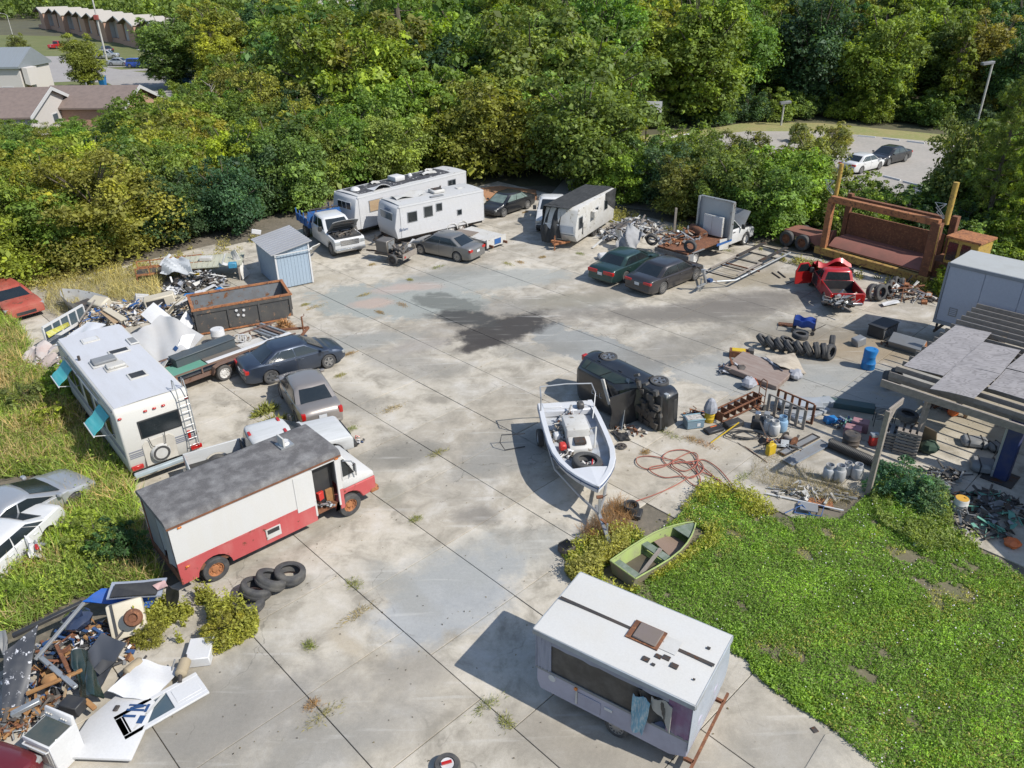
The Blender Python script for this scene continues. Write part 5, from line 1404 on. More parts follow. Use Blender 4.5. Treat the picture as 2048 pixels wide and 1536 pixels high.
def travel_trailer(name, label, A, h, Lt, W, z0, zt, wx, roofm, fr_slope=.25):
 """A = near front corner; x to the rear, +y away; front wall at x=0"""
 t = thing(name, label, 'travel trailer', (A[0], A[1], 0), h)
 n = int((zt-z0)/.075)
 b = MB()
 b.prism([(fr_slope*.6, .02, z0), (0, .02, z0+.75), (fr_slope, .02, zt-.16), (fr_slope+.18, .02, zt), (Lt, .02, zt), (Lt, .02, z0)], (0, W-.04, 0)); b.build('shell', M_RVW, t, bev=.03)
 b = MB(); ribbed(b, fr_slope+.2, Lt-.02, .0, z0+.02, zt-.1, n, -1); ribbed(b, fr_slope+.2, Lt-.02, W, z0+.02, zt-.1, n, 1); b.build('ribbed_siding', M_RVW, t, smooth=0)
 b = MB()
 for y in (-.012, W+.012): b.bb(fr_slope+.1, Lt+.02, y-.02, y+.02, zt-.1, zt-.0)
 b.bb(Lt-.02, Lt+.025, -.02, W+.02, z0, zt+.01); b.build('edge_trim', M_WHT, t)
 b = MB(); b.grid(lambda u, v: (fr_slope+.2+(Lt-fr_slope-.2)*u, .04+(W-.08)*v, zt+.03+.05*math.sin(math.pi*v)), 10, 6, .03); b.build('roof', roofm, t)
 for x in wx:
  for y, s in ((.16, -1), (W-.16, 1)): wheel(t, x, y, .33, .2, 'steel', M_RIMW, s)
  b = MB(); b.tube([(x+.42*math.cos(k*math.pi/8), -.03, .36+.42*math.sin(k*math.pi/8)) for k in range(9)], .035, 5); b.build('wheel_arch', M_WHTD, t)
 b = MB(); b.bb(.1, Lt, .2, W-.2, z0-.18, z0); b.build('chassis', M_DKST, t)
 b = MB(); b.bar((.3, .3, z0-.1), (-1.0, W/2, z0-.1), .09, .12); b.bar((.3, W-.3, z0-.1), (-1.0, W/2, z0-.1), .09, .12); b.cyl((-.85, W/2, 0), (-.85, W/2, z0+.25), .035); b.build('hitch', M_DKST, t)
 return t
z0, zt = .5, 2.62
A = g(792, 480, .5); h = ang(g(792, 480, .5), g(967, 441, .5))
t = travel_trailer('travel_trailer', 'nearer white ribbed travel trailer with a torn roof and blue script lettering', A, h, 7.0, 2.4, z0, zt, (4.35, 5.2), M_RVROOF)
for x0, x1, a, c in ((1.0, 1.65, 1.5, 2.1), (2.25, 2.85, 1.62, 2.25), (3.2, 3.6, 1.85, 2.3), (4.85, 5.15, 1.3, 1.6)): rv_window(t, x0, x1, a, c, -.012)
rv_window(t, .45, 1.95, 1.35, 2.1, .12, -1, M_GLASSB, M_WHT, 'x')
MS = M_DKB
text(t, 'Salem', .28, face_m((.28, -.02, 1.0), (1, 0, 0)), MS, shear=.25)
text(t, 'Salem', .34, face_m((.16, 1.55, 2.18), (0, -1, 0), (.1, 0, 1)), MS, shear=.25)
b = MB(); b.bb(3.6, 4.5, .85, 1.65, zt+.07, zt+.3); o = b.build('roof_air_conditioner', M_WHTD, t, bev=.06)
b = MB(); b.bb(3.75, 4.35, 1.0, 1.5, zt+.3, zt+.34); b.build('broken_grille', M_DKST, o)
b = MB(); b.grid(lambda u, v: (.9+2.2*u, 1.1+.9*v, zt+.12+.12*math.sin(u*7+v*3)+.12*u), 10, 5, .02); b.build('torn_roof_skin', M_WHTD, t, smooth=30)
b = MB(); b.bb(3.0, 4.0, .25, .5, zt+.06, zt+.13); b.build('roof_vent', M_GRYP, t, bev=.02)
b = MB(); b.bb(5.6, 6.0, 1.0, 1.4, zt+.06, zt+.14); b.build('roof_hatch', M_WHTD, t, bev=.02)
for yy in (1.9, 2.1):
 b = MB(); b.lathe([(.06, zt+.05), (.05, zt+.2), (.07, zt+.22)], 8, tr(2.8+yy, yy, 0)); b.build('vent_pipe', M_DKST, t)
A2 = g(712, 462, .5); h2 = ang(g(712, 403, 2.7), g(940, 347, 2.7)); L2 = (g(712, 403, 2.7)-g(940, 347, 2.7)).length
t = travel_trailer('travel_trailer', 'farther long white travel trailer with a black patched roof', A2, h2, L2, 2.5, .5, 2.7, (L2*.6, L2*.6+.85), M_RVROOF)
b = MB(); b.grid(lambda u, v: (.8+(L2-2.0)*u, .35+1.85*v+.1*math.sin(u*20)*(v-.5), 2.77+.045*math.sin(math.pi*v)), 14, 5, .015); b.build('black_roof_patch', M_RVBLK, t)
rv_window(t, .5, 1.9, 1.5, 2.25, .15, -1, M_GLASS, M_WHT, 'x', 2)
rv_window(t, 1.3, 2.4, 1.55, 2.25, -.012, -1, M_WOODT)
rv_window(t, L2-1.8, L2-1.1, 1.8, 2.3, -.012, -1, M_GLASS, M_GRYP, 'y', 1)
b = MB(); b.bb(4.4, 5.3, .9, 1.8, 2.8, 3.15); b.build('roof_air_conditioner', M_WHT, t, bev=.08, seg=2)
for i, (x, y, r_) in enumerate(((1.2, 1.3, .35), (6.3, 1.6, .18))):
 b = MB(); b.lathe([(r_, 2.78), (r_*.9, 2.9), (r_*.5, 3.0), (0, 3.03)], 14, tr(x, y, 0)); b.build('roof_dome', M_WHT, t)
for x, y, sx, sy in ((2.9, 1.6, .7, .5), (7.0, .9, 1.3, .6), (7.9, 1.7, .7, .4)):
 b = MB(); b.grid(lambda u, v, x=x, y=y, sx=sx, sy=sy: (x+sx*u, y+sy*v, 2.85+.08*math.sin(u*6+v*4)), 6, 4, .012); b.build('loose_roof_sheet', M_WHTD, t, smooth=30)
b = MB(); b.grid(lambda u, v: (1.9+1.5*u, .15+.8*v, 2.83+.3*math.sin(math.pi*u)*(1-v)), 7, 4, .02); b.build('lifted_roof_skin', M_WHT, t, smooth=30)

# draped caravan
c0 = g(1150, 487, .45); hc = ang(g(1082, 492, .45), c0)        # front edge direction (left to right)
side = ang(g(1150, 418, 2.6), g(1197, 391, 2.6))
t = thing('caravan', 'old white caravan half covered with black netting', 'caravan', (c0[0], c0[1], 0), side)
# local x: to the rear, y: to the left (away from the sunny side)
Wc, Lc_, zb, zt = 2.3, 6.4, .45, 2.55
b = MB(); b.prism([(.3, 0, zb), (0, 0, zb+.45), (.06, 0, 1.45), (.42, 0, zt-.12), (.62, 0, zt), (Lc_, 0, zt), (Lc_, 0, zb)], (0, Wc, 0)); b.build('shell', M_WHTD, t, bev=.04, seg=2)
b = MB(); b.panel([(.035, .12, 1.02), (.035, Wc-.12, 1.02), (.05, Wc-.15, 1.5), (.05, .15, 1.5)][::-1], .02); b.build('front_window', mat('pale_screen', (.6, .63, .66), rough=.4, dirt=.3), t)
b = MB(); b.bb(-.01, .05, .1, Wc-.1, .92, .98); b.build('belt_rail', M_GRYP, t)
for x0, x1, a, c in ((.5, 1.0, 1.25, 1.95), (3.1, 3.5, 1.5, 1.95), (4.6, 5.1, 1.5, 2.1)): rv_window(t, x0, x1, a, c, 0, -1)
b = MB(); b.bb(2.3, 2.9, -.3, 0, 1.55, 1.95); b.build('window_air_conditioner', M_WHTD, t, bev=.02)
b = MB(); b.bb(1.05, 1.2, -.015, 0, .75, 1.5); b.build('door_gap', M_BLK, t)
for x in (3.3, 4.15):
 wheel(t, x, .15, .34, .2, 'steel', M_DKST, -1); wheel(t, x, Wc-.15, .34, .2, 'steel', M_DKST, 1)
b = MB(); b.bar((.3, .5, .42), (-.7, 1.15, .42), .1, .12); b.bar((.3, 1.8, .42), (-.7, 1.15, .42), .1, .12); b.cyl((-.6, 1.15, 0), (-.6, 1.15, .95), .04); b.bb(-.45, -.2, .75, 1.5, .42, .55); b.build('hitch', M_RUSTO, t)
M_NET = mat('black_netting', (.025, .026, .026), rough=.8, dirt=.6, dc=(.075, .075, .075), s=2.2, stretch=(1, 4, 1))
b = MB()
b.grid(lambda u, v: (.1+(Lc_-.05)*u, .55+(Wc-.45)*min(1, v*1.45)-.35*u*(1-v), (zt+.04+.03*math.sin(u*14)*math.sin(v*9)) if v < .69 else zt+.04-(v-.69)/.31*1.9), 16, 12, .012)
b.grid(lambda u, v: (.55-.62*min(1, (1-v)*1.5)+.06*math.sin(u*15), .9+.3*math.sin(v*2.5)*.8+(Wc-.85-.2*v)*u, zt+.05-(2.35 if u > .4 else 1.95)*(1-v)), 10, 12, .012)
b.grid(lambda u, v: (Lc_-1.7+1.75*u, -.03-.02*math.sin(v*12), zt+.05-(1.5-.9*(1-u))*v), 8, 8, .012)
b.build('netting', M_NET, t, smooth=50)

# motorhome at the left: x towards the far end, rear wall at x=0, y to the right side (-) ...
Bm = g(263, 948, .55); hm = R(130.0)
t = thing('motorhome', 'big white motorhome with spare wheel, ladder and teal window awnings', 'motorhome', (Bm[0], Bm[1], 0), hm)
Wm, Lm, zb, zt = 2.46, 7.9, .5, 3.0
# local x points away from the rear wall; local +y is to the left seen from the rear, so the body spans y = -Wm .. 0
b = MB(); b.prism([(.1, -Wm, zb), (0, -Wm, 1.0), (.05, -Wm, zt-.25), (.22, -Wm, zt), (Lm-.3, -Wm, zt), (Lm, -Wm, zt-.3), (Lm, -Wm, zb)], (0, Wm, 0)); b.build('shell', mat('motorhome_white', (.64, .62, .57), rough=.45, dirt=.3, dc=(.5, .47, .4), s=1), t, bev=.07, seg=3)
b = MB(); b.grid(lambda u, v: (.25+(Lm-.5)*u, -Wm+.08+(Wm-.16)*v, zt+.012+.04*math.sin(math.pi*v)), 12, 6, .02); b.build('roof', mat('motorhome_roof', (.60, .61, .64), rough=.7, dirt=.6, dc=(.42, .42, .43), s=.9, stretch=(.6, 3, 1)), t)
b = MB()
for y in (-Wm-.012, .012): b.bb(.2, Lm-.2, y-.014, y+.014, zt-.16, zt-.1)
b.build('drip_rail', M_STEEL, t)
b = MB()
for k, z in enumerate((1.1, 1.17, 1.24, 1.33)):
 b.bb(-.018, .0, -Wm+.1, -.1, z, z+.03)
 for y in (-Wm-.008, .0): b.bb(.15, Lm-.1, y, y+.008, z, z+.03)
b.build('stripes', mat('stripe_grey', (.2, .21, .25), rough=.5, dirt=.2), t, smooth=0)
rv_window(t, -1.95, -.65, 1.75, 2.35, .03, -1, M_GLASS, M_BLK, 'x')
b = MB(); b.prism([(-.03, -1.65, .62), (-.03, -.55, .62), (-.03, -.55, 1.45), (-.03, -.7, 1.6), (-.03, -1.5, 1.6), (-.03, -1.65, 1.45)], (.05, 0, 0)); b.build('spare_wheel_panel', mat('motorhome_cream', (.64, .6, .52), rough=.5, dirt=.3), t, bev=.015)
w_ = wheel(t, -.13, -1.1, .3, .2, 'steel', M_CHR, 1, 'spare_wheel', rz=math.pi/2); w_.location = (-.12, -1.08, 1.05); w_.rotation_euler = (0, 0, math.pi/2)
b = MB(); b.lathe([(.3, 0), (.34, .05), (.3, .16)], 20, tr(-.05, -1.08, 1.05) @ rot('Y', -math.pi/2)); b.build('spare_wheel_ring', M_WHTD, t)
b = MB()
for y in (-2.05, -2.38): b.tube([(-.1, y, .8), (-.12, y, 1.9), (-.08, y, zt), (.05, y, zt+.42), (.22, y, zt+.42), (.32, y, zt+.02)], .02, 6)
for k in range(8): b.tube([(-.11, -2.05, .9+k*.27), (-.11, -2.38, .9+k*.27)], .016, 5)
b.build('ladder', M_STEEL, t)
b = MB(); b.tube([(-.08, -1.35, 1.75), (-.14, -1.3, 1.35), (-.14, -1.0, 1.28), (-.12, -.85, 1.4), (-.08, -.8, 1.72)], .014, 5); b.build('hanging_cable', M_BLK, t)
for y in (-2.3, -.25):
 b = MB(); b.bb(-.03, .06, y-.2, y+.2, .62, .78); b.build('tail_light', M_RED, t, bev=.02)
for y in (-2.35, -1.55, -1.25, -.95, -.12):
 b = MB(); b.bb(-.012, .1, y-.06, y+.06, 2.66, 2.72); b.build('marker_light', M_RED, t, bev=.015)
b = MB(); b.bb(-.05, .15, -2.2, -2.1, 1.1, 1.45); b.build('side_reflector', M_RED, t, bev=.015)
for i, (x, y, sx, sy, op) in enumerate(((6.6, -1.0, .36, .5, 0), (4.75, -1.55, .3, .62, 1), (4.15, -.85, .55, .8, 2), (3.4, -1.05, .42, .62, 2), (2.2, -1.45, .42, .5, 1), (5.4, -2.25, .55, .22, 3))):
 b = MB(); b.bb(x-sx/2-.07, x+sx/2+.07, y-sy/2-.07, y+sy/2+.07, zt+.03, zt+.09)
 o = b.build('roof_hatch', M_WHTD, t, bev=.02)
 b = MB()
 if op == 2: b.bb(x-sx/2, x+sx/2, y-sy/2, y+sy/2, zt+.09, zt+.2)
 else: b.bb(x-sx/2, x+sx/2, y-sy/2, y+sy/2, zt+.09, zt+.1)
 b.build('hatch_cover', {0: M_WHT, 1: M_BLK, 2: M_GRYP if i == 2 else M_WHTD, 3: M_GRYP}[op], o, bev=.03 if op == 2 else 0)
b = MB(); b.cyl((5.0, -.2, zt), (5.0, -.2, zt+.2), .05, n=8); b.build('vent_pipe', M_DKST, t)
for x0, x1, a, c in ((1.0, 1.7, 1.6, 2.35), (2.35, 2.75, 1.4, 2.3), (3.4, 4.3, 1.5, 2.35), (5.0, 5.7, 1.6, 2.35), (6.1, 6.9, 1.6, 2.35)): rv_window(t, x0, x1, a, c, .0, 1)
for x0 in (.85, 5.6):
 b = MB(); b.grid(lambda u, v, x0=x0: (x0+1.15*u, .03+.62*v, 2.5-.55*v+.03*math.sin(v*9)), 3, 6, .02); o = b.build('window_awning', M_TEAL, t)
 b = MB()
 for s_ in (0, 1.15): b.tube([(x0+s_, .0, 1.75), (x0+s_, .65, 1.95)], .014, 5)
 b.tube([(x0-.05, .66, 1.94), (x0+1.2, .66, 1.94)], .025, 6); b.build('awning_arm', M_WHT, o)
b = MB(); b.tube([(1.9, .08, 2.7), (6.5, .08, 2.7)], .035, 6); b.build('awning_rail', M_STEEL, t)
for x in (2.0, 6.6):
 wheel(t, x, -.15, .4, .25, 'steel', M_RIM, 1); wheel(t, x, -Wm+.15, .4, .25, 'steel', M_RIM, -1)
b = MB(); b.bb(.2, Lm-.2, -Wm+.2, -.2, .35, .55); b.build('chassis', M_DKST, t)
b = MB(); b.bb(-.22, -.04, -Wm+.05, -.05, .42, .58); b.build('bumper', mat('pale_blue_grey', (.42, .5, .54), rough=.5, dirt=.4), t, bev=.03)

# shed
S0 = g(560, 578, .06); Sa = ang(S0, g(498, 546, .06)); Sw = ang(S0, g(622, 564, .06))
t = thing('metal_shed', 'small grey blue metal shed with ribbed lean-to roof', 'shed', (S0[0], S0[1], 0), R(33.5))
M_SHED = mat('shed_blue', (.30, .37, .44), rough=.5, dirt=.25, dc=(.24, .29, .33), s=.6)
Ls, Ws, zl, zh = 1.95, 3.0, 2.1, 2.45
Ws = 3.3
b = MB(); b.prism([(0, 0, .06), (Ls, 0, .06), (Ls, 0, zh+.0), (0, 0, zl)], (0, Ws, 0)); b.build('wall', M_SHED, t, smooth=0)
b = MB()
for k in range(10):
 x = .12+k*(Ls-.24)/9; zz = zl+(zh-zl)*x/Ls
 b.bb(x-.022, x+.022, -.014, .0, .1, zz-.06)
for k in range(12):
 y = .12+k*(Ws-.24)/11; b.bb(-.014, 0, y-.022, y+.022, .1, zl-.06)
b.build('wall_ribs', M_SHED, t, smooth=0)
b = MB(); tilt = math.atan2(zh-zl, Ls)
P = lambda x, y, o=0: (x-o*math.sin(tilt), y, zl+.03+x*math.tan(tilt)+o)
b.prism([P(-.25, -.2), P(Ls+.2, -.2), P(Ls+.2, -.2, .03), P(-.25, -.2, .03)], (0, Ws+.4, 0)); rf = b.build('roof', mat('shed_roof', (.5, .5, .51), rough=.4, metal=.3, dirt=.2, s=.5), t, smooth=0)
b = MB()
for k in range(11):
 y = -.1+k*(Ws+.2)/10; b.prism([P(-.25, y-.03, .03), P(Ls+.2, y-.03, .03), P(Ls+.2, y-.03, .055), P(-.25, y-.03, .055)], (0, .06, 0))
b.build('roof_ribs', mat('shed_roof', 0), rf, smooth=0)
b = MB()
for x, y in ((0, 0), (Ls, 0), (0, Ws)):
 zz = zl if x == 0 else zh
 b.bb(x-.045, x+.045, y-.045, y+.045, .05, zz)
b.bb(-.1, Ls+.15, -.23, -.2, zl-.05, zl+.0, None)
b.build('corner_trim', M_WHT, t, smooth=0)

# dumpster (roll-off container)
D0 = g(396, 672, .0); hd = R(26)
t = thing('dumpster', 'long black open dumpster with a rusty orange rim', 'dumpster', (D0[0], D0[1], 0), hd)
M_DMP = mat('dumpster_black', (.055, .055, .055), rough=.65, dirt=.6, dc=(.11, .1, .085), s=1.5, spots=.12, spotc=(.22, .14, .09))
M_DIN = mat('dumpster_inside', (.2, .22, .24), rough=.6, metal=.2, dirt=.6, dc=(.12, .09, .06), s=1.2, spots=.25, spotc=(.2, .09, .04))
Ld, Wd_, zt_ = 4.75, 2.3, 1.3
sl = .18
b = MB(); b.prism([(0, 0, .12), (Ld-.35, 0, .12), (Ld, 0, .55), (Ld, 0, zt_), (0, 0, zt_)], (0, .06, 0)); b.build('side_wall', M_DMP, t)
b = MB(); b.prism([(0, Wd_-.06, .12), (Ld-.35, Wd_-.06, .12), (Ld, Wd_-.06, .55), (Ld, Wd_-.06, zt_), (0, Wd_-.06, zt_)], (0, .06, 0)); b.build('side_wall', M_DIN, t)
b = MB(); b.bb(0, .06, .06, Wd_-.06, .12, zt_); b.build('end_wall', M_DMP, t)
b = MB(); b.prism([(Ld-.06, .06, .55), (Ld, .06, .55), (Ld, .06, zt_), (Ld-.06, .06, zt_)], (0, Wd_-.12, 0)); b.build('end_wall', M_DMP, t)
b = MB(); b.bb(.06, Ld-.3, .06, Wd_-.06, .12, .18); b.build('floor', M_DIN, t)
b = MB()
for y in (.03, Wd_-.03): b.bb(-.06, Ld+.06, y-.07, y+.07, zt_, zt_+.08)
for x in (.03, Ld-.03): b.bb(x-.07, x+.07, .1, Wd_-.1, zt_, zt_+.08)
b.build('rim', M_RUSTO, t)
b = MB()
for x in (.08, 1.6, 3.1, Ld-.1): b.bb(x-.05, x+.05, -.06, 0, .2, zt_)
b.bb(0, Ld, -.05, 0, zt_-.18, zt_-.02); b.build('side_ribs', M_DMP, t)
b = MB()
for y in (.5, Wd_-.5): b.bb(-.1, Ld, y-.06, y+.06, 0, .12)
b.bb(0, Ld-.4, -.1, -.02, .06, .12); b.build('runner', M_RUSTO, t)
b = MB(); b.bb(-.09, -.002, .1, Wd_-.1, .2, .35); b.bb(-.09, -.002, .1, Wd_-.1, .95, 1.1)
for k in range(3): b.cyl((-.06, .05, .35+k*.4), (-.06, .05, .6+k*.4), .04, n=8)
b.build('door_bars', M_DMP, t)
b = MB()
for x, z in ((2.0, 1.0), (2.35, .95), (2.05, .75), (2.3, .68)): b.cyl((x, -.055, z), (x, -.062, z), .07, n=10)
b.build('white_marks', M_WHT, t)
text(t, '10', .32, face_m((.12, Wd_-.07, .82), (1, 0, 0)), M_RUST, .003)

# pop-up camper in the foreground
C0 = g(1078, 1356, .3); hcp = R(-33.5)
A_ = g(1071, 1258, 2.3)
t = thing('popup_camper', 'white roofed pop-up camper with torn grey canvas sides in the foreground', 'camper', (A_[0], A_[1], 0), hcp)
Lp, Wp, zr = 3.88, 2.2, 2.3
M_CANV = mat('grey_canvas', (.28, .29, .35), rough=.8, dirt=.5, dc=(.2, .19, .22), s=1.5)
M_MESH = mat('dark_mesh_window', (.045, .042, .04), rough=.5, dirt=.7, dc=(.14, .13, .12), s=2)
b = MB(); b.grid(lambda u, v: (-.03+(Lp+.06)*u, -.03+(Wp+.06)*v, zr+.03+.035*math.sin(math.pi*v)*math.sin(math.pi*u)**.5), 8, 8, .06); rf = b.build('roof', mat('camper_roof', (.66, .65, .62), rough=.6, dirt=.45, dc=(.5, .47, .41), s=.9), t, bev=.0)
b = MB()
for y in (-.045, Wp+.045): b.bb(-.05, Lp+.05, y-.02, y+.02, zr-.12, zr+.03)
for x in (-.045, Lp+.045): b.bb(x-.02, x+.02, -.03, Wp+.03, zr-.12, zr+.03)
b.build('roof_edge', mat('camper_edge', (.42, .46, .5), rough=.5, dirt=.5), t, bev=.012)
b = MB(); b.grid(lambda u, v: (.0+Lp*u, Wp*.52+.045*(v*2-1), zr+.075), 8, 1, .008)
b.build('roof_seam', M_DKST, rf)
xv = 2.3
b = MB(); b.bb(xv-.42, xv+.36, Wp*.52-.3, Wp*.52+.3, zr+.07, zr+.1); o = b.build('hatch_curb', M_RUST, t)
b = MB(); b.bb(xv-.28, xv+.3, Wp*.52-.26, Wp*.52+.26, zr+.1, zr+.15); b.build('roof_hatch', mat('brown_hatch', (.16, .13, .12), rough=.7, dirt=.5), t, bev=.02)
b = MB(); b.bb(xv+.32, xv+.75, Wp*.52-.2, Wp*.52+.24, zr+.071, zr+.076); b.build('bare_patch', M_WHTD, t, smooth=0)
b = MB()
for x, y, s_ in ((xv+.45, .72, .14), (xv+.62, .78, .16), (xv+.25, .5, .16), (xv+.45, .45, .08), (xv+.85, .66, .17), (xv+1.3, 1.55, .08), (xv+1.35, .55, .05)): b.box(x, y, zr+.072, s_, s_*.8, .02, None)
b.build('roof_scraps', M_DKST, t)
# canvas walls with openings: sill at 1.05
zs_, zw = 1.1, 1.98
def canv(fn, nm='canvas_wall', mm=M_CANV):
 b = MB(); b.grid(fn, 14, 6, .012); return b.build(nm, mm, t, smooth=60)
wav = lambda u, v: .02*math.sin(u*31)*math.sin(v*3+u*5)
canv(lambda u, v: (.02+.4*u, .02+wav(u, v), zs_+(zr-.05-zs_)*v))
canv(lambda u, v: (Lp-.55+.55*u, .02+wav(u*2, v), zs_+(zr-.05-zs_)*v), mm=mat('mauve_canvas', (.22, .12, .2), rough=.8, dirt=.6, dc=(.28, .27, .33), s=3))
canv(lambda u, v: (.4+(Lp-.95)*u, .02+wav(u, v), zw+(zr-.05-zw)*v))
canv(lambda u, v: (.02+wav(u, v), Wp*u, zs_+(zr-.05-zs_)*v)); canv(lambda u, v: (.02+(Lp-.04)*u, Wp-.02+wav(u, v), zs_+(zr-.05-zs_)*v))
canv(lambda u, v: (Lp+.06*math.sin(u*14)*v*(1-v)*4, Wp*u, .75+(zr-.05-.75)*v), 'torn_plastic_sheet', mat('cloudy_plastic', (.42, .46, .52), rough=.3, dirt=.6, dc=(.25, .27, .3), s=3))
canv(lambda u, v: (.42+2.2*u, .05+.03*math.sin(u*20)*v, zs_+(zw-zs_)*v), 'mesh_window', M_MESH)
canv(lambda u, v: (2.62+.65*u, .09+.1*math.sin(u*9+v*4), zs_+(zw-zs_)*v), 'mesh_window', M_MESH)
b = MB(); b.grid(lambda u, v: (2.55+.42*u*(1-.3*v), -.05-.05*math.sin(u*8+v*5), zw-.15-1.15*v), 6, 10, .012); b.build('hanging_cloth', mat('blue_white_cloth', (.2, .42, .55), rough=.8, dirt=.8, dc=(.62, .62, .6), s=5, stretch=(6, 1, 1)), t, smooth=50)
b = MB(); b.grid(lambda u, v: (2.95+.5*u, .0-.05*math.sin(u*8), zw-.02-.8*v*(.3+u*.7)), 6, 6, .012); b.build('torn_flap', mat('pale_canvas', (.5, .48, .44), rough=.8, dirt=.4), t, smooth=50)
b = MB(); b.bb(.06, Lp-.06, .15, Wp-.06, .9, 1.0); b.build('inner_floor', M_BLK, t)
# lower tub
b = MB(); b.prism([(.12, .04, .38), (Lp-.4, .04, .38), (Lp-.02, .04, .55), (Lp-.02, .04, zs_), (.02, .04, zs_), (.02, .04, .62)], (0, Wp-.08, 0)); b.build('tub', mat('tub_grey', (.36, .35, .42), rough=.6, dirt=.6, dc=(.24, .23, .27), s=1.4), t, bev=.02)
b = MB(); b.bb(.0, Lp, .015, .04, zs_-.05, zs_+.02); b.build('tub_rail', M_GRYP, t)
b = MB(); b.bb(1.15, 1.75, .02, .04, .5, .9); o = b.build('locker_door', mat('tub_grey', 0), t, bev=.008)
b = MB(); b.bb(1.1, 1.145, .01, .04, .5, .92); b.build('locker_edge', M_WHTD, o)
b = MB(); b.cyl((.45, .045, .92), (.45, .025, .92), .1, n=16); b.build('round_vent', M_WHT, t)
b = MB(); b.cyl((1.1, .04, .98), (1.1, -.0, .98), .045, n=10); b.build('marker_light', M_AMB, t)
b = MB(); b.bb(1.85, 2.05, .02, .04, .78, .86); b.build('inlet_plate', M_WHT, t)
for y, s_ in ((.16, -1), (Wp-.16, 1)): wheel(t, 2.15, y, .29, .18, 'alloy', M_RIM, s_)
b = MB(); b.bb(.2, Lp-.1, .25, Wp-.25, .25, .38)
for y in (.15, Wp-.15): b.bb(Lp-.1, Lp+.12, y-.04, y+.04, .32, .4)
b.bb(Lp+.1, Lp+.16, -.1, Wp+.15, .32, .4); b.build('chassis', M_RUST, t)

# grey box trailer at the right edge
Bx = g(1866, 655, 1.1); hx = R(-47.5)
zt4 = 3.95; P0 = g(1899, 526, zt4)
t = thing('box_trailer', 'tall grey box trailer parked behind the pergola', 'box trailer', (P0[0], P0[1], 0), hx)
Lb, Wb, z1 = 9.5, 2.55, 1.1
M_BOXG = mat('box_grey', (.42, .45, .53), rough=.5, dirt=.2, dc=(.33, .35, .4), s=.4)
b = MB(); b.bb(0, Lb, .03, Wb, z1, zt4); b.build('shell', M_BOXG, t, smooth=0)
for k in range(6):
 b = MB(); b.bb(.06+k*1.22*1.25, .03+(k+1)*1.22*1.25, .0, .03, z1+.12, zt4-.14); b.build('side_panel', M_BOXG, t, bev=.004)
b = MB(); b.bb(-.03, Lb+.03, -.03, .03, zt4-.13, zt4+.02); b.bb(-.03, Lb, -.035, .03, z1-.05, z1+.12); b.bb(-.05, .04, -.04, .06, z1-.05, zt4+.02); b.build('edge_rail', mat('rail_dark', (.2, .22, .25), rough=.5, dirt=.3), t)
b = MB(); b.bb(0, Lb, .03, Wb, zt4+.0, zt4+.03); b.build('roof', mat('box_roof', (.36, .37, .36), rough=.6, dirt=.4, dc=(.28, .28, .26)), t, smooth=0)
b = MB(); b.bb(.5, .86, -.012, 0, 1.55, 1.95); o = b.build('decal_plate', M_GRYP, t, smooth=0)
b = MB()
for k in range(4): b.bb(.54, .82, -.016, -.012, 1.6+k*.085, 1.65+k*.085)
b.build('decal_lines', M_BOXG, o, smooth=0)
for x in (1.0, 2.1, 7.5):
 for y, s_ in ((.2, -1), (Wb-.2, 1)): wheel(t, x, y, .48, .26, 'truck', M_RIMW, s_)
b = MB(); b.bb(.1, Lb, .5, Wb-.5, .85, 1.1); b.bb(.02, .1, .15, 2.3, .5, .62); b.bb(.02, .1, .3, .4, .5, 1.1); b.bb(.02, .1, 2.1, 2.2, .5, 1.1); b.build('chassis', M_DKST, t)

# rusty yellow frame trailer by the hedge
Y0, Y1 = g(1640, 497, .5), g(1850, 556, .5); hy = ang(Y0, Y1); Ly = (Y1-Y0).length
t = thing('rusty_trailer', 'rusty yellow log loader trailer with tall open frame and two masts', 'trailer', (Y0[0], Y0[1], 0), hy)
M_YRUST = mat('rusty_yellow', (.36, .24, .06), rough=.75, dirt=.7, dc=(.2, .09, .04), s=1.8, spots=.35, spotc=(.13, .06, .03))
M_YEL = mat('mast_yellow', (.5, .33, .06), rough=.6, dirt=.6, dc=(.3, .2, .08), s=2.5, spots=.2)
Hh = 3.6
def beam(nm, p, q, wx, wy, mm):
 b = MB(); b.bar(p, q, wx, wy); return b.build(nm, mm, t, bev=.012)
beam('lower_beam', (-.3, 0, .4), (Ly+.2, 0, .4), .3, .42, M_YRUST); beam('lower_beam', (-.3, 2.2, .4), (Ly+.2, 2.2, .4), .3, .42, M_YRUST)
beam('top_beam', (.1, .1, Hh), (Ly, .1, Hh), .35, .36, M_RUSTO)
beam('upright', (.15, .1, .6), (.15, .1, Hh), .3, .35, M_RUSTO); beam('upright', (Ly-.1, .1, .6), (Ly-.1, .1, Hh), .45, .5, M_RUST)
beam('upright', (.15, 2.1, .6), (.15, 2.1, Hh), .3, .3, M_RUST); beam('upright', (Ly-.1, 2.1, .6), (Ly-.1, 2.1, Hh), .35, .35, M_RUST)
beam('back_beam', (.1, 2.1, Hh-.3), (Ly, 2.1, Hh-.3), .3, .3, M_RUST)
b = MB(); b.prism([(.4, .2, .75), (.4, .75, 1.15), (.4, 2.0, 1.15), (.4, 2.0, 1.05), (.4, .8, 1.05), (.4, .25, .66)], (Ly-.9, 0, 0)); b.build('tray', mat('oxide_red', (.24, .1, .075), rough=.7, dirt=.6, dc=(.15, .08, .06), s=1.2), t)
b = MB(); b.bb(.35, Ly-.4, 2.0, 2.12, 1.0, 2.5); b.build('back_plate', M_RUST, t)
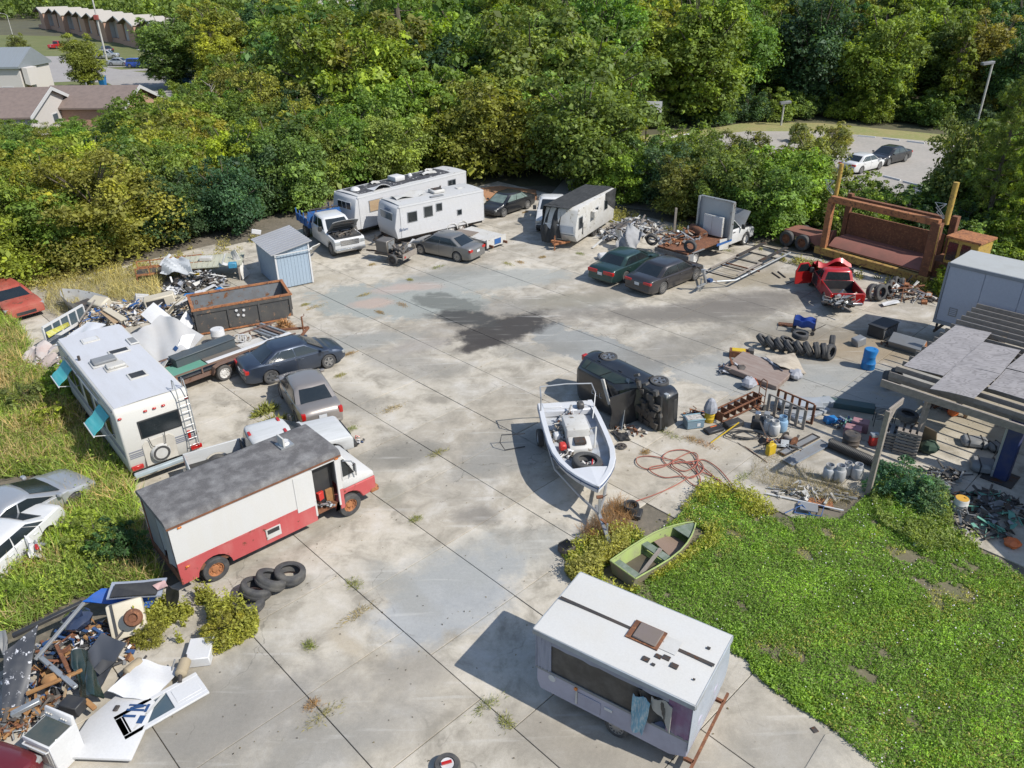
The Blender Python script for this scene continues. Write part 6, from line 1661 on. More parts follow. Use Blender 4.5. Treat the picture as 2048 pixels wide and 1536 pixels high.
for k in range(4): beam('ladder_rung', (-.25, .1, 2.4+k*.28), (.05, .1, 2.4+k*.28), .06, .06, M_YRUST)
for x, zt_m, w_m in ((.1, 5.6, .2), (Ly+.15, 5.75, .24)):
 b = MB(); b.cyl((x, .5, Hh-.1), (x, .5, zt_m), w_m*.62, n=14); m_ = b.build('mast', M_YEL, t)
 b = MB()
 for k in range(3): b.tube([(x-.1, .3+.1*k, Hh+.2), (x-.5-.1*k, .2, Hh+.5+.25*k), (x-.15, .35, Hh+1.0)], .025, 5)
 b.build('hose', M_WHTD, m_)
for k in range(5): beam('hydraulic_pipe', (Ly+.1+.06*k, -.05-.05*k, 1.0), (Ly-.02+.07*k, -.05-.04*k, Hh-.1), .05, .05, M_YEL if k % 2 else M_RUST)
# control cab
b = MB(); b.bb(Ly+.55, Ly+2.2, .3, 1.9, 1.5, 2.9); cb = b.build('operator_cab', M_YEL, t, bev=.04)
b = MB(); b.bb(Ly+.45, Ly+2.3, .2, 2.0, 2.9, 3.0); b.build('cab_roof', M_RUSTO, t)
b = MB(); b.bb(Ly+.65, Ly+1.15, .27, .3, 1.7, 2.7); b.bb(Ly+1.35, Ly+1.8, .27, .3, 2.0, 2.7); b.build('cab_window', M_GLASS, t)
b = MB(); b.bb(Ly+2.3, Ly+2.9, .6, 1.4, 1.6, 2.2); b.build('blue_tank', M_BLUEM, t, bev=.05)
b = MB(); b.bb(Ly-.2, Ly+3.2, .3, 2.0, .6, 1.5); b.build('cab_base', M_RUST, t)
# gooseneck and wheels to the left
b = MB(); b.prism([(-.2, .3, .3), (-1.1, .3, .75), (-2.9, .3, .75), (-2.9, .3, 1.0), (-1.0, .3, 1.0), (-.2, .3, 1.3)], (0, 1.6, 0)); b.build('gooseneck', mat('oxide_red', 0), t)
for x in (-1.35, -2.5):
 for y, s_ in ((.15, -1), (2.05, 1)): wheel(t, x, y, .5, .28, 'truck', M_RUST, s_)

# ------------------------------------------------------------------ boats, trailers, pergola
M_ALU = mat('aluminium', (.5, .51, .52), rough=.4, metal=.6, dirt=.5, dc=(.3, .29, .27))
def boat():
 st, bw = g(1130, 800, 1.3), g(1200, 985, 1.3)
 h = ang(st, bw); L_ = 5.75
 c = (st[0], st[1], 0)
 t = thing('junk_boat', 'white open motor boat full of rubbish standing on its trailer', 'boat', c, h)
 def half(x):   # gunwale half width along the length
  u = x/L_
  return 1.12*(1-max(0, (u-.45)/.55)**2.6)*(.93+.07*min(1, u*4))
 def sec(x, inner=False):
  u = x/L_; w_ = half(x); k = .62+.5*max(0, (u-.6)/.4)**1.5
  zg = 1.22+.12*max(0, (u-.5)/.5)
  kz = k if u < .97 else zg-.25
  o = -.12 if inner else 0
  W_ = max(.02, w_+o)
  zb = kz+(.22 if inner else 0)
  P = [(x, -W_, zg), (x, -W_*.96, zg-.25), (x, -W_*.8*(1-.4*max(0, (u-.6)/.4)), zb+.1), (x, 0, zb)]
  return P+[(a, -b, c) for a, b, c in reversed(P[:-1])]
 xs = [0, .5, 1.2, 2, 2.8, 3.5, 4.1, 4.6, 5.0, 5.35, 5.6, 5.75]
 b = MB(); b.loft([sec(x) for x in xs], open_=True, cap=False)
 b._add(sec(0), [tuple(range(7))])
 M_HULL = mat('boat_white', (.68, .69, .71), rough=.35, dirt=.4, dc=(.45, .44, .42), s=1.2)
 b.build('hull', M_HULL, t, smooth=50)
 b = MB(); xi = [.05]+xs[1:9]+[5.0]
 b.loft([sec(x, True) for x in xs[1:9]], open_=True, cap=False); b._add(sec(.5, True), [tuple(range(7))]); b.build('cockpit_liner', mat('liner_blue_grey', (.4, .42, .45), rough=.5, dirt=.7, dc=(.24, .22, .18), s=2), t, smooth=50)
 b = MB()
 for s in (-1, 1):
  b.loft([[(x, s*half(x), sec(x)[0][2]+.015), (x, s*(half(x)+.03), sec(x)[0][2]-.04), (x, s*max(0, half(x)-.17), sec(x)[0][2]+.015)] for x in xs], cap=True)
 b.build('gunwale', M_HULL, t, smooth=30)
 b = MB()
 for s in (-1, 1): b.tube([(x, s*(half(x)+.02), sec(x)[0][2]-.09) for x in xs], .018, 5)
 b.build('rub_rail', M_DKB, t)
 b = MB(); b._add([(4.55, -half(4.55)+.05, 1.25), (5.7, 0, 1.36), (4.55, half(4.55)-.05, 1.25), (4.55, 0, 1.3)], [(0, 1, 3), (3, 1, 2)]); b.build('foredeck', M_HULL, t, smooth=0)
 b = MB(); b.bb(.0, .62, -1.08, 1.08, .95, 1.2); b.build('stern_bench', M_HULL, t, bev=.03)
 b = MB(); b.bb(.08, .45, .55, .95, 1.2, 1.24); b.bb(.05, .4, -.9, -.2, 1.2, 1.25); b.build('stern_hatch', M_WHT, t, bev=.01)
 b = MB(); b.bb(1.5, 2.6, -.42, .42, .8, 1.55); b.prism([(2.6, -.4, .8), (3.15, -.4, .8), (3.15, -.4, 1.1), (2.6, -.4, 1.3)], (0, .8, 0)); b.build('console', M_WHTD, t, bev=.06, seg=2)
 b = MB(); b.bb(2.68, 3.05, -.2, .2, 1.2, 1.3, None); b.build('console_hatch', M_DKST, t)
 b = MB()
 for s in (-1, 1): b.tube([(.55, s*1.02, 1.2), (.6, s*1.03, 1.85), (.1, s*.98, 2.0)], .025, 6)
 b.tube([(.1, -.98, 2.0), (.06, 0, 2.03), (.1, .98, 2.0)], .025, 6); b.tube([(.6, 1.03, 1.85), (1.5, .75, 1.3)], .02, 5); b.build('top_frame', M_ALU, t)
 b = MB(); b.tube([(2.2, .5, 1.3), (2.6, .62, 1.6), (3.0, .5, 1.0)], .035, 6); b.build('grab_rail', M_WHTD, t)
 text(t, 'FL 1220', .2, face_m((5.2, -half(5.2)-.02, 1.12), (-1, .25, 0)), M_DKB)
 # trailer
 b = MB()
 for s in (-1, 1):
  b.tube([(.2, s*.95, .48), (3.4, s*.95, .48), (5.2, s*.35, .48), (6.0, 0, .48)], .05, 6)
 for x in (.6, 1.8, 3.2): b.bar((x, -.95, .46), (x, .95, .46), .08)
 b.bar((5.6, 0, .48), (7.4, 0, .46), .1); b.bar((6.1, 0, .5), (6.0, 0, 1.15), .07); b.bar((6.9, .06, .0), (6.9, .06, .75), .05); b.build('trailer_frame', M_ALU, t)
 b = MB(); b.cyl((6.0, -.1, 1.12), (6.0, .1, 1.12), .06, n=10); b.tube([(6.0, .1, 1.1), (6.15, .2, 1.3)], .012, 4); b.bar((6.55, .1, .5), (6.9, -.15, .95), .06); b.build('winch', M_RUST, t)
 for s in (-1, 1): wheel(t, 1.0, s*1.12, .33, .2, 'steel', M_STEEL, s)
 return t, c, h
BT, BC, BH = boat()
def inboat(x, y, z):
 return Vector((BC[0]+x*math.cos(BH)-y*math.sin(BH), BC[1]+x*math.sin(BH)+y*math.cos(BH), z))

def jon_boat():
 st = (g(1222, 1124, .4)+g(1268, 1162, .4))/2; bw = g(1389, 1048, .5)
 h = ang(st, bw); L_ = (bw-st).length
 t = thing('rowing_boat', 'green painted flat bottomed rowing boat lying on the grass edge', 'boat', (st[0], st[1], 0), h)
 M_GB = mat('boat_green', (.30, .38, .12), rough=.6, dirt=.6, dc=(.22, .22, .14), s=2, spots=.1, spotc=(.15, .13, .1))
 M_GO = mat('boat_outer', (.2, .19, .13), rough=.7, dirt=.7, dc=(.32, .2, .14), s=2)
 def hw(u): return .56*(1-max(0, (u-.45)/.55)**2.2*.93)*(.9+.1*min(1, u*3))
 zt = lambda u: .46+.1*max(0, u-.5)*2
 us = [0, .15, .3, .45, .6, .72, .83, .92, 1]
 sec = lambda u, o: [(u*L_, -hw(u)+o, zt(u)), (u*L_, -(hw(u)-o)*.78, .06+o*.8), (u*L_, (hw(u)-o)*.78, .06+o*.8), (u*L_, hw(u)-o, zt(u))]
 b = MB(); b.loft([sec(u, 0) for u in us], open_=True, cap=False); b._add(sec(0, 0), [(0, 1, 2, 3)]); b._add(sec(1, 0), [(0, 1, 2, 3)]); b.build('hull', M_GO, t, smooth=25)
 b = MB(); b.loft([sec(u, .03) for u in us[:-1]], open_=True, cap=False); q = [(x+.02, y, z) for x, y, z in sec(0, .03)]; b._add(q, [(0, 1, 2, 3)]); b.build('inner_skin', M_GB, t, smooth=25)
 b = MB()
 for s in (-1, 1): b.tube([(u*L_, s*hw(u), zt(u)+.01) for u in us], .024, 6)
 b.tube([(0, -hw(0), zt(0)+.01), (0, hw(0), zt(0)+.01)], .024, 6); b.build('gunwale', M_GB, t)
 M_SEAT = mat('mossy_board', (.13, .17, .12), rough=.85, dirt=.8, dc=(.25, .27, .24), s=5)
 for x0, x1 in ((.06, .36), (1.35, 1.62)):
  b = MB(); u = x0/L_; b.bb(x0, x1, -hw(u)+.05, hw(u)-.05, .3, .36); b.build('seat', M_SEAT, t, bev=.01)
 b = MB(); u = .86; b.prism([(L_*.8, -hw(.8)+.04, .46), (L_*.985, -.05, .52), (L_*.985, .05, .52), (L_*.8, hw(.8)-.04, .46)], (0, 0, .03)); b.build('bow_deck', M_SEAT, t)
 b = MB(); b.bb(.4, 1.3, -.38, .38, .105, .115); b.build('wet_floor', mat('wet_leaves', (.09, .075, .05), rough=.4, dirt=.5), t)
 b = MB(); b.grid(lambda u, v: (1.75+.85*u, -.33+.68*v, .2+.16*v*(1-u)+.02*math.sin(u*5)), 4, 4, .03); q = b.build('brown_board', mat('brown_board', (.21, .145, .11), rough=.8, dirt=.4), t)
 b = MB(); b.bar((.5, -.25, .14), (1.6, -.05, .42), .12, .02); b.build('loose_plank', M_WOODW, t)
jon_boat()

# empty boat trailer frame
T0, T1 = g(1395, 588), g(1548, 512)
t = thing('boat_trailer', 'empty grey boat trailer frame with bunk boards', 'trailer', (T0[0], T0[1], 0), ang(T0, T1)); LT = (T1-T0).length
W_ = 1.0
for s in (-1, 1):
 b = MB(); b.tube([(.9, 0, .45), (2.2, s*W_, .45), (LT, s*W_, .45)], .055, 6); b.build('side_rail', M_STEEL, t)
 b = MB(); b.bar((LT*.62, s*W_*.72, .68), (LT*1.0, s*W_*.72, .7), .22, .07); b.build('bunk', M_DKST, t)
 b = MB(); b.bar((LT*.3, s*W_*.85, .6), (LT*.62, s*W_*.85, .62), .1, .06); b.build('guide_board', M_WOODW, t)
for k in range(5):
 x = 2.3+k*(LT-2.4)/4
 b = MB(); b.bar((x, -W_, .47), (x, W_, .47), .06); b.build('cross_bar', M_DKST, t)
b = MB(); b.bar((-.1, 0, .4), (1.4, 0, .45), .1); b.bar((.45, .12, 0), (.45, .12, .75), .06); b.build('tongue', M_STEEL, t)
b = MB(); b.bar((.75, 0, .45), (.35, 0, 1.25), .12, .1); b.box(.35, 0, 1.25, .18, .2, .16); b.bar((.8, 0, .4), (.2, .2, .1), .05); b.build('winch_post', M_ALU, t)
b = MB(); b.box(.98, -.1, .55, .3, .25, .16); b.build('blue_coupler', M_DKB, t)
b = MB(); b.bar((LT*.55, -W_-.1, .3), (LT*.55, W_+.1, .3), .07); b.build('axle', M_RUST, t)

# loaded equipment trailer next to the slate blue sedan
E0 = g(350, 775, .42); he = R(47)
t = thing('loaded_trailer', 'long brown flat trailer loaded with boards and a tool chest', 'trailer', (E0[0], E0[1], 0), he)
LE, WE = 6.0, 1.9
M_BRN = mat('brown_steel', (.14, .085, .065), rough=.7, dirt=.5, dc=(.22, .15, .1), spots=.15)
for y in (0, WE):
 b = MB(); b.bb(0, LE, y-.05, y+.05, .42, .58); b.build('frame_beam', M_BRN, t)
 b = MB(); b.bb(0, LE, y-.03, y+.03, .86, .92); b.build('top_rail', M_BRN, t)
 for k in range(6):
  b = MB(); x = .15+k*(LE-.3)/5; b.bb(x-.03, x+.03, y-.035, y+.035, .58, .86); b.build('stake', M_RUSTO if (k == 0 and y == 0) else M_BRN, t)
nplk = 9
for k in range(nplk):
 b = MB(); y = .06+k*(WE-.12)/nplk; b.bb(.02, LE-.1, y+.008, y+(WE-.12)/nplk-.008, .54, .575); b.build('deck_board', M_WOODW, t)
for x in (2.15, 3.05):
 for y, s_ in ((-.16, -1), (WE+.16, 1)): wheel(t, x, y, .36, .22, 'steel', M_RIMW, s_)
for y in (-.16, WE+.16):
 b = MB(); P = [(1.62, .45), (1.75, .74), (2.0, .82), (3.2, .82), (3.45, .74), (3.58, .45)]
 b.loft([[(x, y-.13, z), (x, y+.13, z), (x, y+.13, z+.03), (x, y-.13, z+.03)] for x, z in P]); b.build('fender', M_BRN, t)
b = MB(); b.bar((LE, 0, .48), (LE+1.3, WE/2, .48), .1); b.bar((LE, WE, .48), (LE+1.3, WE/2, .48), .1); b.bar((LE+1.0, WE/2, 0), (LE+1.0, WE/2, 1.15), .06); b.tube([(LE+1.0, WE/2, 1.15), (LE+1.15, WE/2, 1.15), (LE+1.15, WE/2, 1.25)], .02, 5); b.build('tongue', M_RUST, t)
def on_tr(x, y, z): return Vector((E0[0]+x*math.cos(he)-y*math.sin(he), E0[1]+x*math.sin(he)+y*math.cos(he), z))
def slabthing(name, label, cat, mm, c, sx, sy, sz, rz, group=None, tilt=None, bev=.01):
 b = MB(); b.box(0, 0, sz/2, sx, sy, sz, None)
 o = b.build(name, mm, None, c, rz, bev=bev)
 if tilt: o.rotation_euler = (tilt[0], tilt[1], rz)
 return tag(o, label, cat, group)
M_GRNB = mat('green_board', (.1, .27, .2), rough=.6, dirt=.5, dc=(.18, .3, .25))
slabthing('green_sheet', 'green ribbed sheet on the rear of the loaded trailer', 'sheet', M_GRNB, on_tr(.95, .95, .578), 1.8, 1.5, .05, he)
slabthing('dark_sheet', 'brown grooved sheet in the middle of the loaded trailer', 'sheet', mat('brown_decking', (.13, .115, .1), rough=.7, dirt=.4, stretch=(.3, 9, 1)), on_tr(3.0, .8, .578), 2.2, 1.0, .05, he)
slabthing('white_board', 'long white board along the near rail of the loaded trailer', 'board', M_WHT, on_tr(3.7, .12, .93), 4.2, .22, .05, he)
slabthing('black_strip', 'black rubber strip along the loaded trailer edge', 'strip', M_BLK, on_tr(1.1, .15, .63), 2.2, .3, .06, he)
slabthing('pale_boards', 'pale boards stacked at the front of the loaded trailer', 'boards', M_WHTD, on_tr(4.6, 1.1, .578), 1.8, .7, .06, he)
o = slabthing('tool_chest', 'long dark grey tool chest standing on the loaded trailer', 'tool chest', mat('chest_grey', (.06, .075, .085), rough=.5, dirt=.2), on_tr(2.2, 1.55, .578), 2.9, .5, .42, he+R(3))
b = MB(); b.box(0, 0, .45, 3.0, .6, .07); b.build('lid', mat('chest_grey', 0), o, bev=.02)
t = thing('strap_roll', 'rolled white ratchet straps on the trailer rail', 'straps', on_tr(4.0, 1.75, .6))
for k in range(3):
 b = MB(); b.lathe([(.14, -.06), (.2, -.06), (.2, .06), (.14, .06)], 12, tr(k*.22, 0, .2) @ rot('X', R(70)), wrap=True); b.build('strap', M_WHT if k % 2 else M_WHTD, t)
for i, (dx, dy, c) in enumerate(((0, 0, M_STEEL), (.22, .1, M_ALU), (.45, .2, M_BRN), (.68, .3, M_STEEL))):
 p = on_tr(5.0+dx, WE*.5+dy, 0)
 b = MB(); b.bar((0, -.95, .95), (0, 1.3, .75), .11, .09); b.bar((0, -.9, .8), (0, -.82, .95), .06)
 o = b.build('ramp_rail', c, None, p, he); tag(o, ['leftmost grey steel rail across the front of the loaded trailer', 'second pale rail across the front of the loaded trailer', 'brown rail across the front of the loaded trailer', 'rightmost grey steel rail by the trailer tongue'][i], 'rail', 'rails lying across the loaded trailer')

# small machine trailer in front of the warm grey sedan
W0 = g(778, 540); hw_ = ang(g(740, 505), g(828, 520))
t = thing('welder_trailer', 'small two wheeled trailer with a square engine box and motor', 'trailer', (g(785, 522)[0], g(785, 522)[1], 0), hw_)
b = MB(); b.bb(-.9, 1.3, -.55, .55, .5, .6); b.bar((-.9, 0, .5), (-2.0, .1, .4), .09); b.build('frame', M_DKST, t)
b = MB(); b.bb(-.85, .0, -.45, .45, .6, 1.35); b.build('engine_box', mat('brown_grey_steel', (.15, .14, .13), rough=.45, metal=.3, dirt=.5), t, bev=.04)
b = MB(); b.bb(.0, .02, -.3, .3, .8, 1.25); b.build('grille', M_STEEL, t)
b = MB(); rr = random.Random(3)
for k in range(16): b.cyl((.2+rr.random()*.8, rr.uniform(-.4, .4), .6), (.2+rr.random()*.8, rr.uniform(-.4, .4), .75+rr.random()*.4), .06+rr.random()*.08, n=8)
b.build('motor', M_ENG, t)
b = MB(); b.bb(1.3, 1.36, -.75, .75, .45, .8); b.tube([(1.3, .7, .8), (1.25, .7, 1.05), (.3, .7, 1.05)], .025, 5); b.build('rear_board', M_WOODW, t)
for s in (-1, 1): wheel(t, .55, s*.72, .36, .2, 'steel', M_DKST, s)
b = MB(); b.box(1.37, -.55, .6, .03, .14, .1); b.build('tail_light', M_RED, t)

# low flat trailer beside the caravan, with a board on it
F0 = g(958, 487, .0); hf = ang(g(905, 463, .5), g(990, 498, .5))
t = thing('flat_trailer', 'low pale flat trailer top with a brown board lying on it', 'trailer', (F0[0], F0[1], 0), R(-42))
b = MB(); b.bb(-1.5, 1.5, -.9, .9, .55, .68); b.build('deck', M_WHTD, t, bev=.02)
b = MB(); b.bb(1.5, 1.58, -.9, .9, .2, .75); b.build('tail_board', M_WHTD, t)
b = MB(); b.bb(1.58, 1.6, -.2, .4, .3, .65); b.build('blue_panel', M_BLUEM, t)
b = MB(); b.bb(-1.5, -1.45, -.9, .9, .3, .55); b.bb(-1.4, 1.9, -.7, -.62, .25, .4); b.bb(-1.4, 1.9, .62, .7, .25, .4); b.build('frame', M_RUST, t)
for s in (-1, 1): wheel(t, -.2, s*.78, .3, .18, 'steel', M_DKST, s)
o = slabthing('brown_board', 'brown weathered board on the low flat trailer', 'board', mat('grey_brown_board', (.2, .165, .14), rough=.8, dirt=.5), g(930, 466, .69), 1.5, 1.0, .04, R(-30))
o = slabthing('leaning_plank', 'pale plank leaning against the nearer ribbed trailer', 'plank', M_WHT, g(815, 497), 1.6, .22, .05, R(55), None, (0, R(-33)))

# pergola
PG = R(44)
t = thing('pergola', 'weathered timber pergola with loose plywood sheets on its rafters', 'pergola', (0, 0, 0))
def tim(nm, p, q, wx, wy, mm=M_WOODW, par=None):
 b = MB(); b.bar(p, q, wx, wy); return b.build(nm, mm, par or t, bev=.008)
ZB = 2.42
U2 = GU; V2 = GV
pB = g(1828, 905)
q0 = g(1764, 762, ZB)
tim('beam', g(1762, 765, ZB), g(1762, 765, ZB)+U2*8, .09, .28); tim('beam', g(1778, 752, ZB), g(1778, 752, ZB)+U2*8, .09, .28)
tim('post', Vector((pB[0], pB[1], 0)), Vector((pB[0], pB[1], ZB-.1)), .17, .17)
pC = g(2005, 955)
for k, v in enumerate((0, 4.4, 8.4)):
 p = pB+V2*v+U2*(0 if k else 0)
 if k: tim('post', Vector((p[0], p[1], 0)), Vector((p[0], p[1], ZB-.1)), .17, .17)
for k, v in enumerate((0, 4.4, 8.4)):
 p = pB+U2*4.2+V2*v
 tim('post', Vector((p[0], p[1], 0)), Vector((p[0], p[1], ZB-.1)), .17, .17)
ZR = ZB+.12
r0, r1 = g(1986, 590, ZR), g(1917, 644, ZR)
vv = (r0-r1).dot(V2)/7
for k in range(-11, 10):
 p = r1+V2*vv*k
 if k in (-1, -2, -4, -6, -7) and False: continue
 tim('rafter', p-U2*.1, p+U2*7.5, .045, .2)
tim('beam', r0+V2*.9-U2*.2+Vector((0, 0, -.24)), r0+V2*.9+U2*7+Vector((0, 0, -.24)), .09, .25)
ZP = ZR+.11
M_PLY = mat('grey_plywood', (.28, .265, .265), rough=.85, dirt=.7, dc=(.2, .19, .19), s=1.6, stretch=(1, 1, 1), grain=.2)
def ply_mat():
 mt = M_PLY; nt = mt.node_tree; p = nt.nodes['Principled BSDF']
 tc = nnode(nt, 'ShaderNodeTexCoord').outputs['Object']
 oi = nnode(nt, 'ShaderNodeObjectInfo').outputs['Random']
 ad = nnode(nt, 'ShaderNodeVectorMath', operation='MULTIPLY_ADD'); L(nt, oi, ad.inputs[0]); ad.inputs[1].default_value = (31, 17, 9); L(nt, tc, ad.inputs[2])
 n1 = nnode(nt, 'ShaderNodeTexNoise'); n1.inputs['Scale'].default_value = .9; n1.inputs['Detail'].default_value = 2; L(nt, scaled(nt, ad.outputs[0], (.7, 2.2, 1)), n1.inputs['Vector'])
 m1 = nnode(nt, 'ShaderNodeMath', operation='MULTIPLY'); L(nt, n1.outputs['Fac'], m1.inputs[0]); m1.inputs[1].default_value = 95
 m2 = nnode(nt, 'ShaderNodeMath', operation='SINE'); L(nt, m1.outputs[0], m2.inputs[0])
 old = p.inputs['Base Color'].links[0].from_socket
 L(nt, mixc(nt, scaled_f(nt, ramp(nt, m2.outputs[0], .2, .9), .45), old, (.1, .09, .09)), p.inputs['Base Color'])
ply_mat()
SH = [((1911, 651), (1983, 666), (1948, 703), (1866, 686), 0), ((1866, 686), (1948, 703), (1886, 753), (1807, 731), .0), ((1966, 684), (2041, 701), (2001, 749), (1914, 729), .012), ((1914, 729), (2001, 749), (1948, 797), (1860, 778), .03), ((2012, 738), (2090, 757), (2050, 798), (1975, 778), .0), ((2050, 705), (2120, 722), (2085, 752), (2012, 737), .01)]
for i, (a, b1, c1, d1, dz) in enumerate(SH):
 pts = [g(*p, ZP+dz) for p in (a, b1, c1, d1)]
 m0 = sum(pts, Vector())/4
 sh = MB(); sh.grid(lambda u, v: (pts[0].lerp(pts[1], u)).lerp(pts[3].lerp(pts[2], u), v)-m0+Vector((0, 0, .02*math.sin(u*4+i)*math.sin(v*5))), 6, 6, .018)
 o = sh.build('plywood_sheet', M_PLY, None, m0)
 tag(o, ['grey plywood sheet nearest the grey box trailer', 'grey plywood sheet at the left edge of the pergola roof', 'grey plywood sheet in the middle of the pergola roof', 'lowest grey plywood sheet overhanging the front beam', 'grey plywood sheet at the right picture edge', 'grey plywood sheet behind the one at the right picture edge'][i], 'plywood sheet', 'plywood sheets on the pergola')
# lone leaning post with bracket in front of it
pA = g(1735, 990)
t2 = thing('bracket_post', 'tall timber post with a braced bracket at the edge of the grass', 'post', (pA[0], pA[1], 0), PG)
tim('post', (0, 0, 0), (0, 0, 3.3), .16, .16, M_WOODW, t2); tim('arm', (0, 0, 3.25), (1.15, .0, 3.2), .06, .24, M_WOODW, t2); tim('brace', (.05, .1, 2.1), (1.1, .1, 3.1), .05, .12, M_WOODW, t2)
# blue hoist leg at the right
pC = g(2000, 955)
t3 = thing('blue_post', 'thick dark blue steel post at the right edge under the pergola', 'post', (pC[0], pC[1], 0), PG)
b = MB(); b.bb(-.18, .18, -.25, .25, 0, 2.3); b.build('column', mat('deep_blue_steel', (.015, .03, .11), rough=.5, dirt=.4), t3, bev=.03)
b = MB(); b.bb(-.2, -.181, .2, .27, 0, 2.35); b.build('front_flange', M_STEEL, t3)
b = MB(); b.bb(-.5, .5, -.5, .5, 0, .03); b.build('base_plate', M_DKST, t3)

# ------------------------------------------------------------------ loose things and junk
def on(px, py, z=0.0, lift=0.0):
 p = g(px, py, z); p[2] += lift
 return p
M_CREAM = mat('cream_panel', (.62, .56, .44), rough=.6, dirt=.4, dc=(.4, .34, .24))
M_YELP = mat('yellow_plastic', (.66, .45, .02), rough=.45, dirt=.3, dc=(.4, .28, .05))
M_ORG = mat('orange_plastic', (.75, .16, .03), rough=.5, dirt=.3)
M_REDP = mat('red_plastic', (.6, .04, .03), rough=.45, dirt=.25)
M_BAG = mat('grey_bag', (.33, .34, .37), rough=.6, dirt=.6, dc=(.15, .15, .17), s=5)
M_DKSC = mat('dark_scrap', (.045, .043, .042), rough=.6, dirt=.8, dc=(.16, .12, .09), s=2.5)
M_MIX = mat('mixed_rubbish', (.45, .43, .4), rough=.8, dirt=1, dc=(.12, .1, .08), s=9, grain=.4)
M_BRAX = mat('brown_axle', (.3, .16, .06), rough=.8, dirt=.6, dc=(.16, .07, .03), s=3)

def bent(name, label, cat, mm, corners, amp=.06, freq=7.0, t=.02, group=None, nu=10, nv=8, parent=None, seed=0, smooth=28):
 """sheet spanned by four points, dented and wavy"""
 P = [Vector(c) for c in corners]; m0 = sum(P, Vector())/4; rr = random.Random(seed)
 a, b_, c_ = rr.uniform(0, 6), rr.uniform(.7, 1.4), rr.uniform(0, 6)
 n = (P[1]-P[0]).cross(P[3]-P[0]).normalized()
 if n[2] < 0: n = -n
 def fn(u, v):
  p = P[0].lerp(P[1], u).lerp(P[3].lerp(P[2], u), v)-m0
  return p+n*amp*(math.sin(u*freq*b_+a+v*3)*math.sin(v*freq*.8+c_)+.5*abs(math.sin(u*freq*1.9+v*freq*1.3+a)))
 b = MB(); b.grid(fn, nu, nv, t)
 o = b.build(name, mm, parent, m0 if parent is None else (0, 0, 0), smooth=smooth)
 return tag(o, label, cat, group) if parent is None else o
def px4(pts): return [g(x, y, z) for x, y, z in pts]
def boxy(name, label, cat, mm, px, py, z, s, deg, tilt=(0, 0), bev=.02, group=None, parts=()):
 """box standing at a pixel with centre height half its own; parts = (name, material, x, y, z, sx, sy, sz)"""
 p = g(px, py, z)
 b = MB(); b.box(0, 0, s[2]/2, *s)
 o = b.build(name, mm, None, p, 0, bev=bev); o.rotation_euler = (R(tilt[0]), R(tilt[1]), R(deg))
 for q in parts:
  c = MB(); c.box(*q[2:]); c.build(q[0], q[1], o, bev=.008)
 return tag(o, label, cat, group)

# ---- tyres
_ty = {}
def tyre(label, p, r=.36, w=.24, deg=0, lean=90, group=None, lift=None):
 """lean 90 = standing upright, 0 = lying flat; the axle points along deg"""
 k = (r, w)
 if k not in _ty:
  b = MB(); ri = r*.6
  b.lathe([(ri, -w*.38), (ri+.02, -w*.5), (r*.9, -w*.5), (r*.97, -w*.42), (r, -w*.3), (r, -w*.12), (r*.985, -w*.1), (r*.985, w*.1), (r, w*.12), (r, w*.3), (r*.97, w*.42), (r*.9, w*.5), (ri+.02, w*.5), (ri, w*.38), (ri+.07, 0)], 30, wrap=True)
  _ty[k] = b.mesh('tyre', M_RUB)
 o = bpy.data.objects.new('tyre', _ty[k]); col.objects.link(o)
 a = R(lean)
 z = (r*math.sin(a)+w*.5*math.cos(a)) if lift is None else lift
 o.location = (p[0], p[1], p[2]+z)
 o.rotation_euler = (rotz(R(deg)) @ rot('Y', a)).to_euler()
 return tag(o, label, 'tyre', group)
grp = 'tyres leaning in the long row'
ords = ['first, leftmost tyre of the leaning row beside the brown slab', 'second tyre from the left in the leaning row', 'third tyre from the left in the leaning row', 'fourth tyre from the left in the leaning row', 'fifth tyre from the left in the leaning row', 'sixth tyre from the left in the leaning row', 'seventh tyre in the row, standing nearly upright', 'eighth tyre in the row, standing nearly upright', 'last tyre at the right end of the row, its hole facing right']
rowp = [(1524, 693, 40), (1541, 698, 42), (1559, 702, 44), (1578, 706, 42), (1597, 709, 48), (1614, 712, 55), (1631, 715, 74), (1645, 717, 78), (1657, 719, 84)]
for i, (x, y, l) in enumerate(rowp): tyre(ords[i], g(x, y), .37, .24, -12-(40 if i == 8 else 0), l, grp)
tyre('tyre lying on top behind the leaning row', g(1597, 690), .38, .25, 0, 4, grp, .5)
tyre('tyre standing behind the right end of the leaning row', g(1661, 700), .37, .24, -20, 88, grp)
tyre('tyre half hidden behind the leaning row', g(1572, 694), .36, .24, -10, 20, grp, .3)
grp = 'tyres in the cluster right of the red pickup'
for i, (x, y, d, l, lab) in enumerate(((1742, 600, -60, 78, 'big tyre facing the camera nearest the red pickup'), (1757, 601, -60, 80, 'tyre tucked behind the big one by the red pickup'), (1773, 594, -50, 60, 'tyre leaning in the middle of the right cluster'), (1781, 587, -45, 62, 'tyre behind the middle one in the right cluster'), (1790, 580, -40, 66, 'upper tyre of the right cluster near the trailer'), (1802, 583, -30, 70, 'rightmost tyre of the cluster by the rust heap'))): tyre(lab, g(x, y), .45 if i < 2 else .38, .26, d, l, grp)
grp = 'big tyres stacked beside the step van'
for i, (x, y, d, l, lf, lab) in enumerate(((498, 1212, 35, 8, .15, 'lowest big tyre partly under the weeds by the step van'), (516, 1193, 35, 22, .3, 'second big tyre leaning on the lowest by the step van'), (546, 1178, 38, 30, .35, 'third big tyre of the stack by the step van'), (582, 1160, 30, 10, .24, 'big tyre lying flat at the end of the stack'))): tyre(lab, g(x, y), .46, .3, d, l, grp, lf)
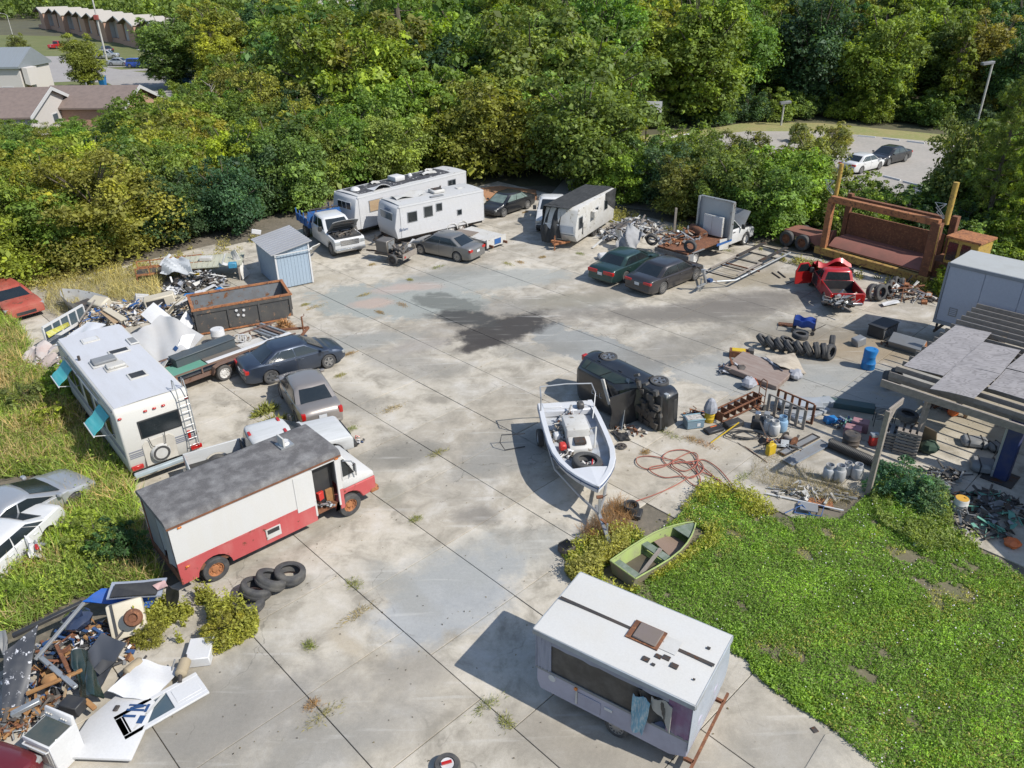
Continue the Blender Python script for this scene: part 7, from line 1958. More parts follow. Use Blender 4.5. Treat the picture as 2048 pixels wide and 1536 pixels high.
q = inboat(4.0, .02, .78); tyre('big tyre lying in the bow of the junk boat', Vector((q[0], q[1], .98)), .52, .3, 0, 6, None, .1)
tyre('tyre with cover on top of the pallet stack', g(1813, 838, 1.05), .38, .26, 0, 5, None, .14)
tyre('tyre at the end of the pergola beams', g(1772, 775), .38, .25, -40, 70)
tyre('second tyre behind the pergola beam end', g(1790, 768), .38, .25, -40, 60)
tyre('black tyre beside the caravan scrap heap on the flat truck', g(1303, 492, .3), .4, .24, 60, 75)
tyre('tyre standing upright on the rear of the flat truck', g(1379, 505, .98), .38, .24, 60, 85)
tyre('tyre lying in front of the white rubbish by the dumpster', g(388, 600), .42, .26, 40, 55)

# ---- drums and tanks
def drum(label, px, py, mm, r=.29, H=.88, dent=0.0, name='drum', lid=None, z=0.0, cat='drum'):
 t = thing(name, label, cat, g(px, py, z))
 b = MB(); prof = [(0, 0), (r*.96, 0), (r, .03)]
 rings = []
 n = 22
 hs = [0, .04, H*.3, H*.32, H*.34, H*.5, H*.64, H*.66, H*.68, H*.96, H]
 rs = [.94, 1, 1, 1.04, 1, 1, 1, 1.04, 1, 1, .95]
 for h_, k in zip(hs, rs):
  rings.append([(r*k*(1-dent*math.exp(-((h_-H*.62)/.22)**2)*(.5+.5*math.cos(2*math.pi*i/n-R(-50))))*math.cos(2*math.pi*i/n), r*k*(1-dent*.5*math.exp(-((h_-H*.6)/.2)**2))*math.sin(2*math.pi*i/n), h_) for i in range(n)])
 b.loft(rings); b.build('body', mm, t, smooth=50)
 b = MB(); b.lathe([(r*.9, H+.002), (r*.9, H+.012), (0, H+.012)], 20); b.cyl((r*.5, 0, H), (r*.5, 0, H+.04), .04, n=8); b.build('lid', lid or mm, t)
 return t
drum('dented blue plastic barrel near the tyre row', 1735, 736, M_BLUEP, .3, .92, .28)
drum('white drum standing between the dumpster and the loaded trailer', 440, 690, M_WHT, .32, .85)
drum('white drum lying among the rubbish behind the dumpster', 405, 608, M_WHT, .3, .7)
drum('grey drum with a bright yellow top at the grass edge', 1916, 1024, M_WHTD, .22, .55, 0, 'drum', mat('yellow_lid', (.65, .36, .05), rough=.7, dirt=.3))
drum('yellow lidded white bucket in the rubbish left of the shed', 400, 568, M_WHT, .22, .6, 0, 'bucket', M_YELP, 0, 'bucket')
drum('dark grey drum under the pergola behind the pipe', 1700, 890, M_DKSC, .3, .5)
M_TANK = mat('tank_white', (.62, .63, .63), rough=.45, dirt=.4, dc=(.4, .37, .32), s=3, spots=.06)
def ptank(label, px, py, s=1.0, mm=M_TANK, grp=None):
 t = thing('propane_tank', label, 'gas tank', g(px, py), random.Random(px).uniform(0, 6), grp)
 b = MB(); r = .155*s; H = .36*s
 b.lathe([(r*.75, 0), (r*.75, .03), (r*.9, .05), (r, .1), (r, H-.05), (r*.9, H), (r*.5, H+.04), (0, H+.05)], 18); b.build('body', mm, t)
 b = MB(); b.lathe([(r*.72, H-.0), (r*.72, H+.13*s), (r*.66, H+.13*s), (r*.66, H)], 16, wrap=True); b.build('collar', mm, t)
 b = MB(); b.cyl((0, 0, H+.03), (0, 0, H+.11*s), .03, n=8); b.build('valve', M_CHR, t)
for i, (x, y, s, lab) in enumerate(((1655, 958, 1.25, 'grey gas tank at the left of the four by the post'), (1676, 962, 1.35, 'gas tank in front of the others with a ring collar'), (1692, 950, 1.1, 'small gas tank between the two ringed ones'), (1712, 957, 1.25, 'gas tank nearest the timber post'))): ptank(lab, x, y, s, mat('tank_grey', (.4, .41, .43), rough=.5, dirt=.5), 'gas tanks by the timber post')
ptank('white gas tank standing in the sun beside the shelf frames', 1547, 870, 1.3); ptank('white and blue gas tank behind the white one', 1562, 862, 1.35, M_BLUEP and mat('tank_blue', (.3, .45, .6), rough=.5, dirt=.6, dc=(.05, .25, .5))); ptank('gas tank half hidden left of the white one', 1535, 862, 1.25)
# ---- big items of the right hand clutter
t = thing('folding_wagon', 'blue cloth folding wagon behind the tyre row', 'wagon', g(1606, 664), R(-25))
b = MB(); b.grid(lambda u, v: (-.5+u, (.28+.05*math.sin(u*9))*(1 if v > .5 else -1)*(abs(v-.5)*2)**.3, .25+.45*abs(v-.5)*2+.04*math.sin(u*11)), 10, 10, .015); b.build('cloth_tub', mat('blue_cloth', (.02, .07, .33), rough=.8, dirt=.3), t, smooth=40)
b = MB()
for x in (-.45, .45):
 for y in (-.28, .28): b.cyl((x, y-.03, .1), (x, y+.03, .1), .1, n=12)
b.build('wheels', M_RUB, t)
b = MB(); b.tube([(.5, 0, .2), (.9, -.1, .55), (.95, -.1, .6)], .015, 5)
for x in (-.5, .5): b.tube([(x, -.28, .15), (x, -.28, .75), (x, .28, .75), (x, .28, .15)], .014, 5)
b.build('frame', M_DKST, t)
boxy('storage_bin', 'tipped grey blue storage bin beside the black crate', 'bin', M_GRYP, 1717, 690, 0, (.55, .45, .42), 20, (0, -12), .05)
boxy('ribbed_crate', 'long black ribbed crate between the red pickup and the barrel', 'crate', M_BLK, 1763, 668, .0, (1.35, .8, .55), 38, bev=.03, parts=[('rib', M_GRYP, -.6+k*.15, -.405, .25, .05, .02, .42) for k in range(9)]+[('lid', M_BLK, 0, 0, .57, 1.4, .84, .05)])
boxy('steel_cabinet', 'tipped grey steel cabinet lying before the pergola', 'cabinet', M_GRYP, 1815, 694, .12, (1.5, .6, .5), -45, (35, 0), .02, parts=[('rusty_end', M_RUSTO, .755, 0, .25, .02, .55, .45)])
boxy('brown_mattress', 'large brown weathered slab raised off the ground in the middle clutter', 'slab', mat('brown_slab', (.22, .165, .14), rough=.9, dirt=.7, dc=(.3, .26, .23), s=1.4, stretch=(1, 5, 1)), 1517, 745, .1, (2.5, 1.75, .24), -42, (4, 3), .03)
bent('warped_plywood', 'warped pale plywood sheet leaning beside the brown slab', 'plywood sheet', mat('stained_ply', (.4, .35, .28), rough=.9, dirt=.8, dc=(.2, .16, .12), s=2), px4([(1530, 715, .35), (1588, 706, .3), (1612, 748, .05), (1560, 735, .5)]), .05, 4, .02, seed=3)
bent('grey_sheet', 'bluish torn sheet between the slab and the plywood', 'sheet', M_BAG, px4([(1512, 712, .3), (1535, 716, .5), (1570, 742, .35), (1550, 745, .15)]), .08, 9, .01, seed=5)
def lump(name, label, cat, mm, px, py, s, seed, z=0.0, squash=.7):
 rr = random.Random(seed); b = MB(); n = 12; rings = []
 for j in range(1, 7):
  a = math.pi*j/7
  rings.append([(s*math.sin(a)*math.cos(2*math.pi*k/n)*rr.uniform(.75, 1.15), s*math.sin(a)*math.sin(2*math.pi*k/n)*rr.uniform(.75, 1.15), s*squash*(1-math.cos(a))*rr.uniform(.9, 1.1)) for k in range(n)])
 b.loft(rings); o = b.build(name, mm, None, g(px, py, z), rr.uniform(0, 6), smooth=25)
 return tag(o, label, cat)
lump('rubbish_bag', 'grey plastic bag beside the orange strap in front of the brown slab', 'bag', M_BAG, 1496, 775, .34, 1); lump('rubbish_bag', 'grey striped bag at the right foot of the brown slab', 'bag', M_BAG, 1590, 758, .32, 2); lump('rubbish_bag', 'dark grey bag against the left of the brown slab', 'bag', M_DKSC, 1480, 748, .3, 3)
bent('orange_strap', 'orange cloth scrap beside the grey bag', 'cloth', M_ORG, px4([(1505, 755, .3), (1512, 757, .3), (1518, 770, .1), (1508, 770, .1)]), .05, 9, .01)
boxy('yellow_toolbox', 'open yellow and rust toolbox behind the brown slab', 'toolbox', M_RUST, 1478, 712, 0, (.9, .45, .3), -15, parts=[('yellow_top', M_YELP, -.05, 0, .31, .6, .35, .03), ('motor', M_ENG, .5, 0, .25, .25, .3, .3)])
def heap(name, label, mm, px, py, rx, ry, h, n, seed, deg=0, z=0.0, mats=None, long=.5, cat='heap', flatk=.3):
 """loose heap of small scrap nobody could count: one mesh of kind stuff"""
 rr = random.Random(seed); b = MB(); c = g(px, py, z); mats = mats or [mm]
 for i in range(n):
  a, q = rr.uniform(0, 6.28), rr.random()**.6
  x, y = rx*q*math.cos(a), ry*q*math.sin(a)
  zz = h*(1-q*q)*rr.uniform(.2, 1)
  b.cm = rr.randrange(len(mats))
  m_ = tr(x, y, zz+.04) @ rot('Z', rr.uniform(0, 6.28)) @ rot('X', rr.gauss(0, .5)) @ rot('Y', rr.gauss(0, .4))
  k = rr.random()
  if k < .35: b.box(0, 0, 0, long*rr.uniform(.5, 2.2), rr.uniform(.03, .1), rr.uniform(.02, .06), m_)
  elif k < .75:
   s_ = long*rr.uniform(.3, .9)
   b.prism([m_ @ Vector(p) for p in ((-s_*.5, -s_*.3, 0), (s_*.5, -s_*.35*rr.random(), 0), (s_*.4, s_*.3, 0), (-s_*.3, s_*.4*rr.random(), 0))], (0, 0, .015))
  elif k < .9: b.box(0, 0, 0, long*rr.uniform(.2, .5), long*rr.uniform(.2, .4), long*rr.uniform(.1, .3), m_)
  else: b.tube([m_ @ Vector(p) for p in ((-long*.6, 0, 0), (-long*.2, long*.25, .1), (long*.3, -.1, .05), (long*.6, long*.2, 0))], .018, 5)
 o = b.build(name, mats, None, c, R(deg), smooth=0)
 return tag(o, label, cat, None, 'stuff')
heap('engine_parts', 'dark engine parts and straps left of the brown slab', None, 1465, 742, .6, .5, .45, 40, 4, mats=[M_ENG, M_DKSC, M_RUST, M_BAG], long=.35)
heap('rust_heap', 'heap of rusty sheet scrap by the box trailer', None, 1812, 592, 1.5, 1.0, .7, 90, 5, -30, mats=[M_RUSTO, M_RUST, M_BRN, M_WHTD, M_DKSC], long=.7)
heap('chain_scrap', 'small tangle of chain and rust flakes by the steel cabinet', None, 1778, 690, .45, .3, .08, 30, 6, mats=[M_RUST, M_DKST], long=.18)
bent('blue_white_board', 'broken white board lying in front of the rust heap', 'board', M_WHT, px4([(1762, 606, .1), (1795, 600, .1), (1800, 606, .1), (1768, 612, .1)]), .02, 4)
for i, (a, c, lab) in enumerate((((1544, 545), (1560, 556), 'left black bar of a pair on the concrete near the boat trailer'), ((1556, 543), (1571, 555), 'right black bar of a pair on the concrete near the boat trailer'))):
 b = MB(); b.bar(g(*a, .03), g(*c, .03), .06); tag(b.build('black_bar', M_DKST), lab, 'bar', 'pair of black bars')
b = MB()
for k in range(10): b.bar(g(1558+k*3.2, 646+.3*k, .02), g(1558+k*3.2, 649.5+.3*k, .06), .05)
b.bar(g(1557, 645, .05), g(1590, 648, .05), .04); b.bar(g(1557, 650, .05), g(1590, 653, .05), .04); tag(b.build('rusty_grate', M_RUST), 'rusty slotted bar on the ground left of the blue wagon', 'grate')
bent('green_netting', 'green and white netting scrap on a pole by the red pickup', 'netting', mat('green_net', (.04, .3, .22), rough=.8, dirt=.8, dc=(.5, .55, .5), s=8), px4([(1615, 548, .5), (1630, 542, .6), (1640, 562, .05), (1622, 566, .05)]), .12, 11, .01, seed=2)
b = MB(); b.bar(g(1573, 568, .04), g(1616, 552, .3), .035); tag(b.build('pole', M_DKST), 'thin pole lying beside the green netting', 'pole')
heap('pickup_load', 'metal frames, boards and scrap piled in the red pickup bed', None, 1682, 606, .6, .6, .3, 60, 9, 40, .62, mats=[M_DKST, M_GRYP, M_STEEL, M_WOODW, M_BLK], long=.7)
heap('deck_load', 'rusty axles, beams and scrap on the flat truck deck', None, 1365, 477, 2.0, 1.0, .35, 110, 10, 38, .98, mats=[M_RUST, M_RUSTO, M_RUST, M_WOODW, M_DKSC, M_STEEL], long=.6)
b = MB(); p = g(1385, 456, 1.2); b.cyl(p, g(1407, 470, 1.2), .3, n=14); tag(b.build('rusty_tank', M_RUST), 'rusty cylinder lying on the flat truck before the cabinet', 'cylinder')
b = MB(); p = g(1348, 466, 0); b.bar(p, (p[0], p[1], hgt(p, 416)), .14); tag(b.build('wooden_post', M_WOODW), 'lone grey wooden post standing behind the flat truck', 'post')
# storage corner near the overturned SUV
boxy('storage_tote', 'open grey blue tote full of bottles beside the overturned SUV', 'tote', mat('tote_blue', (.16, .24, .3), rough=.5, dirt=.3), 1386, 852, 0, (.72, .46, .4), 12, bev=.03, parts=[('inside', M_MIX, 0, 0, .4, .62, .36, .03), ('rim', mat('tote_rim', (.2, .33, .38), rough=.5), 0, -.235, .39, .76, .03, .05), ('rim', mat('tote_rim', 0), 0, .235, .39, .76, .03, .05), ('label', M_WHT, .12, -.236, .17, .14, .012, .14)])
t = drum('yellow shop vacuum with a grey cloth cover', 1418, 842, M_YELP, .2, .5, 0, 'shop_vacuum', M_DKST, 0, 'vacuum')
b = MB(); b.lathe([(.26, .45), (.27, .62), (.22, .8), (.14, .95), (.05, 1.02), (0, 1.03)], 9, rot('Z', .3)); b.build('cloth_cover', M_BAG, t, smooth=20)
for s in (-1, 1):
 b = MB(); b.cyl((.2, s*.12, .06), (.2, s*.16, .06), .06, n=10); b.build('caster', M_WHT, t)
t = thing('rusty_rack', 'long rusty ladder shaped rack of square bays', 'rack', g(1435, 845), ang(g(1435, 845), g(1512, 808)))
Lk = (g(1435, 845)-g(1512, 808)).length
for y in (-.22, .22):
 for z in (.12, .48):
  b = MB(); b.bb(0, Lk, y-.025, y+.025, z-.025, z+.025); b.build('rail', M_RUST, t)
for k in range(7):
 b = MB(); x = Lk*k/6; b.bb(x-.012, x+.012, -.22, .22, .1, .5); b.build('divider', M_RUST, t)
t = thing('shelf_frame', 'rusty steel shelf frames lying on their side', 'shelf frame', g(1532, 826), ang(g(1532, 826), g(1603, 858)))
Lk = (g(1532, 826)-g(1603, 858)).length
for y in (0, .62):
 for z in (.0, .85):
  b = MB(); b.bb(0, Lk, y-.025, y+.025, z, z+.05); b.build('rail', M_RUST if y else M_WOODW, t)
for k in range(6):
 b = MB(); x = Lk*k/5; b.bb(x-.02, x+.1, -.02, .02, 0, .86); b.build('upright', M_WOODW, t)
 b = MB(); b.bb(x-.02, x+.08, .6, .64, 0, .86); b.build('upright', M_RUSTO if k == 2 else M_RUST, t)
t = thing('hand_truck', 'rusty hand truck standing upright between the racks', 'hand truck', g(1520, 815), R(20))
b = MB()
for y in (-.2, .2): b.tube([(0, y, .1), (0, y, 1.1), (.05, y*.6, 1.25)], .02, 6)
for z in (.3, .6, .9): b.bar((0, -.2, z), (0, .2, z), .03)
b.bb(-.25, .0, -.2, .2, .02, .04); b.tube([(.05, -.12, 1.25), (.05, .12, 1.25)], .02, 6); b.build('frame', M_RUST, t)
for s in (-1, 1):
 b = MB(); b.cyl((.05, s*.2, .12), (.05, s*.28, .12), .12, n=12); b.build('wheel', M_RUB, t)
boxy('air_compressor', 'black compressor with chrome heads beside the gas tanks', 'compressor', M_BLK, 1520, 855, 0, (.7, .45, .4), -20, bev=.05, parts=[('motor', M_CHR, -.15, 0, .52, .2, .25, .25), ('motor', M_GRYP, .18, .02, .55, .22, .26, .28), ('wheel', M_RUB, .2, -.24, .1, .2, .05, .2)])
boxy('tool_case', 'flat black tool case nearer the yellow handled tool', 'tool case', M_BLK, 1427, 862, 0, (.75, .4, .14), 25, bev=.03, parts=[('orange_badge', M_ORG, .05, .1, .145, .3, .06, .01)])
boxy('tool_case', 'black tool case behind the yellow handled tool', 'tool case', M_BLK, 1466, 852, 0, (.8, .4, .22), 28, bev=.04)
b = MB(); b.bar(g(1421, 886, .03), g(1478, 845, .35), .035); o = b.build('yellow_pole', M_YELP); tag(o, 'long yellow handled tool leaning across the black case', 'pole')
b = MB(); pts = []
for k in range(60):
 a = k*.42; r_ = .42+.08*math.sin(k*.9); pts.append(g(1490, 872)+Vector((r_*1.3*math.cos(a)+.15*math.sin(k*.2), r_*.75*math.sin(a), .03+.0012*k)))
b.tube(pts, .018, 5); tag(b.build('cable_coil', M_BLK), 'coiled black cable on the concrete', 'cable')
HP = [(1262, 1005), (1285, 998), (1320, 985), (1352, 970), (1378, 955), (1398, 948), (1407, 935), (1398, 922), (1385, 925), (1395, 945), (1385, 955), (1360, 952), (1330, 955), (1305, 945), (1300, 935), (1325, 930), (1360, 925), (1390, 922), (1410, 920), (1440, 940), (1470, 978), (1472, 988), (1460, 985), (1430, 955), (1400, 932), (1370, 925), (1335, 918), (1300, 912), (1275, 915), (1275, 928), (1295, 938), (1330, 932), (1352, 918), (1380, 905), (1395, 910), (1392, 930), (1370, 942), (1350, 935), (1345, 925), (1360, 918), (1380, 930), (1400, 955), (1395, 972), (1380, 965), (1360, 945), (1335, 930), (1325, 915), (1340, 902), (1370, 900), (1390, 912), (1400, 940), (1420, 950), (1445, 965), (1446, 978)]
def smoothp(P, k=4):
 out = []
 for i in range(len(P)-1):
  p0, p1, p2, p3 = P[max(i-1, 0)], P[i], P[i+1], P[min(i+2, len(P)-1)]
  for j in range(k):
   t_ = j/k
   out.append(.5*((2*p1)+(p2-p0)*t_+(2*p0-5*p1+4*p2-p3)*t_*t_+(3*p1-p0-3*p2+p3)*t_**3))
 return out+[P[-1]]
b = MB(); b.tube(smoothp([g(x, y, .03+.015*(i % 3)) for i, (x, y) in enumerate(HP)]), .02, 6); tag(b.build('red_hose', mat('red_hose', (.32, .1, .07), rough=.7, dirt=.4)), 'long reddish hose looped over the concrete', 'hose')
def jerry(label, px, py, mm, s=1.0, deg=0):
 t = thing('jerrycan', label, 'jerrycan', g(px, py), R(deg))
 b = MB(); b.prism([(-.17*s, -.09*s, 0), (.17*s, -.09*s, 0), (.17*s, -.09*s, .36*s), (.05*s, -.09*s, .44*s), (-.17*s, -.09*s, .38*s)], (0, .18*s, 0)); b.build('body', mm, t, bev=.025)
 b = MB(); b.tube([(-.12*s, 0, .38*s), (-.08*s, 0, .5*s), (.04*s, 0, .5*s), (.07*s, 0, .42*s)], .022, 6); b.build('handle', mm, t)
jerry('yellow jerrycan in the dry weeds', 1540, 908, M_YELP, 1.1, 30)
q = invan(4.95, .45, .72); jerry('yellow can standing in the van doorway', 0, 0, M_YELP, 1.0, 40); bpy.context.scene.objects['jerrycan.001'].location = q
def invanbox(name, label, cat, mm, x, y, z, s, deg=0):
 b = MB(); b.box(0, 0, s[2]/2, *s); o = b.build(name, mm, None, invan(x, y, z), VH+R(deg), bev=.015); tag(o, label, cat)
invanbox('wood_cabinet', 'worn wooden cabinet inside the van doorway', 'cabinet', M_WOODT, 4.8, .55, 1.35, (.5, .3, .6)); invanbox('cushion', 'orange brown cushion in the van doorway', 'cushion', M_BRAX, 5.0, .3, .72, (.3, .12, .5)); invanbox('red_can', 'red plastic can in the van doorway', 'can', M_REDP, 4.65, .3, .95, (.22, .2, .3), 20); invanbox('storage_crate', 'black crate in the van doorway', 'crate', M_BLK, 4.55, .5, .95, (.35, .35, .35), 10)
heap('van_clutter', 'tools and rods heaped on the van floor', None, 0, 0, .35, .2, .15, 24, 12, mats=[M_DKSC, M_STEEL, M_RUST], long=.3); bpy.data.objects['van_clutter'].location = invan(4.65, .25, .74)
t = thing('cable_reel', 'wooden reel with a rusty disc beside the steel rods', 'reel', g(1577, 888), R(-150))
b = MB(); b.cyl((0, -.2, .2), (0, .2, .2), .12, n=14); b.build('hub', M_WOODW, t)
for s, mm in ((-1, M_DKST), (1, M_RUST)):
 b = MB(); b.cyl((0, s*.2, .21), (0, s*.23, .21), .21, n=20); b.build('flange', mm, t)
heap('rod_pile', 'dark rods and pipes lying by the reel', None, 1555, 892, .7, .2, .15, 22, 14, -25, mats=[M_DKST, M_RUST, M_STEEL], long=.9)
for i, (a, c, w_, mm, lab) in enumerate((((1570, 915), (1640, 878), .35, M_DKST, 'dark grey frame lying beside the corrugated pipe'), ((1585, 935), (1662, 893), .45, M_STEEL, 'pale screen frame lying nearest the gas tanks'))):
 p, q = g(*a), g(*c); h_ = ang(p, q); Ln = (q-p).length
 t = thing('screen_frame', lab, 'frame', p, h_)
 b = MB(); b.bb(0, Ln, 0, .05, .05, .1); b.bb(0, Ln, w_-.05, w_, .05, .1); b.bb(0, .05, .05, w_-.05, .05, .1); b.bb(Ln-.05, Ln, .05, w_-.05, .05, .1); b.build('rim', mm, t)
 b = MB(); b.bb(.05, Ln-.05, .05, w_-.05, .06, .07); b.build('screen', M_GRYP, t)
p, q = g(1660, 886, .22), g(1795, 945, .22)
b = MB(); n = 90; b.tube([p.lerp(q, k/n) for k in range(n+1)], [.17+(.025 if k % 2 else 0) for k in range(n+1)], 14); tag(b.build('corrugated_pipe', M_BLK, smooth=20), 'thick black corrugated pipe under the timber post', 'pipe')
for i, (x, y, s, d, lab) in enumerate(((1600, 806, (1.7, .8, .1), -8, 'upper pale grey board of the stack behind the shelf frames'), (1610, 825, (1.8, 1.0, .14), 30, 'wide grey board sticking out of the stack'), (1640, 812, (1.0, .5, .3), 10, 'grey block under the boards'))): boxy('grey_board', lab, 'board', mat('grey_board', (.3, .33, .36), rough=.7, dirt=.4), x, y, .0 if i else .25, s, d)
boxy('dark_beam', 'long dark green beam in the pergola shade', 'beam', mat('dark_green_beam', (.05, .09, .09), rough=.7, dirt=.5), 1695, 815, 0, (2.0, .5, .25), -22)
for i, (x, y, lab) in enumerate(((1718, 860, 'pink topped box behind the timber post'), (1703, 872, 'nearer pink topped box behind the timber post'))): boxy('pink_box', lab, 'box', mat('dusty_pink', (.32, .16, .18), rough=.7, dirt=.5), x, y, 0, (.6, .42, .42), -28, bev=.02, parts=[('hand_hole', M_BLK, 0, 0, .425, .14, .05, .012)])
boxy('blue_tub', 'translucent blue tub in the shade by the boards', 'tub', M_BLUEP, 1660, 845, 0, (.5, .35, .25), 10, bev=.05)
heap('shade_clutter', 'bottles, wire and tools in the pergola shade', None, 1685, 850, .6, .35, .25, 50, 16, mats=[M_DKSC, M_STEEL, M_BLUEM, M_GRNB], long=.25)
boxy('red_fuel_can', 'dull red can with a metal top beside the pallet stack', 'can', M_REDP, 1745, 890, 0, (.3, .25, .4), 0, bev=.04, parts=[('metal_top', M_STEEL, 0, 0, .45, .3, .25, .1)])
for j, (x, y, n, lab) in enumerate(((1810, 902, 8, 'tall stack of grey pallets beside the pergola post'), (1783, 892, 6, 'darker stack of pallets behind the timber post'))):
 t = thing('pallet_stack', lab, 'pallet stack', g(x, y), R(-32))
 for k in range(n):
  pm = M_WOODW if (k+j) % 2 else mat('grey_pallet', (.2, .2, .2), rough=.9, dirt=.6)
  b = MB()
  z = k*.125
  for y_ in (-.33, 0, .33): b.bb(-.4, .4, y_-.04, y_+.04, z, z+.08)
  for i in range(4): b.bb(-.4+i*.22, -.26+i*.22, -.4, .4, z+.082, z+.105)
  b.build('pallet', pm, t, smooth=0)
t = thing('wire_cart', 'black wire shelf cart under the pergola', 'cart', g(1765, 850), R(-20))
b = MB()
for z in (.35, .6):
 for k in range(5): b.tube([(-.35, -.25+k*.12, z), (.35, -.25+k*.12, z)], .012, 4)
for x in (-.35, .35):
 for y in (-.25, .25): b.tube([(x, y, 0), (x, y, .62)], .014, 5)
b.build('wire_frame', M_BLK, t)
boxy('green_board', 'tan and green board leaning by the pallets', 'board', M_WOODT, 1850, 888, 0, (.9, .05, .9), -60, (18, 0))
lump('dark_bundle', 'dark green bundle at the foot of the pergola post', 'bundle', mat('dark_green_cloth', (.03, .06, .04), rough=.8, dirt=.5), 1855, 905, .35, 9)
for i, (x, y, s, d, lab) in enumerate(((1947, 890, (.9, .6, .3), -18, 'grey plastic fuel tank in the sun stripes under the pergola'), (1970, 940, (1.0, .75, .35), -20, 'larger grey fuel tank with straps in the shade'), (1988, 900, (.5, .45, .3), 5, 'dark square tank beside the fuel tanks'))): boxy('fuel_tank', lab, 'fuel tank', M_GRYP, x, y, 0, s, d, bev=.1, parts=[('strap', M_BLK, k*s[0]*.25, 0, s[2]/2, .05, s[1]+.01, s[2]+.02) for k in (-1, 1)])
boxy('orange_tool', 'orange machine part under the pergola rafters', 'machine', M_ORG, 1905, 830, 0, (.35, .3, .3), 20, bev=.05)
boxy('wood_offcut', 'pale wood offcut by the orange machine part', 'wood', M_WOODT, 1930, 835, 0, (.12, .12, .35), 10)
heap('scrap_row', 'low red and black scrap under the pergola rafters', None, 1890, 818, .8, .3, .2, 30, 17, -25, mats=[M_RED, M_DKSC, M_RUST, M_STEEL], long=.3)
heap('dark_scrap_heap', 'dark heap of cables, plates and car parts in the pergola shade', None, 1975, 1030, 1.6, 1.1, .45, 190, 18, 35, mats=[M_DKSC, M_DKSC, M_BLK, M_DKST, M_GRNB, M_GRYP], long=.45)
heap('dark_scrap_heap', 'hoses and dark plates beside the round bush', None, 1890, 955, .7, .5, .3, 60, 19, 10, mats=[M_DKSC, M_BLK, M_STEEL], long=.4)
boxy('grey_plate', 'grey plate leaning at the edge of the dark heap', 'plate', M_GRYP, 2000, 1015, .2, (.7, .5, .04), 20, (25, 0)); boxy('grey_plate', 'flat grey plate beside the round bush', 'plate', M_STEEL, 1878, 965, .1, (.5, .9, .05), 10, (0, 12))
heap('orange_wire', 'tangle of orange wire behind the yellow topped drum', None, 1905, 1000, .45, .25, .12, 26, 20, mats=[M_ORG, M_RUST], long=.3)
lump('red_bag', 'bright orange red bag at the edge of the shaded grass', 'bag', M_ORG, 2022, 1092, .25, 11, 0, .5)
lump('concrete_lump', 'white concrete lump in the grass, left one', 'concrete lump', M_WHTD, 1834, 1092, .15, 12, 0, .4); lump('concrete_lump', 'white concrete lump in the grass, right one', 'concrete lump', M_WHTD, 1846, 1096, .13, 13, 0, .4)
for i, (a, c, mm, lab) in enumerate((((1532, 987), (1687, 1021), M_WHT, 'long white pipe lying along the grass edge'), ((1535, 975), (1705, 1000), M_STEEL, 'grey pipe lying behind the white pipe'), ((1490, 893), (1535, 925), M_RUST, 'thin rusty rod on the concrete by the cable'), ((1475, 885), (1525, 918), M_DKST, 'thin dark rod on the concrete by the cable'))):
 b = MB(); b.cyl(g(*a, .05 if i < 2 else .02), g(*c, .05 if i < 2 else .02), .03 if i < 2 else .012, n=8); tag(b.build('pipe' if i < 2 else 'rod', mm), lab, 'pipe' if i < 2 else 'rod')
t = thing('folding_chair', 'broken blue framed chair lying in the weeds', 'chair', g(1615, 1022), R(-20))
b = MB(); b.tube([(-.4, -.3, .05), (.4, -.35, .15), (.5, .3, .1), (-.3, .35, .05), (-.4, -.3, .05)], .02, 5); b.tube([(-.7, -.4, .03), (-.2, 0, .2), (.2, -.4, .05)], .02, 5); b.build('frame', M_BLUEM, t)
b = MB(); b.bb(-.25, .3, -.2, .25, .14, .17); b.build('seat_board', M_GRYP, t); 
boxy('rust_panel', 'rusty panel beside the broken blue chair', 'panel', M_RUSTO, 1640, 1005, .03, (.8, .45, .04), -12, (4, 0))
heap('edge_litter', 'litter and broken slabs between the pipes and the post', None, 1625, 990, 1.3, .5, .12, 60, 22, -12, mats=[M_WHTD, M_GRYP, M_MIX, M_DKSC], long=.4)
t = thing('outboard_cowl', 'black round tub on a black block at the end of the red hose', 'tub', g(1265, 1030), R(-20))
b = MB(); b.bb(-.3, .3, -.22, .25, 0, .16); b.build('block', M_BLK, t, bev=.02)
b = MB(); b.lathe([(.25, .16), (.28, .3), (.26, .38), (.2, .36), (.18, .24), (0, .22)], 18, tr(-.08, .05, 0)); b.build('tub', M_BLK, t)
boxy('battery_box', 'black battered engine block at the edge of the concrete by the weeds', 'engine block', M_DKSC, 1133, 1105, 0, (.42, .45, .32), 35, bev=.05, parts=[('ribs', M_BLK, .05*k, 0, .33, .02, .4, .05) for k in range(-3, 4)])
bent('black_mat', 'black crumpled rubber mat beside the boat', 'mat', M_BLK, px4([(1222, 862, .05), (1252, 868, .05), (1262, 880, .05), (1240, 882, .05)]), .05, 8, .02)
t = thing('steering_wheel', 'black spoked wheel cover lying beside the boat', 'wheel cover', g(1243, 893, .03))
b = MB(); b.tube([(.18*math.cos(k*.35), .18*math.sin(k*.35), .02) for k in range(18)], .03, 5, closed=True)
for k in range(6): b.bar((0, 0, .03), (.17*math.cos(k*1.05), .17*math.sin(k*1.05), .03), .05, .02)
b.build('cover', M_DKSC, t)
heap('suv_debris', 'dust, straps and broken bits at the foot of the overturned SUV', None, 1262, 862, .9, .3, .08, 40, 30, -35, mats=[M_DKSC, M_MIX, M_RUST], long=.25)
heap('tyre_iron_heap', 'rusty car jack parts behind the grey blue tote', None, 1388, 832, .5, .25, .2, 24, 31, 5, mats=[M_RUSTO, M_DKST, M_DKB], long=.35)
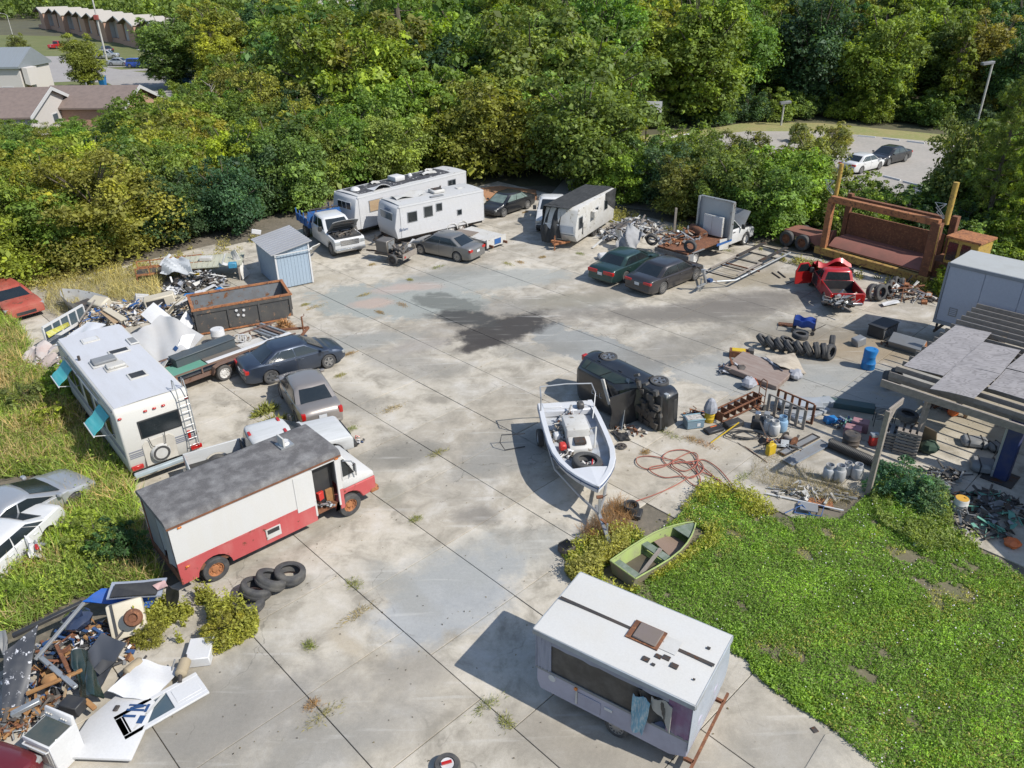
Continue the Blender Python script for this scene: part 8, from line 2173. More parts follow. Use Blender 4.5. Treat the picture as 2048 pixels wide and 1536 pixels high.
heap('cap_litter', 'small caps, cards and bottles dropped by the taupe sedan', None, 712, 884, .3, .35, .03, 16, 32, mats=[M_RED, M_WHT, M_BLK, M_DKB], long=.13, cat='litter')
t = thing('tube_frame', 'thin bent black tube frame on the concrete left of the boat', 'frame', g(1020, 895), 0)
b = MB(); b.tube([g(1050, 867, .5)-g(1020, 895), g(1003, 870, .5)-g(1020, 895), g(1000, 885, .3)-g(1020, 895), g(1010, 900, .03)-g(1020, 895), g(1050, 893, .03)-g(1020, 895)], .02, 6); b.build('tube', M_BLK, t)
# corner tyre with a white rim
t = thing('corner_wheel', 'small wheel with white rim and red tool at the bottom edge', 'wheel', g(895, 1538), 0)
b = MB(); b.lathe([(.16, .0), (.27, .0), (.3, .05), (.3, .14), (.27, .2), (.17, .2)], 26, wrap=True); b.build('tyre', M_RUB, t)
b = MB(); b.lathe([(.17, .1), (.15, .19), (0, .17)], 20); b.build('rim', M_WHT, t)
b = MB(); b.bar((-.12, -.03, .22), (.1, .04, .22), .06, .04); b.build('red_tool', M_RED, t)
boxy('road_cap', 'small dark plate on the concrete beside the path end', 'plate', M_DKST, 1629, 1460, 0, (.14, .16, .02), 20)
# boat load
def boatheap(x, y, z, n, seed, mats, long, nm, lab):
 heap(nm, lab, None, 0, 0, .5, .4, .3, n, seed, 0, 0, mats, long); o = [q for q in bpy.data.objects if q.name.startswith(nm)][-1]; o.location = inboat(x, y, z); o.rotation_euler = (0, 0, BH)
M_NETT = mat('grey_brown_net', (.24, .21, .18), rough=.9, dirt=.7)
boatheap(1.1, .0, .95, 90, 41, [M_WHTD, M_WHT, M_MIX, M_RUST, M_BAG], .35, 'boat_rubbish_rear', 'white hoses, bottles and torn panels in the boat stern')
boatheap(3.2, -.5, .75, 70, 42, [M_WHTD, M_WHT, M_ENG, M_DKSC], .28, 'boat_rubbish_side', 'bottles and rubbish along the boat side near the bow')
boatheap(4.1, .3, .8, 60, 43, [M_WHT, M_BLUEM, M_MIX, M_RED], .2, 'boat_rubbish_bow', 'coloured litter around the tyre in the boat bow')
boatheap(2.0, -.45, .9, 60, 44, [M_NETT, M_NETT, M_WHTD], .5, 'boat_netting', 'grey brown tangled net over the boat console')
for x, y, mm, lab, nm in ((2.9, -.62, M_REDP, 'bright red can in the boat', 'red_can'), (4.45, -.1, mat('green_crate', (.02, .3, .12), rough=.5), 'green crate edge at the boat bow', 'green_crate'), (.5, .5, M_ENG, 'black outboard motor at the boat stern', 'outboard_motor'), (2.2, -.7, M_WHT, 'white plastic jug inside the boat', 'white_jug')):
 b = MB(); b.box(0, 0, 0, .3, .25, .25); o = b.build(nm, mm, None, inboat(x, y, 1.1 if nm != 'outboard_motor' else 1.32), BH, bev=.05); tag(o, lab, nm.replace('_', ' '))

# ---- rubbish between the motorhome and the dumpster
B = bent
B('crumpled_roof_sheet', 'big crumpled silver white roof sheet behind the motorhome', 'sheet', mat('silver_sheet', (.6, .59, .57), rough=.4, metal=.15, dirt=.5, dc=(.42, .4, .37), s=1.2), px4([(246, 690, 1.1), (322, 632, 1.5), (408, 672, 1.0), (318, 748, .5)]), .22, 5, .03, nu=16, nv=12, seed=2, smooth=50)
B('white_wall_panel', 'flat white wall panel standing behind the crumpled sheet', 'panel', M_WHT, px4([(282, 630, 1.2), (308, 606, 1.6), (388, 672, .3), (350, 690, .4)]), .02, 3, .05)
B('white_side_panel', 'long smooth white body panel behind the motorhome roof', 'panel', mat('gel_white', (.72, .73, .76), rough=.35, dirt=.2), px4([(112, 695, .6), (176, 645, 1.3), (212, 650, 1.3), (150, 690, .9)]), .07, 3, .05, seed=4)
B('dark_glass_panel', 'dark glazed panel beside the long white body panel', 'panel', mat('blue_glass', (.05, .07, .11), rough=.2, dirt=.5), px4([(165, 680, .9), (205, 653, 1.1), (222, 660, 1.0), (185, 684, .8)]), .04, 5, .03)
t = thing('window_frame_row', 'row of white framed windows torn from a caravan', 'window row', g(100, 700), ang(g(100, 700), g(178, 652)))
Lk = (g(100, 700)-g(178, 652)).length
b = MB(); b.bb(0, Lk, 0, .08, .35, .5); b.bb(0, Lk, 0, .08, 1.1, 1.2)
for k in range(6): b.bb(Lk*k/5-.04, Lk*k/5+.04, 0, .08, .5, 1.1)
b.build('frame', M_WHT, t)
b = MB(); b.bb(.05, Lk-.05, .03, .05, .5, 1.1); b.build('pane', M_GLASSB, t)
B('striped_panel', 'yellow and white ribbed panel at the edge of the weeds', 'panel', mat('yellow_rib', (.5, .47, .05), rough=.6, dirt=.5, dc=(.6, .6, .5), s=2, stretch=(1, 9, 1)), px4([(92, 665, .9), (136, 644, 1.2), (140, 650, 1.0), (98, 676, .7)]), .02, 4, .03)
B('fibreglass_shell', 'broken pinkish white fibreglass shell half in the weeds', 'shell', mat('pink_shell', (.55, .5, .47), rough=.7, dirt=.7, dc=(.4, .28, .24), s=2), px4([(42, 716, .2), (90, 680, .8), (118, 700, .5), (66, 745, .1)]), .16, 6, .03, seed=6)
B('grey_shell', 'brown grey curved sheet beside the motorhome front', 'shell', mat('brown_shell', (.36, .3, .27), rough=.8, dirt=.6), px4([(70, 730, .2), (112, 706, .6), (122, 722, .4), (86, 752, .1)]), .1, 5, .03, seed=7)
t = thing('wrecked_dinghy', 'white boat bow full of leaves beyond the rubbish', 'boat', g(170, 622), ang(g(195, 618), g(128, 598)))
b = MB(); sec = lambda x, w_, z: [(x, -w_, z), (x, -w_*.6, .1), (x, w_*.6, .1), (x, w_, z)]
b.loft([sec(-1.2, .75, .8), sec(0, .75, .8), sec(1, .5, .88), sec(1.7, .05, .95)], open_=True, cap=False); b.build('hull', M_WHTD, t, smooth=40)
b = MB(); b.bb(-1.1, .3, -.5, .5, .4, .5); b.build('inside', M_DKSC, t)
boxy('tan_sofa', 'tan sofa back sticking up from the rubbish', 'sofa', M_CREAM, 206, 615, .35, (1.1, .7, .55), -25, (20, 0), .08, parts=[('seat', M_WOODT, 0, -.45, .1, 1.0, .4, .2)])
for i, (a, c, w_, mm, lab) in enumerate((((212, 618, 1.0), (248, 640, .9), .35, M_CREAM, 'wide tan plank slanting over the rubbish'), ((205, 622, .9), (232, 645, .8), .28, M_WOODT, 'darker tan plank beside the wide one'), ((160, 640, .9), (190, 600, 1.1), .06, M_WOODW, 'grey stick crossing the rubbish'), ((225, 640, .5), (250, 655, .6), .12, M_RUST, 'brown rusty beam under the tan planks'), ((350, 610, .9), (428, 570, .4), .2, M_WHT, 'long white gutter leaning left of the dumpster'))):
 b = MB(); b.bar(g(*a), g(*c), w_, .05); tag(b.build('plank', mm), lab, 'plank')
boxy('old_fridge', 'cream fridge lying on its side by the dumpster', 'fridge', M_CREAM, 325, 615, .3, (1.5, .7, .7), 22, (0, -6), .05, parts=[('dark_opening', M_BLK, -.2, -.355, .35, .9, .02, .5)])
B('cream_fender', 'long curved cream body panel across the rubbish', 'panel', M_CREAM, px4([(314, 640, .4), (348, 606, 1.1), (375, 590, 1.0), (330, 640, .3)]), .12, 3, .03, seed=9)
B('bent_sheet', 'white bent sheet leaning on the dumpster end', 'panel', M_WHT, px4([(350, 660, .5), (372, 622, 1.1), (390, 650, .5), (360, 686, .1)]), .05, 4, .03)
B('white_wall_piece', 'white caravan wall piece with a dark square window', 'panel', mat('gel_white', 0), px4([(338, 735, .3), (364, 672, 1.3), (390, 668, 1.2), (362, 742, .2)]), .05, 4, .04, seed=11)
B('dark_window', 'dark square window in the white wall piece', 'window', M_DKB, px4([(347, 698, 1.0), (352, 692, 1.1), (357, 696, 1.05), (352, 703, .95)]), .0, 1, .05)
boxy('blue_drum', 'bright blue tub behind the dumpster rim', 'tub', M_BLUEP, 382, 605, .1, (.7, .5, .5), 15, bev=.12)
lump('blue_bag', 'bright blue bag behind the dumpster', 'bag', M_BLUEP, 440, 588, .28, 21); lump('blue_bag', 'small bright blue bag in the rubbish before the dumpster', 'bag', M_BLUEP, 330, 640, .22, 22, .4)
boxy('orange_strip', 'orange strip lying on the white sheet before the dumpster', 'strip', M_ORG, 352, 650, .75, (.35, .12, .05), 20)
boxy('white_cooker', 'small white appliance in the rubbish left of the fridge', 'appliance', M_WHTD, 284, 608, .2, (.7, .5, .5), 30, (0, 15)); boxy('cream_cabinet', 'yellowish cabinet door in the rubbish', 'door', M_CREAM, 300, 612, .35, (.8, .5, .06), 10, (15, 10))
t = thing('wood_pallet', 'grey slatted pallet on the ground by the white drum', 'pallet', g(425, 700), R(30))
for k in range(6):
 b = MB(); b.bb(-.5+k*.18, -.38+k*.18, -.45, .45, .1, .125); b.build('slat', M_WOODW, t)
b = MB()
for y in (-.4, 0, .4): b.bb(-.5, .52, y-.04, y+.04, 0, .1)
b.build('runner', M_WOODW, t)
WR = [M_WHT, M_WHTD, M_MIX, M_CREAM, M_DKSC, M_WOODT, M_BLUEM]
heap('rubbish_heap', 'white and tan household rubbish between motorhome and dumpster', None, 235, 640, 2.6, 1.4, .9, 380, 51, 35, mats=WR, long=.42)
heap('rubbish_heap', 'broken panels and bags left of the dumpster', None, 345, 625, 2.0, 1.0, .8, 260, 52, 30, mats=WR, long=.4)
heap('rubbish_heap', 'dark engine scrap beside the loaded trailer', None, 322, 738, .8, .6, .6, 60, 53, 30, mats=[M_ENG, M_DKSC, M_BLK, M_BAG, M_GRNB], long=.35)
heap('rubbish_heap', 'bikes, poles and white scrap left of the shed', None, 395, 575, 1.8, .9, .9, 200, 54, 20, mats=[M_WHT, M_WHTD, M_DKST, M_DKSC, M_BAG], long=.6)
heap('rubbish_heap', 'timber and rubbish trailing off in front of the motorhome', None, 105, 735, 1.6, .7, .35, 60, 55, -40, mats=[M_WOODW, M_WHTD, M_RUST], long=.6)
# wrecked trailer and table roof left of the shed
t = thing('wrecked_trailer', 'rusty trailer frame under a crushed grey camper top', 'trailer', g(345, 555), R(20))
b = MB()
for y in (-.7, .7): b.bb(-1.8, 1.8, y-.04, y+.04, .55, .65); b.bb(-1.8, 1.8, y-.03, y+.03, .95, 1.0)
for k in range(6):
 x = -1.8+k*.72
 for y in (-.7, .7): b.bb(x-.03, x+.03, y-.03, y+.03, 0 if k in (0, 5) else .5, 1.0)
b.build('frame', M_RUSTO, t)
b = MB(); b.bb(-1.8, 1.8, -.66, .66, .5, .55); b.build('floor', M_DKSC, t)
B('crushed_camper_top', 'crushed pale grey camper top on the rusty trailer', 'sheet', mat('pale_grey_sheet', (.5, .52, .53), rough=.45, dirt=.5, dc=(.3, .31, .32)), px4([(318, 545, 1.0), (345, 512, 1.6), (382, 520, 1.2), (385, 548, .9)]), .28, 5, .03, nu=14, nv=10, seed=13)
B('white_strip', 'white strip standing up behind the crushed camper top', 'strip', M_WHT, px4([(318, 530, 1.2), (338, 508, 1.7), (343, 510, 1.7), (324, 533, 1.2)]), .04, 5, .03)
t = thing('flat_roof_frame', 'ribbed pale green roof on legs left of the shed', 'roof', g(432, 552), R(12))
b = MB(); b.bb(-1.7, 1.7, -1.1, 1.1, .9, .97); b.build('roof', mat('pale_green_roof', (.42, .42, .33), rough=.7, dirt=.5), t)
b = MB()
for k in range(12): b.bb(-1.65+k*.29, -1.6+k*.29, -1.1, 1.1, .97, 1.0)
b.build('roof_ribs', mat('pale_green_roof', 0), t, smooth=0)
b = MB()
for x in (-1.5, 1.5):
 for y in (-1, 1): b.bb(x-.05, x+.05, y-.05, y+.05, 0, .9)
b.build('legs', M_WOODW, t)
B('leaning_white_panel', 'long white panel leaning against the shed side', 'panel', M_WHTD, px4([(462, 505, 1.3), (470, 498, 1.6), (500, 548, .1), (485, 560, .05)]), .04, 4, .04)
boxy('blue_cooler', 'light blue cooler on the green roof', 'cooler', mat('light_blue', (.05, .3, .48), rough=.5, dirt=.3), 466, 535, .98, (.45, .35, .3), 10, bev=.03); boxy('white_chair', 'white plastic chair on the green roof', 'chair', M_WHT, 452, 530, 1.0, (.45, .4, .06), 15, (0, 25), parts=[('back', M_WHT, -.22, 0, .3, .05, .4, .6)]); boxy('white_box', 'white box on the green roof', 'box', M_WHTD, 413, 520, 1.0, (.7, .45, .2), 5)
B('grey_tin_sheet', 'left flat blue grey tin sheet on the weedy ground', 'sheet', M_STEEL, px4([(216, 580, .03), (250, 574, .03), (256, 580, .03), (220, 585, .03)]), .015, 6, .02); B('grey_tin_sheet', 'right flat blue grey tin sheet on the weedy ground', 'sheet', M_STEEL, px4([(252, 575, .03), (290, 574, .03), (286, 582, .03), (256, 582, .03)]), .015, 6, .02)
boxy('white_trellis', 'white slats showing behind the shed', 'trellis', M_WHT, 512, 468, .6, (.6, .1, .3), 20, (0, 15))
B('white_plank', 'white board end sticking out right of the shed', 'boat bow', M_WHTD, px4([(612, 500, .9), (640, 487, 1.0), (640, 492, .5), (614, 512, .2)]), .05, 3, .05)
# ---- scrap beside the draped caravan
heap('scrap_heap', 'grey heap of boards and sheet scrap right of the draped caravan', None, 1262, 468, 2.4, 1.4, 1.0, 330, 61, 30, mats=[M_WOODW, M_WOODW, M_WHTD, M_BAG, M_DKSC, M_STEEL], long=.8)
B('grey_tarpaulin', 'grey tarpaulin draped over the scrap heap', 'tarpaulin', M_TARP, px4([(1232, 500, .1), (1258, 445, 1.6), (1292, 470, 1.0), (1262, 512, .1)]), .3, 5, .02, nu=16, nv=12, seed=17, smooth=50)
B('white_bent_panel', 'white bent panel on the left of the scrap heap', 'panel', M_WHTD, px4([(1228, 455, 1.0), (1240, 462, 1.2), (1252, 485, .6), (1236, 478, .5)]), .1, 6, .03, seed=18)
for i, (a, c, lab) in enumerate((((1185, 496, .05), (1215, 470, .5), 'long pale board left of the scrap heap'), ((1196, 508, .04), (1252, 512, .04), 'board lying flat in front of the scrap heap'), ((1300, 470, .3), (1335, 460, .7), 'upper metal rail of the scrap heap'))):
 b = MB(); b.bar(g(*a), g(*c), .14, .04); tag(b.build('plank', M_WHTD), lab, 'plank')
boxy('white_tank', 'white ribbed plastic tank behind the dark green sedan', 'tank', M_WHT, 1212, 518, 0, (1.0, .7, .35), 10, bev=.1); boxy('white_tank', 'dirty white tank right of the ribbed one', 'tank', M_WHTD, 1242, 515, 0, (.8, .6, .3), -10, bev=.08)
B('black_tarp_strip', 'dark strip on top of the scrap heap', 'strip', M_DKSC, px4([(1230, 452, 1.3), (1262, 440, 1.5), (1264, 446, 1.4), (1236, 460, 1.2)]), .06, 5, .02)
# ---- heap at the lower left corner
M_SPK = mat('speckled_black', (.045, .048, .055), rough=.4, dirt=.5, dc=(.1, .1, .1), s=2, spots=.12, spotc=(.6, .6, .62))
B('car_hood', 'dark speckled car hood standing at the left picture edge', 'car hood', M_SPK, px4([(8, 1305, 1.0), (78, 1252, 1.2), (48, 1420, .3), (5, 1432, .3)]), .05, 3, .04, seed=21, smooth=50)
B('blue_edged_panel', 'black panel with bright blue edge under the grey edged one', 'panel', mat('blue_edge', (.01, .1, .42), rough=.4, dirt=.4), px4([(165, 1205, .7), (205, 1180, .8), (330, 1175, .8), (300, 1215, .5)]), .05, 3, .05)
B('black_liner', 'black truck bed liner with grey edge on top of the heap', 'liner', mat('grey_edge', (.25, .28, .34), rough=.5, dirt=.3), px4([(213, 1200, 1.0), (225, 1168, 1.1), (335, 1160, 1.0), (322, 1192, .9)]), .04, 3, .05, smooth=50)
B('liner_face', 'black inner face of the grey edged bed liner', 'liner', M_BLK, px4([(220, 1196, 1.08), (231, 1171, 1.18), (325, 1164, 1.1), (312, 1189, 1.0)]), .03, 3, .04)
B('black_flap', 'black plastic fender standing by the van rear corner', 'fender', M_BLK, px4([(334, 1170, 1.0), (360, 1178, 1.0), (358, 1215, .2), (332, 1212, .3)]), .05, 3, .03)
B('pink_scrap', 'pale pink foam piece on the black liner', 'foam', mat('pink_foam', (.55, .36, .34), rough=.9), px4([(305, 1172, 1.15), (330, 1162, 1.15), (336, 1174, 1.1), (315, 1180, 1.1)]), .02, 3, .03)
for i, (a, c, w_, mm, lab) in enumerate((((25, 1272, .8), (165, 1205, 1.0), .14, M_BLK, 'long black bumper bar along the back of the heap'), ((70, 1320, .7), (168, 1205, 1.1), .1, M_GRYP, 'bent grey trim bar crossing the heap'), ((75, 1310, .7), (152, 1375, .7), .12, M_STEEL, 'grey metal beam lying across the heap'), ((52, 1388, .6), (165, 1340, .7), .1, M_BRAX, 'orange brown axle lying on the heap'), ((112, 1290, .6), (140, 1345, .6), .1, M_RUST, 'rusty bar in the middle of the heap'), ((140, 1350, .7), (128, 1395, .3), .07, M_WOODT, 'tan strap behind the stove'), ((170, 1400, .5), (190, 1418, .4), .12, M_BRAX, 'short orange brown rod by the stove'), ((22, 1430, .4), (80, 1400, .5), .16, M_STEEL, 'silver pipe at the left of the heap'), ((338, 1362, .05), (350, 1318, .4), .05, M_GRYP, 'thin grey strip beside the right muffler'))):
 b = MB(); b.bar(g(*a), g(*c), w_, w_*.7); tag(b.build('bar', mm, bev=.015), lab, 'bar')
boxy('axle_housing', 'rusty round axle housing in the middle of the heap', 'axle', M_BRAX, 105, 1368, .4, (.4, .3, .3), 25, bev=.1)
B('dark_door_shell', 'dark car door shell with a window opening on the heap', 'car door', car_paint('slate', (.06, .065, .075), .3, .2), px4([(160, 1330, .5), (205, 1268, .8), (255, 1290, .6), (200, 1375, .3)]), .05, 3, .05, smooth=50)
B('door_window_hole', 'dark window opening in the car door shell', 'window', M_BLK, px4([(188, 1340, .62), (205, 1320, .7), (232, 1325, .62), (200, 1350, .52)]), .01, 2, .05)
lump('headlight_cluster', 'glossy dark blue headlamp housing on the heap', 'headlamp', mat('gloss_navy', (.02, .03, .06), rough=.1, coat=.8), 160, 1250, .42, 31, .5, .5)
B('curved_fender', 'dark green curved fender running down the heap', 'fender', mat('wet_green_black', (.012, .025, .022), rough=.15, coat=.6, dirt=.2), px4([(140, 1310, .8), (172, 1300, .8), (205, 1395, .3), (165, 1400, .4)]), .14, 4, .05, seed=25, smooth=50)
t = thing('old_seat', 'cream seat with a rusty wheel hub leaning on the heap', 'seat', g(262, 1270, .2), R(25))
b = MB(); b.box(0, 0, .45, .9, .3, .95, rot('X', R(-35))); b.build('cushion', M_CREAM, t, bev=.06, seg=2)
b = MB(); b.box(-.3, -.14, .5, .06, .1, .85, rot('X', R(-35))); b.build('dark_slot', M_BLK, t)
b = MB(); b.lathe([(.24, 0), (.2, .08), (.12, .1), (.1, .02), (0, .02)], 18, tr(.2, -.18, .7) @ rot('X', R(55))); b.build('wheel_hub', M_RUST, t)
for px, py, d, lab in ((268, 1335, 60, 'left tan muffler on the white sheet'), (366, 1335, 95, 'right tan muffler by the white cabinet')):
 t = thing('muffler', lab, 'muffler', g(px, py, .3), R(d))
 b = MB(); b.lathe([(0, -.26), (.1, -.25), (.15, -.2), (.15, .2), (.1, .25), (0, .26)], 14, rot('Y', math.pi/2)); b.build('body', mat('tan_muffler', (.33, .27, .18), rough=.7, dirt=.5), t)
 b = MB(); b.cyl((-.24, 0, 0), (-.42, -.03, -.05), .05, n=8); b.cyl((.24, 0, 0), (.4, .03, .02), .03, n=8); b.build('pipe', M_DKST, t)
B('white_sheet', 'crumpled white sheet under the mufflers', 'sheet', M_WHT, px4([(215, 1385, .4), (285, 1320, .35), (365, 1340, .15), (300, 1405, .15)]), .07, 5, .03, seed=27)
boxy('white_cabinet', 'white metal cabinet lying at the edge of the weeds', 'cabinet', M_WHT, 403, 1312, 0, (.62, .75, .3), 8, bev=.02)
t = thing('van_door', 'white vehicle door with dark tape marks lying on the concrete', 'vehicle door', g(240, 1450, .12), R(-3))
b = MB(); b.prism([(-.85, -.95, 0), (.75, -.95, 0), (.7, -.2, 0), (.6, .62, 0), (.3, .85, 0), (-.45, .8, 0), (-.8, .1, 0)], (0, 0, .1)); b.build('panel', M_WHT, t, bev=.04, seg=2)
b = MB(); b.bb(.02, .44, .32, .37, .1, .12); b.bb(.02, .44, .46, .5, .1, .12); b.bar((.1, .38, .125), (.4, .45, .125), .05, .02); b.bb(.46, .52, .3, .52, .1, .12); b.bb(.02, .32, .14, .2, .1, .12); b.bb(.42, .56, -.02, .2, .1, .11); b.build('tape_marks', M_DKB, t, smooth=0)
b = MB(); b.bb(-.3, -.18, .28, .45, .1, .15); b.build('latch', M_DKST, t, bev=.02)
t = thing('door_frame', 'white panelled house door with a triangular glass leaning on the van door', 'door', g(325, 1412, .16), R(42))
for x0, x1, y0, y1 in ((-1.0, 1.0, .3, .42), (-1.0, 1.0, -.42, -.3), (-1.0, -.86, -.3, .3), (.2, 1.0, -.3, .3), (-.86, -.8, -.3, .3)):
 b = MB(); b.bb(x0, x1, y0, y1, 0, .06); b.build('rail', M_WHT, t, bev=.008)
b = MB(); b.bb(.3, .9, -.22, .22, .06, .075); b.build('raised_panel', M_WHT, t, bev=.01)
b = MB(); b.bb(-.8, .2, -.3, .3, .01, .02); b.build('pane', M_GLASSB, t, smooth=0)
b = MB(); b.bar((-.75, -.25, .05), (.15, .28, .06), .06, .02); b.build('strip', M_WHTD, t)
# stove
t = thing('white_stove', 'white kitchen stove with a glass top standing at the lower left', 'stove', g(122, 1515), R(-22))
b = MB(); b.bb(-.42, .42, -.36, .36, .05, .95); b.build('body', M_WHT, t, bev=.02)
b = MB(); b.bb(-.38, .38, -.32, .24, .95, .965); b.build('glass_top', mat('stove_glass', (.05, .065, .06), rough=.08, dirt=.4, coat=.5), t, bev=.005)
b = MB(); b.prism([(-.42, .24, .95), (-.42, .36, .95), (-.42, .36, 1.18), (-.42, .3, 1.18)], (.84, 0, 0)); pn = b.build('control_panel', M_WHT, t, bev=.015)
for k in range(6):
 b = MB(); x = -.33+k*.07+(.24 if k > 2 else 0); b.cyl((x, .27, 1.07), (x, .24, 1.06), .025, n=10); b.build('knob', M_WHTD, pn)
b = MB(); b.bb(-.36, .36, -.375, -.36, .3, .78); b.build('oven_door', M_WHTD, t, bev=.01); b = MB(); b.bb(-.26, .26, -.385, -.375, .38, .66); b.build('oven_window', mat('oven_glass', (.3, .29, .26), rough=.2), t)
b = MB(); b.tube([(-.36, -.36, .82), (-.36, -.42, .83), (.36, -.42, .83), (.36, -.36, .82)], .018, 6); b.build('door_handle', M_WHT, t)
b = MB(); b.bb(-.4, .4, -.37, -.36, .08, .26); b.build('drawer', M_WHT, t, bev=.01)
boxy('black_box', 'black box behind the white stove', 'box', M_BLK, 150, 1420, .35, (.5, .35, .3), -15)
heap('car_part_heap', 'heap of car parts, glass and trim at the lower left corner', None, 150, 1320, 1.6, 1.15, .55, 420, 71, 30, mats=[M_DKSC, M_BLK, M_RUST, M_ENG, M_WHT, M_BRAX, M_GRYP, M_DKB], long=.3)
heap('car_part_heap', 'brown and grey scrap left of the white stove', None, 50, 1440, .9, .5, .4, 150, 72, 30, mats=[M_RUST, M_STEEL, M_DKSC, M_BRAX], long=.35)
B('grey_arch', 'grey plastic wheel arch in the weeds at the left edge', 'wheel arch', M_GRYP, px4([(-8, 1265, .5), (14, 1260, .6), (22, 1310, .1), (2, 1310, .2)]), .06, 3, .03)
# crushed white car at the left edge
sedan('crushed white car with torn tail at the left picture edge', (52, 1090), (-60, 1190), P_WHITE, L=4.4, W=1.75, H=1.3, wb=2.55, name='crushed_car', plate=False, mirrors=False, lamps=(0, 0), wheels=(1, 1, 0, 0))
B('torn_rear_panel', 'torn white rear quarter of the crushed car', 'panel', M_WHT, px4([(52, 1075, .9), (78, 1085, .8), (92, 1120, .4), (58, 1115, .6)]), .14, 7, .02, seed=33)
B('torn_rear_panel', 'white bumper skin lying over the crushed car', 'panel', M_WHT, px4([(0, 1042, 1.0), (38, 1045, 1.1), (42, 1085, .8), (2, 1078, .9)]), .1, 6, .02, seed=34)
boxy('tail_lamp', 'red tail lamp on the torn white bumper skin', 'tail lamp', M_RED, 31, 1054, 1.05, (.2, .06, .2), -20); boxy('tail_lamp', 'dark red tail lamp on the torn rear quarter', 'tail lamp', M_RED, 74, 1096, .8, (.1, .25, .08), 40)
heap('crash_debris', 'crumpled metal in the torn tail of the crushed white car', None, 40, 1105, .8, .5, .35, 60, 73, 0, .4, [M_WHT, M_STEEL, M_DKSC, M_CHR], .35)

# ------------------------------------------------------------------ lawn, weeds and tufts
def leaves_obj(name, P, size, nrm, tint, c, label, cat, asp=.5, dirn=None, m=None):
 me = leaf_mesh(name, P, size, nrm, tint, m or M_LEAF, asp, RNG, dirn)
 o = bpy.data.objects.new(name, me); col.objects.link(o); o.color = (*c, 1)
 return tag(o, label, cat, None, 'stuff')
def rnd_in(poly, n):
 W = np.array([[p[0], p[1]] for p in poly]); lo, hi = W.min(0), W.max(0); out = []
 k = 0
 while k < n:
  q = RNG.uniform(lo, hi, (n, 2)); ok = np.zeros(n, bool)
  for i in range(len(W)):
   a, b = W[i], W[i-1]
   cr = ((a[1] > q[:, 1]) != (b[1] > q[:, 1])) & (q[:, 0] < (b[0]-a[0])*(q[:, 1]-a[1])/(b[1]-a[1]+1e-12)+a[0])
   ok ^= cr
  q = q[ok]; out.append(q); k += len(q)
 r = np.concatenate(out)[:n]
 a = np.array(g(1245, 1143, .2)[:2]); e = np.array(g(1389, 1048, .4)[:2])-a; t_ = ((r-a)@e)/(e@e)
 d_ = np.linalg.norm(r-a-np.clip(t_, 0, 1)[:, None]*e, axis=1)
 return r[d_ > .58*(1-.8*np.clip(t_-.5, 0, .5))]
def fbm(q, s, seed):
 r = np.random.default_rng(seed); v = np.zeros(len(q)); a = 1
 for o in range(4):
  for _ in range(3):
   d = r.normal(size=2)*s*(1.9**o); v += a*np.sin(q@d+r.uniform(0, 6.28))
  a *= .6
 return v/3.2
def lawn(name, poly, n, size, h, c, label, thr=-9, seed=1, edge=None, dry=None):
 q = rnd_in(poly, n)
 f = fbm(q, 1.1, seed); f2 = fbm(q, 3.2, seed+9)
 keep = (f*.7+f2*.5 > thr); q, f, f2 = q[keep], f[keep], f2[keep]; n = len(q)
 z = np.abs(RNG.normal(0, 1, n))*h*(.55+.45*np.clip(f+f2*.6+.5, 0, 1.6))
 d = RNG.normal(size=(n, 3))*np.array([.8, .8, .5])+np.array([0, 0, .55])
 t = np.clip(.45+.16*f+.14*f2+RNG.normal(0, .16, n), 0, 1)
 return leaves_obj(name, np.c_[q, z+.012], size*RNG.lognormal(0, .3, n), RNG.normal(size=(n, 3))*.6+np.array([0, 0, .7]), t, c, label, 'grass', .45, unit(d))
LG = (.25, .40, .065)
lawn('lawn_grass', WG, 190000, .055, .08, LG, 'lush weedy green grass patch at the lower right', -.62, 3)
lawn('dry_grass', WG, 55000, .05, .06, (.42, .43, .12), 'yellowed dry grass mixed into the green patch', .12, 33)
lawn('dark_clover', WG, 50000, .06, .1, (.15, .27, .05), 'darker clover patches in the grass', .15, 44)
lawn('grass_fringe', [g(*p) for p in ((1130, 1095), (1250, 1050), (1300, 1070), (1360, 1020), (1410, 965), (1500, 985), (1560, 1030), (1400, 1110), (1270, 1190), (1150, 1180))], 26000, .08, .16, (.33, .36, .07), 'taller mixed weeds along the top edge of the grass patch', -.1, 5)
lawn('grass_fringe', [g(*p) for p in ((1440, 1290), (1560, 1395), (1650, 1450), (1700, 1440), (1600, 1340), (1470, 1240))], 9000, .07, .07, LG, 'grass creeping onto the concrete behind the camper', -.2, 6)
q = rnd_in(WG, 520); q = q[fbm(q, .9, 4) > .0]; n = len(q)
leaves_obj('white_flowers', np.c_[q, RNG.uniform(.1, .22, n)], RNG.uniform(.03, .05, n), RNG.normal(size=(n, 3))*.3+np.array([0, -.3, 1]), np.full(n, .5), (.75, .7, .78), 'small white and pale pink flowers in the grass patch', 'flowers', .9, None, mat('petals', (.7, .66, .72), rough=.8, dirt=.3, dc=(.6, .35, .6), s=.6))
def stalks(name, poly, n, h0, h1, c, label, lean=.25, wd=.035, seed=0, m=None):
 q = rnd_in(poly, n); n = len(q); f = fbm(q, 1.0, seed+50)
 h = RNG.uniform(h0, h1, n)*np.clip(1+f*.35, .4, 1.6)
 d = unit(RNG.normal(size=(n, 3))*lean+np.array([0, 0, 1]))
 P = np.c_[q, np.zeros(n)]+d*(h*.5)[:, None]
 t = np.clip(.5+.2*f+RNG.normal(0, .2, n), 0, 1)
 return leaves_obj(name, P, h, RNG.normal(size=(n, 3)), t, c, label, 'weeds', wd, d, m or M_DRY)
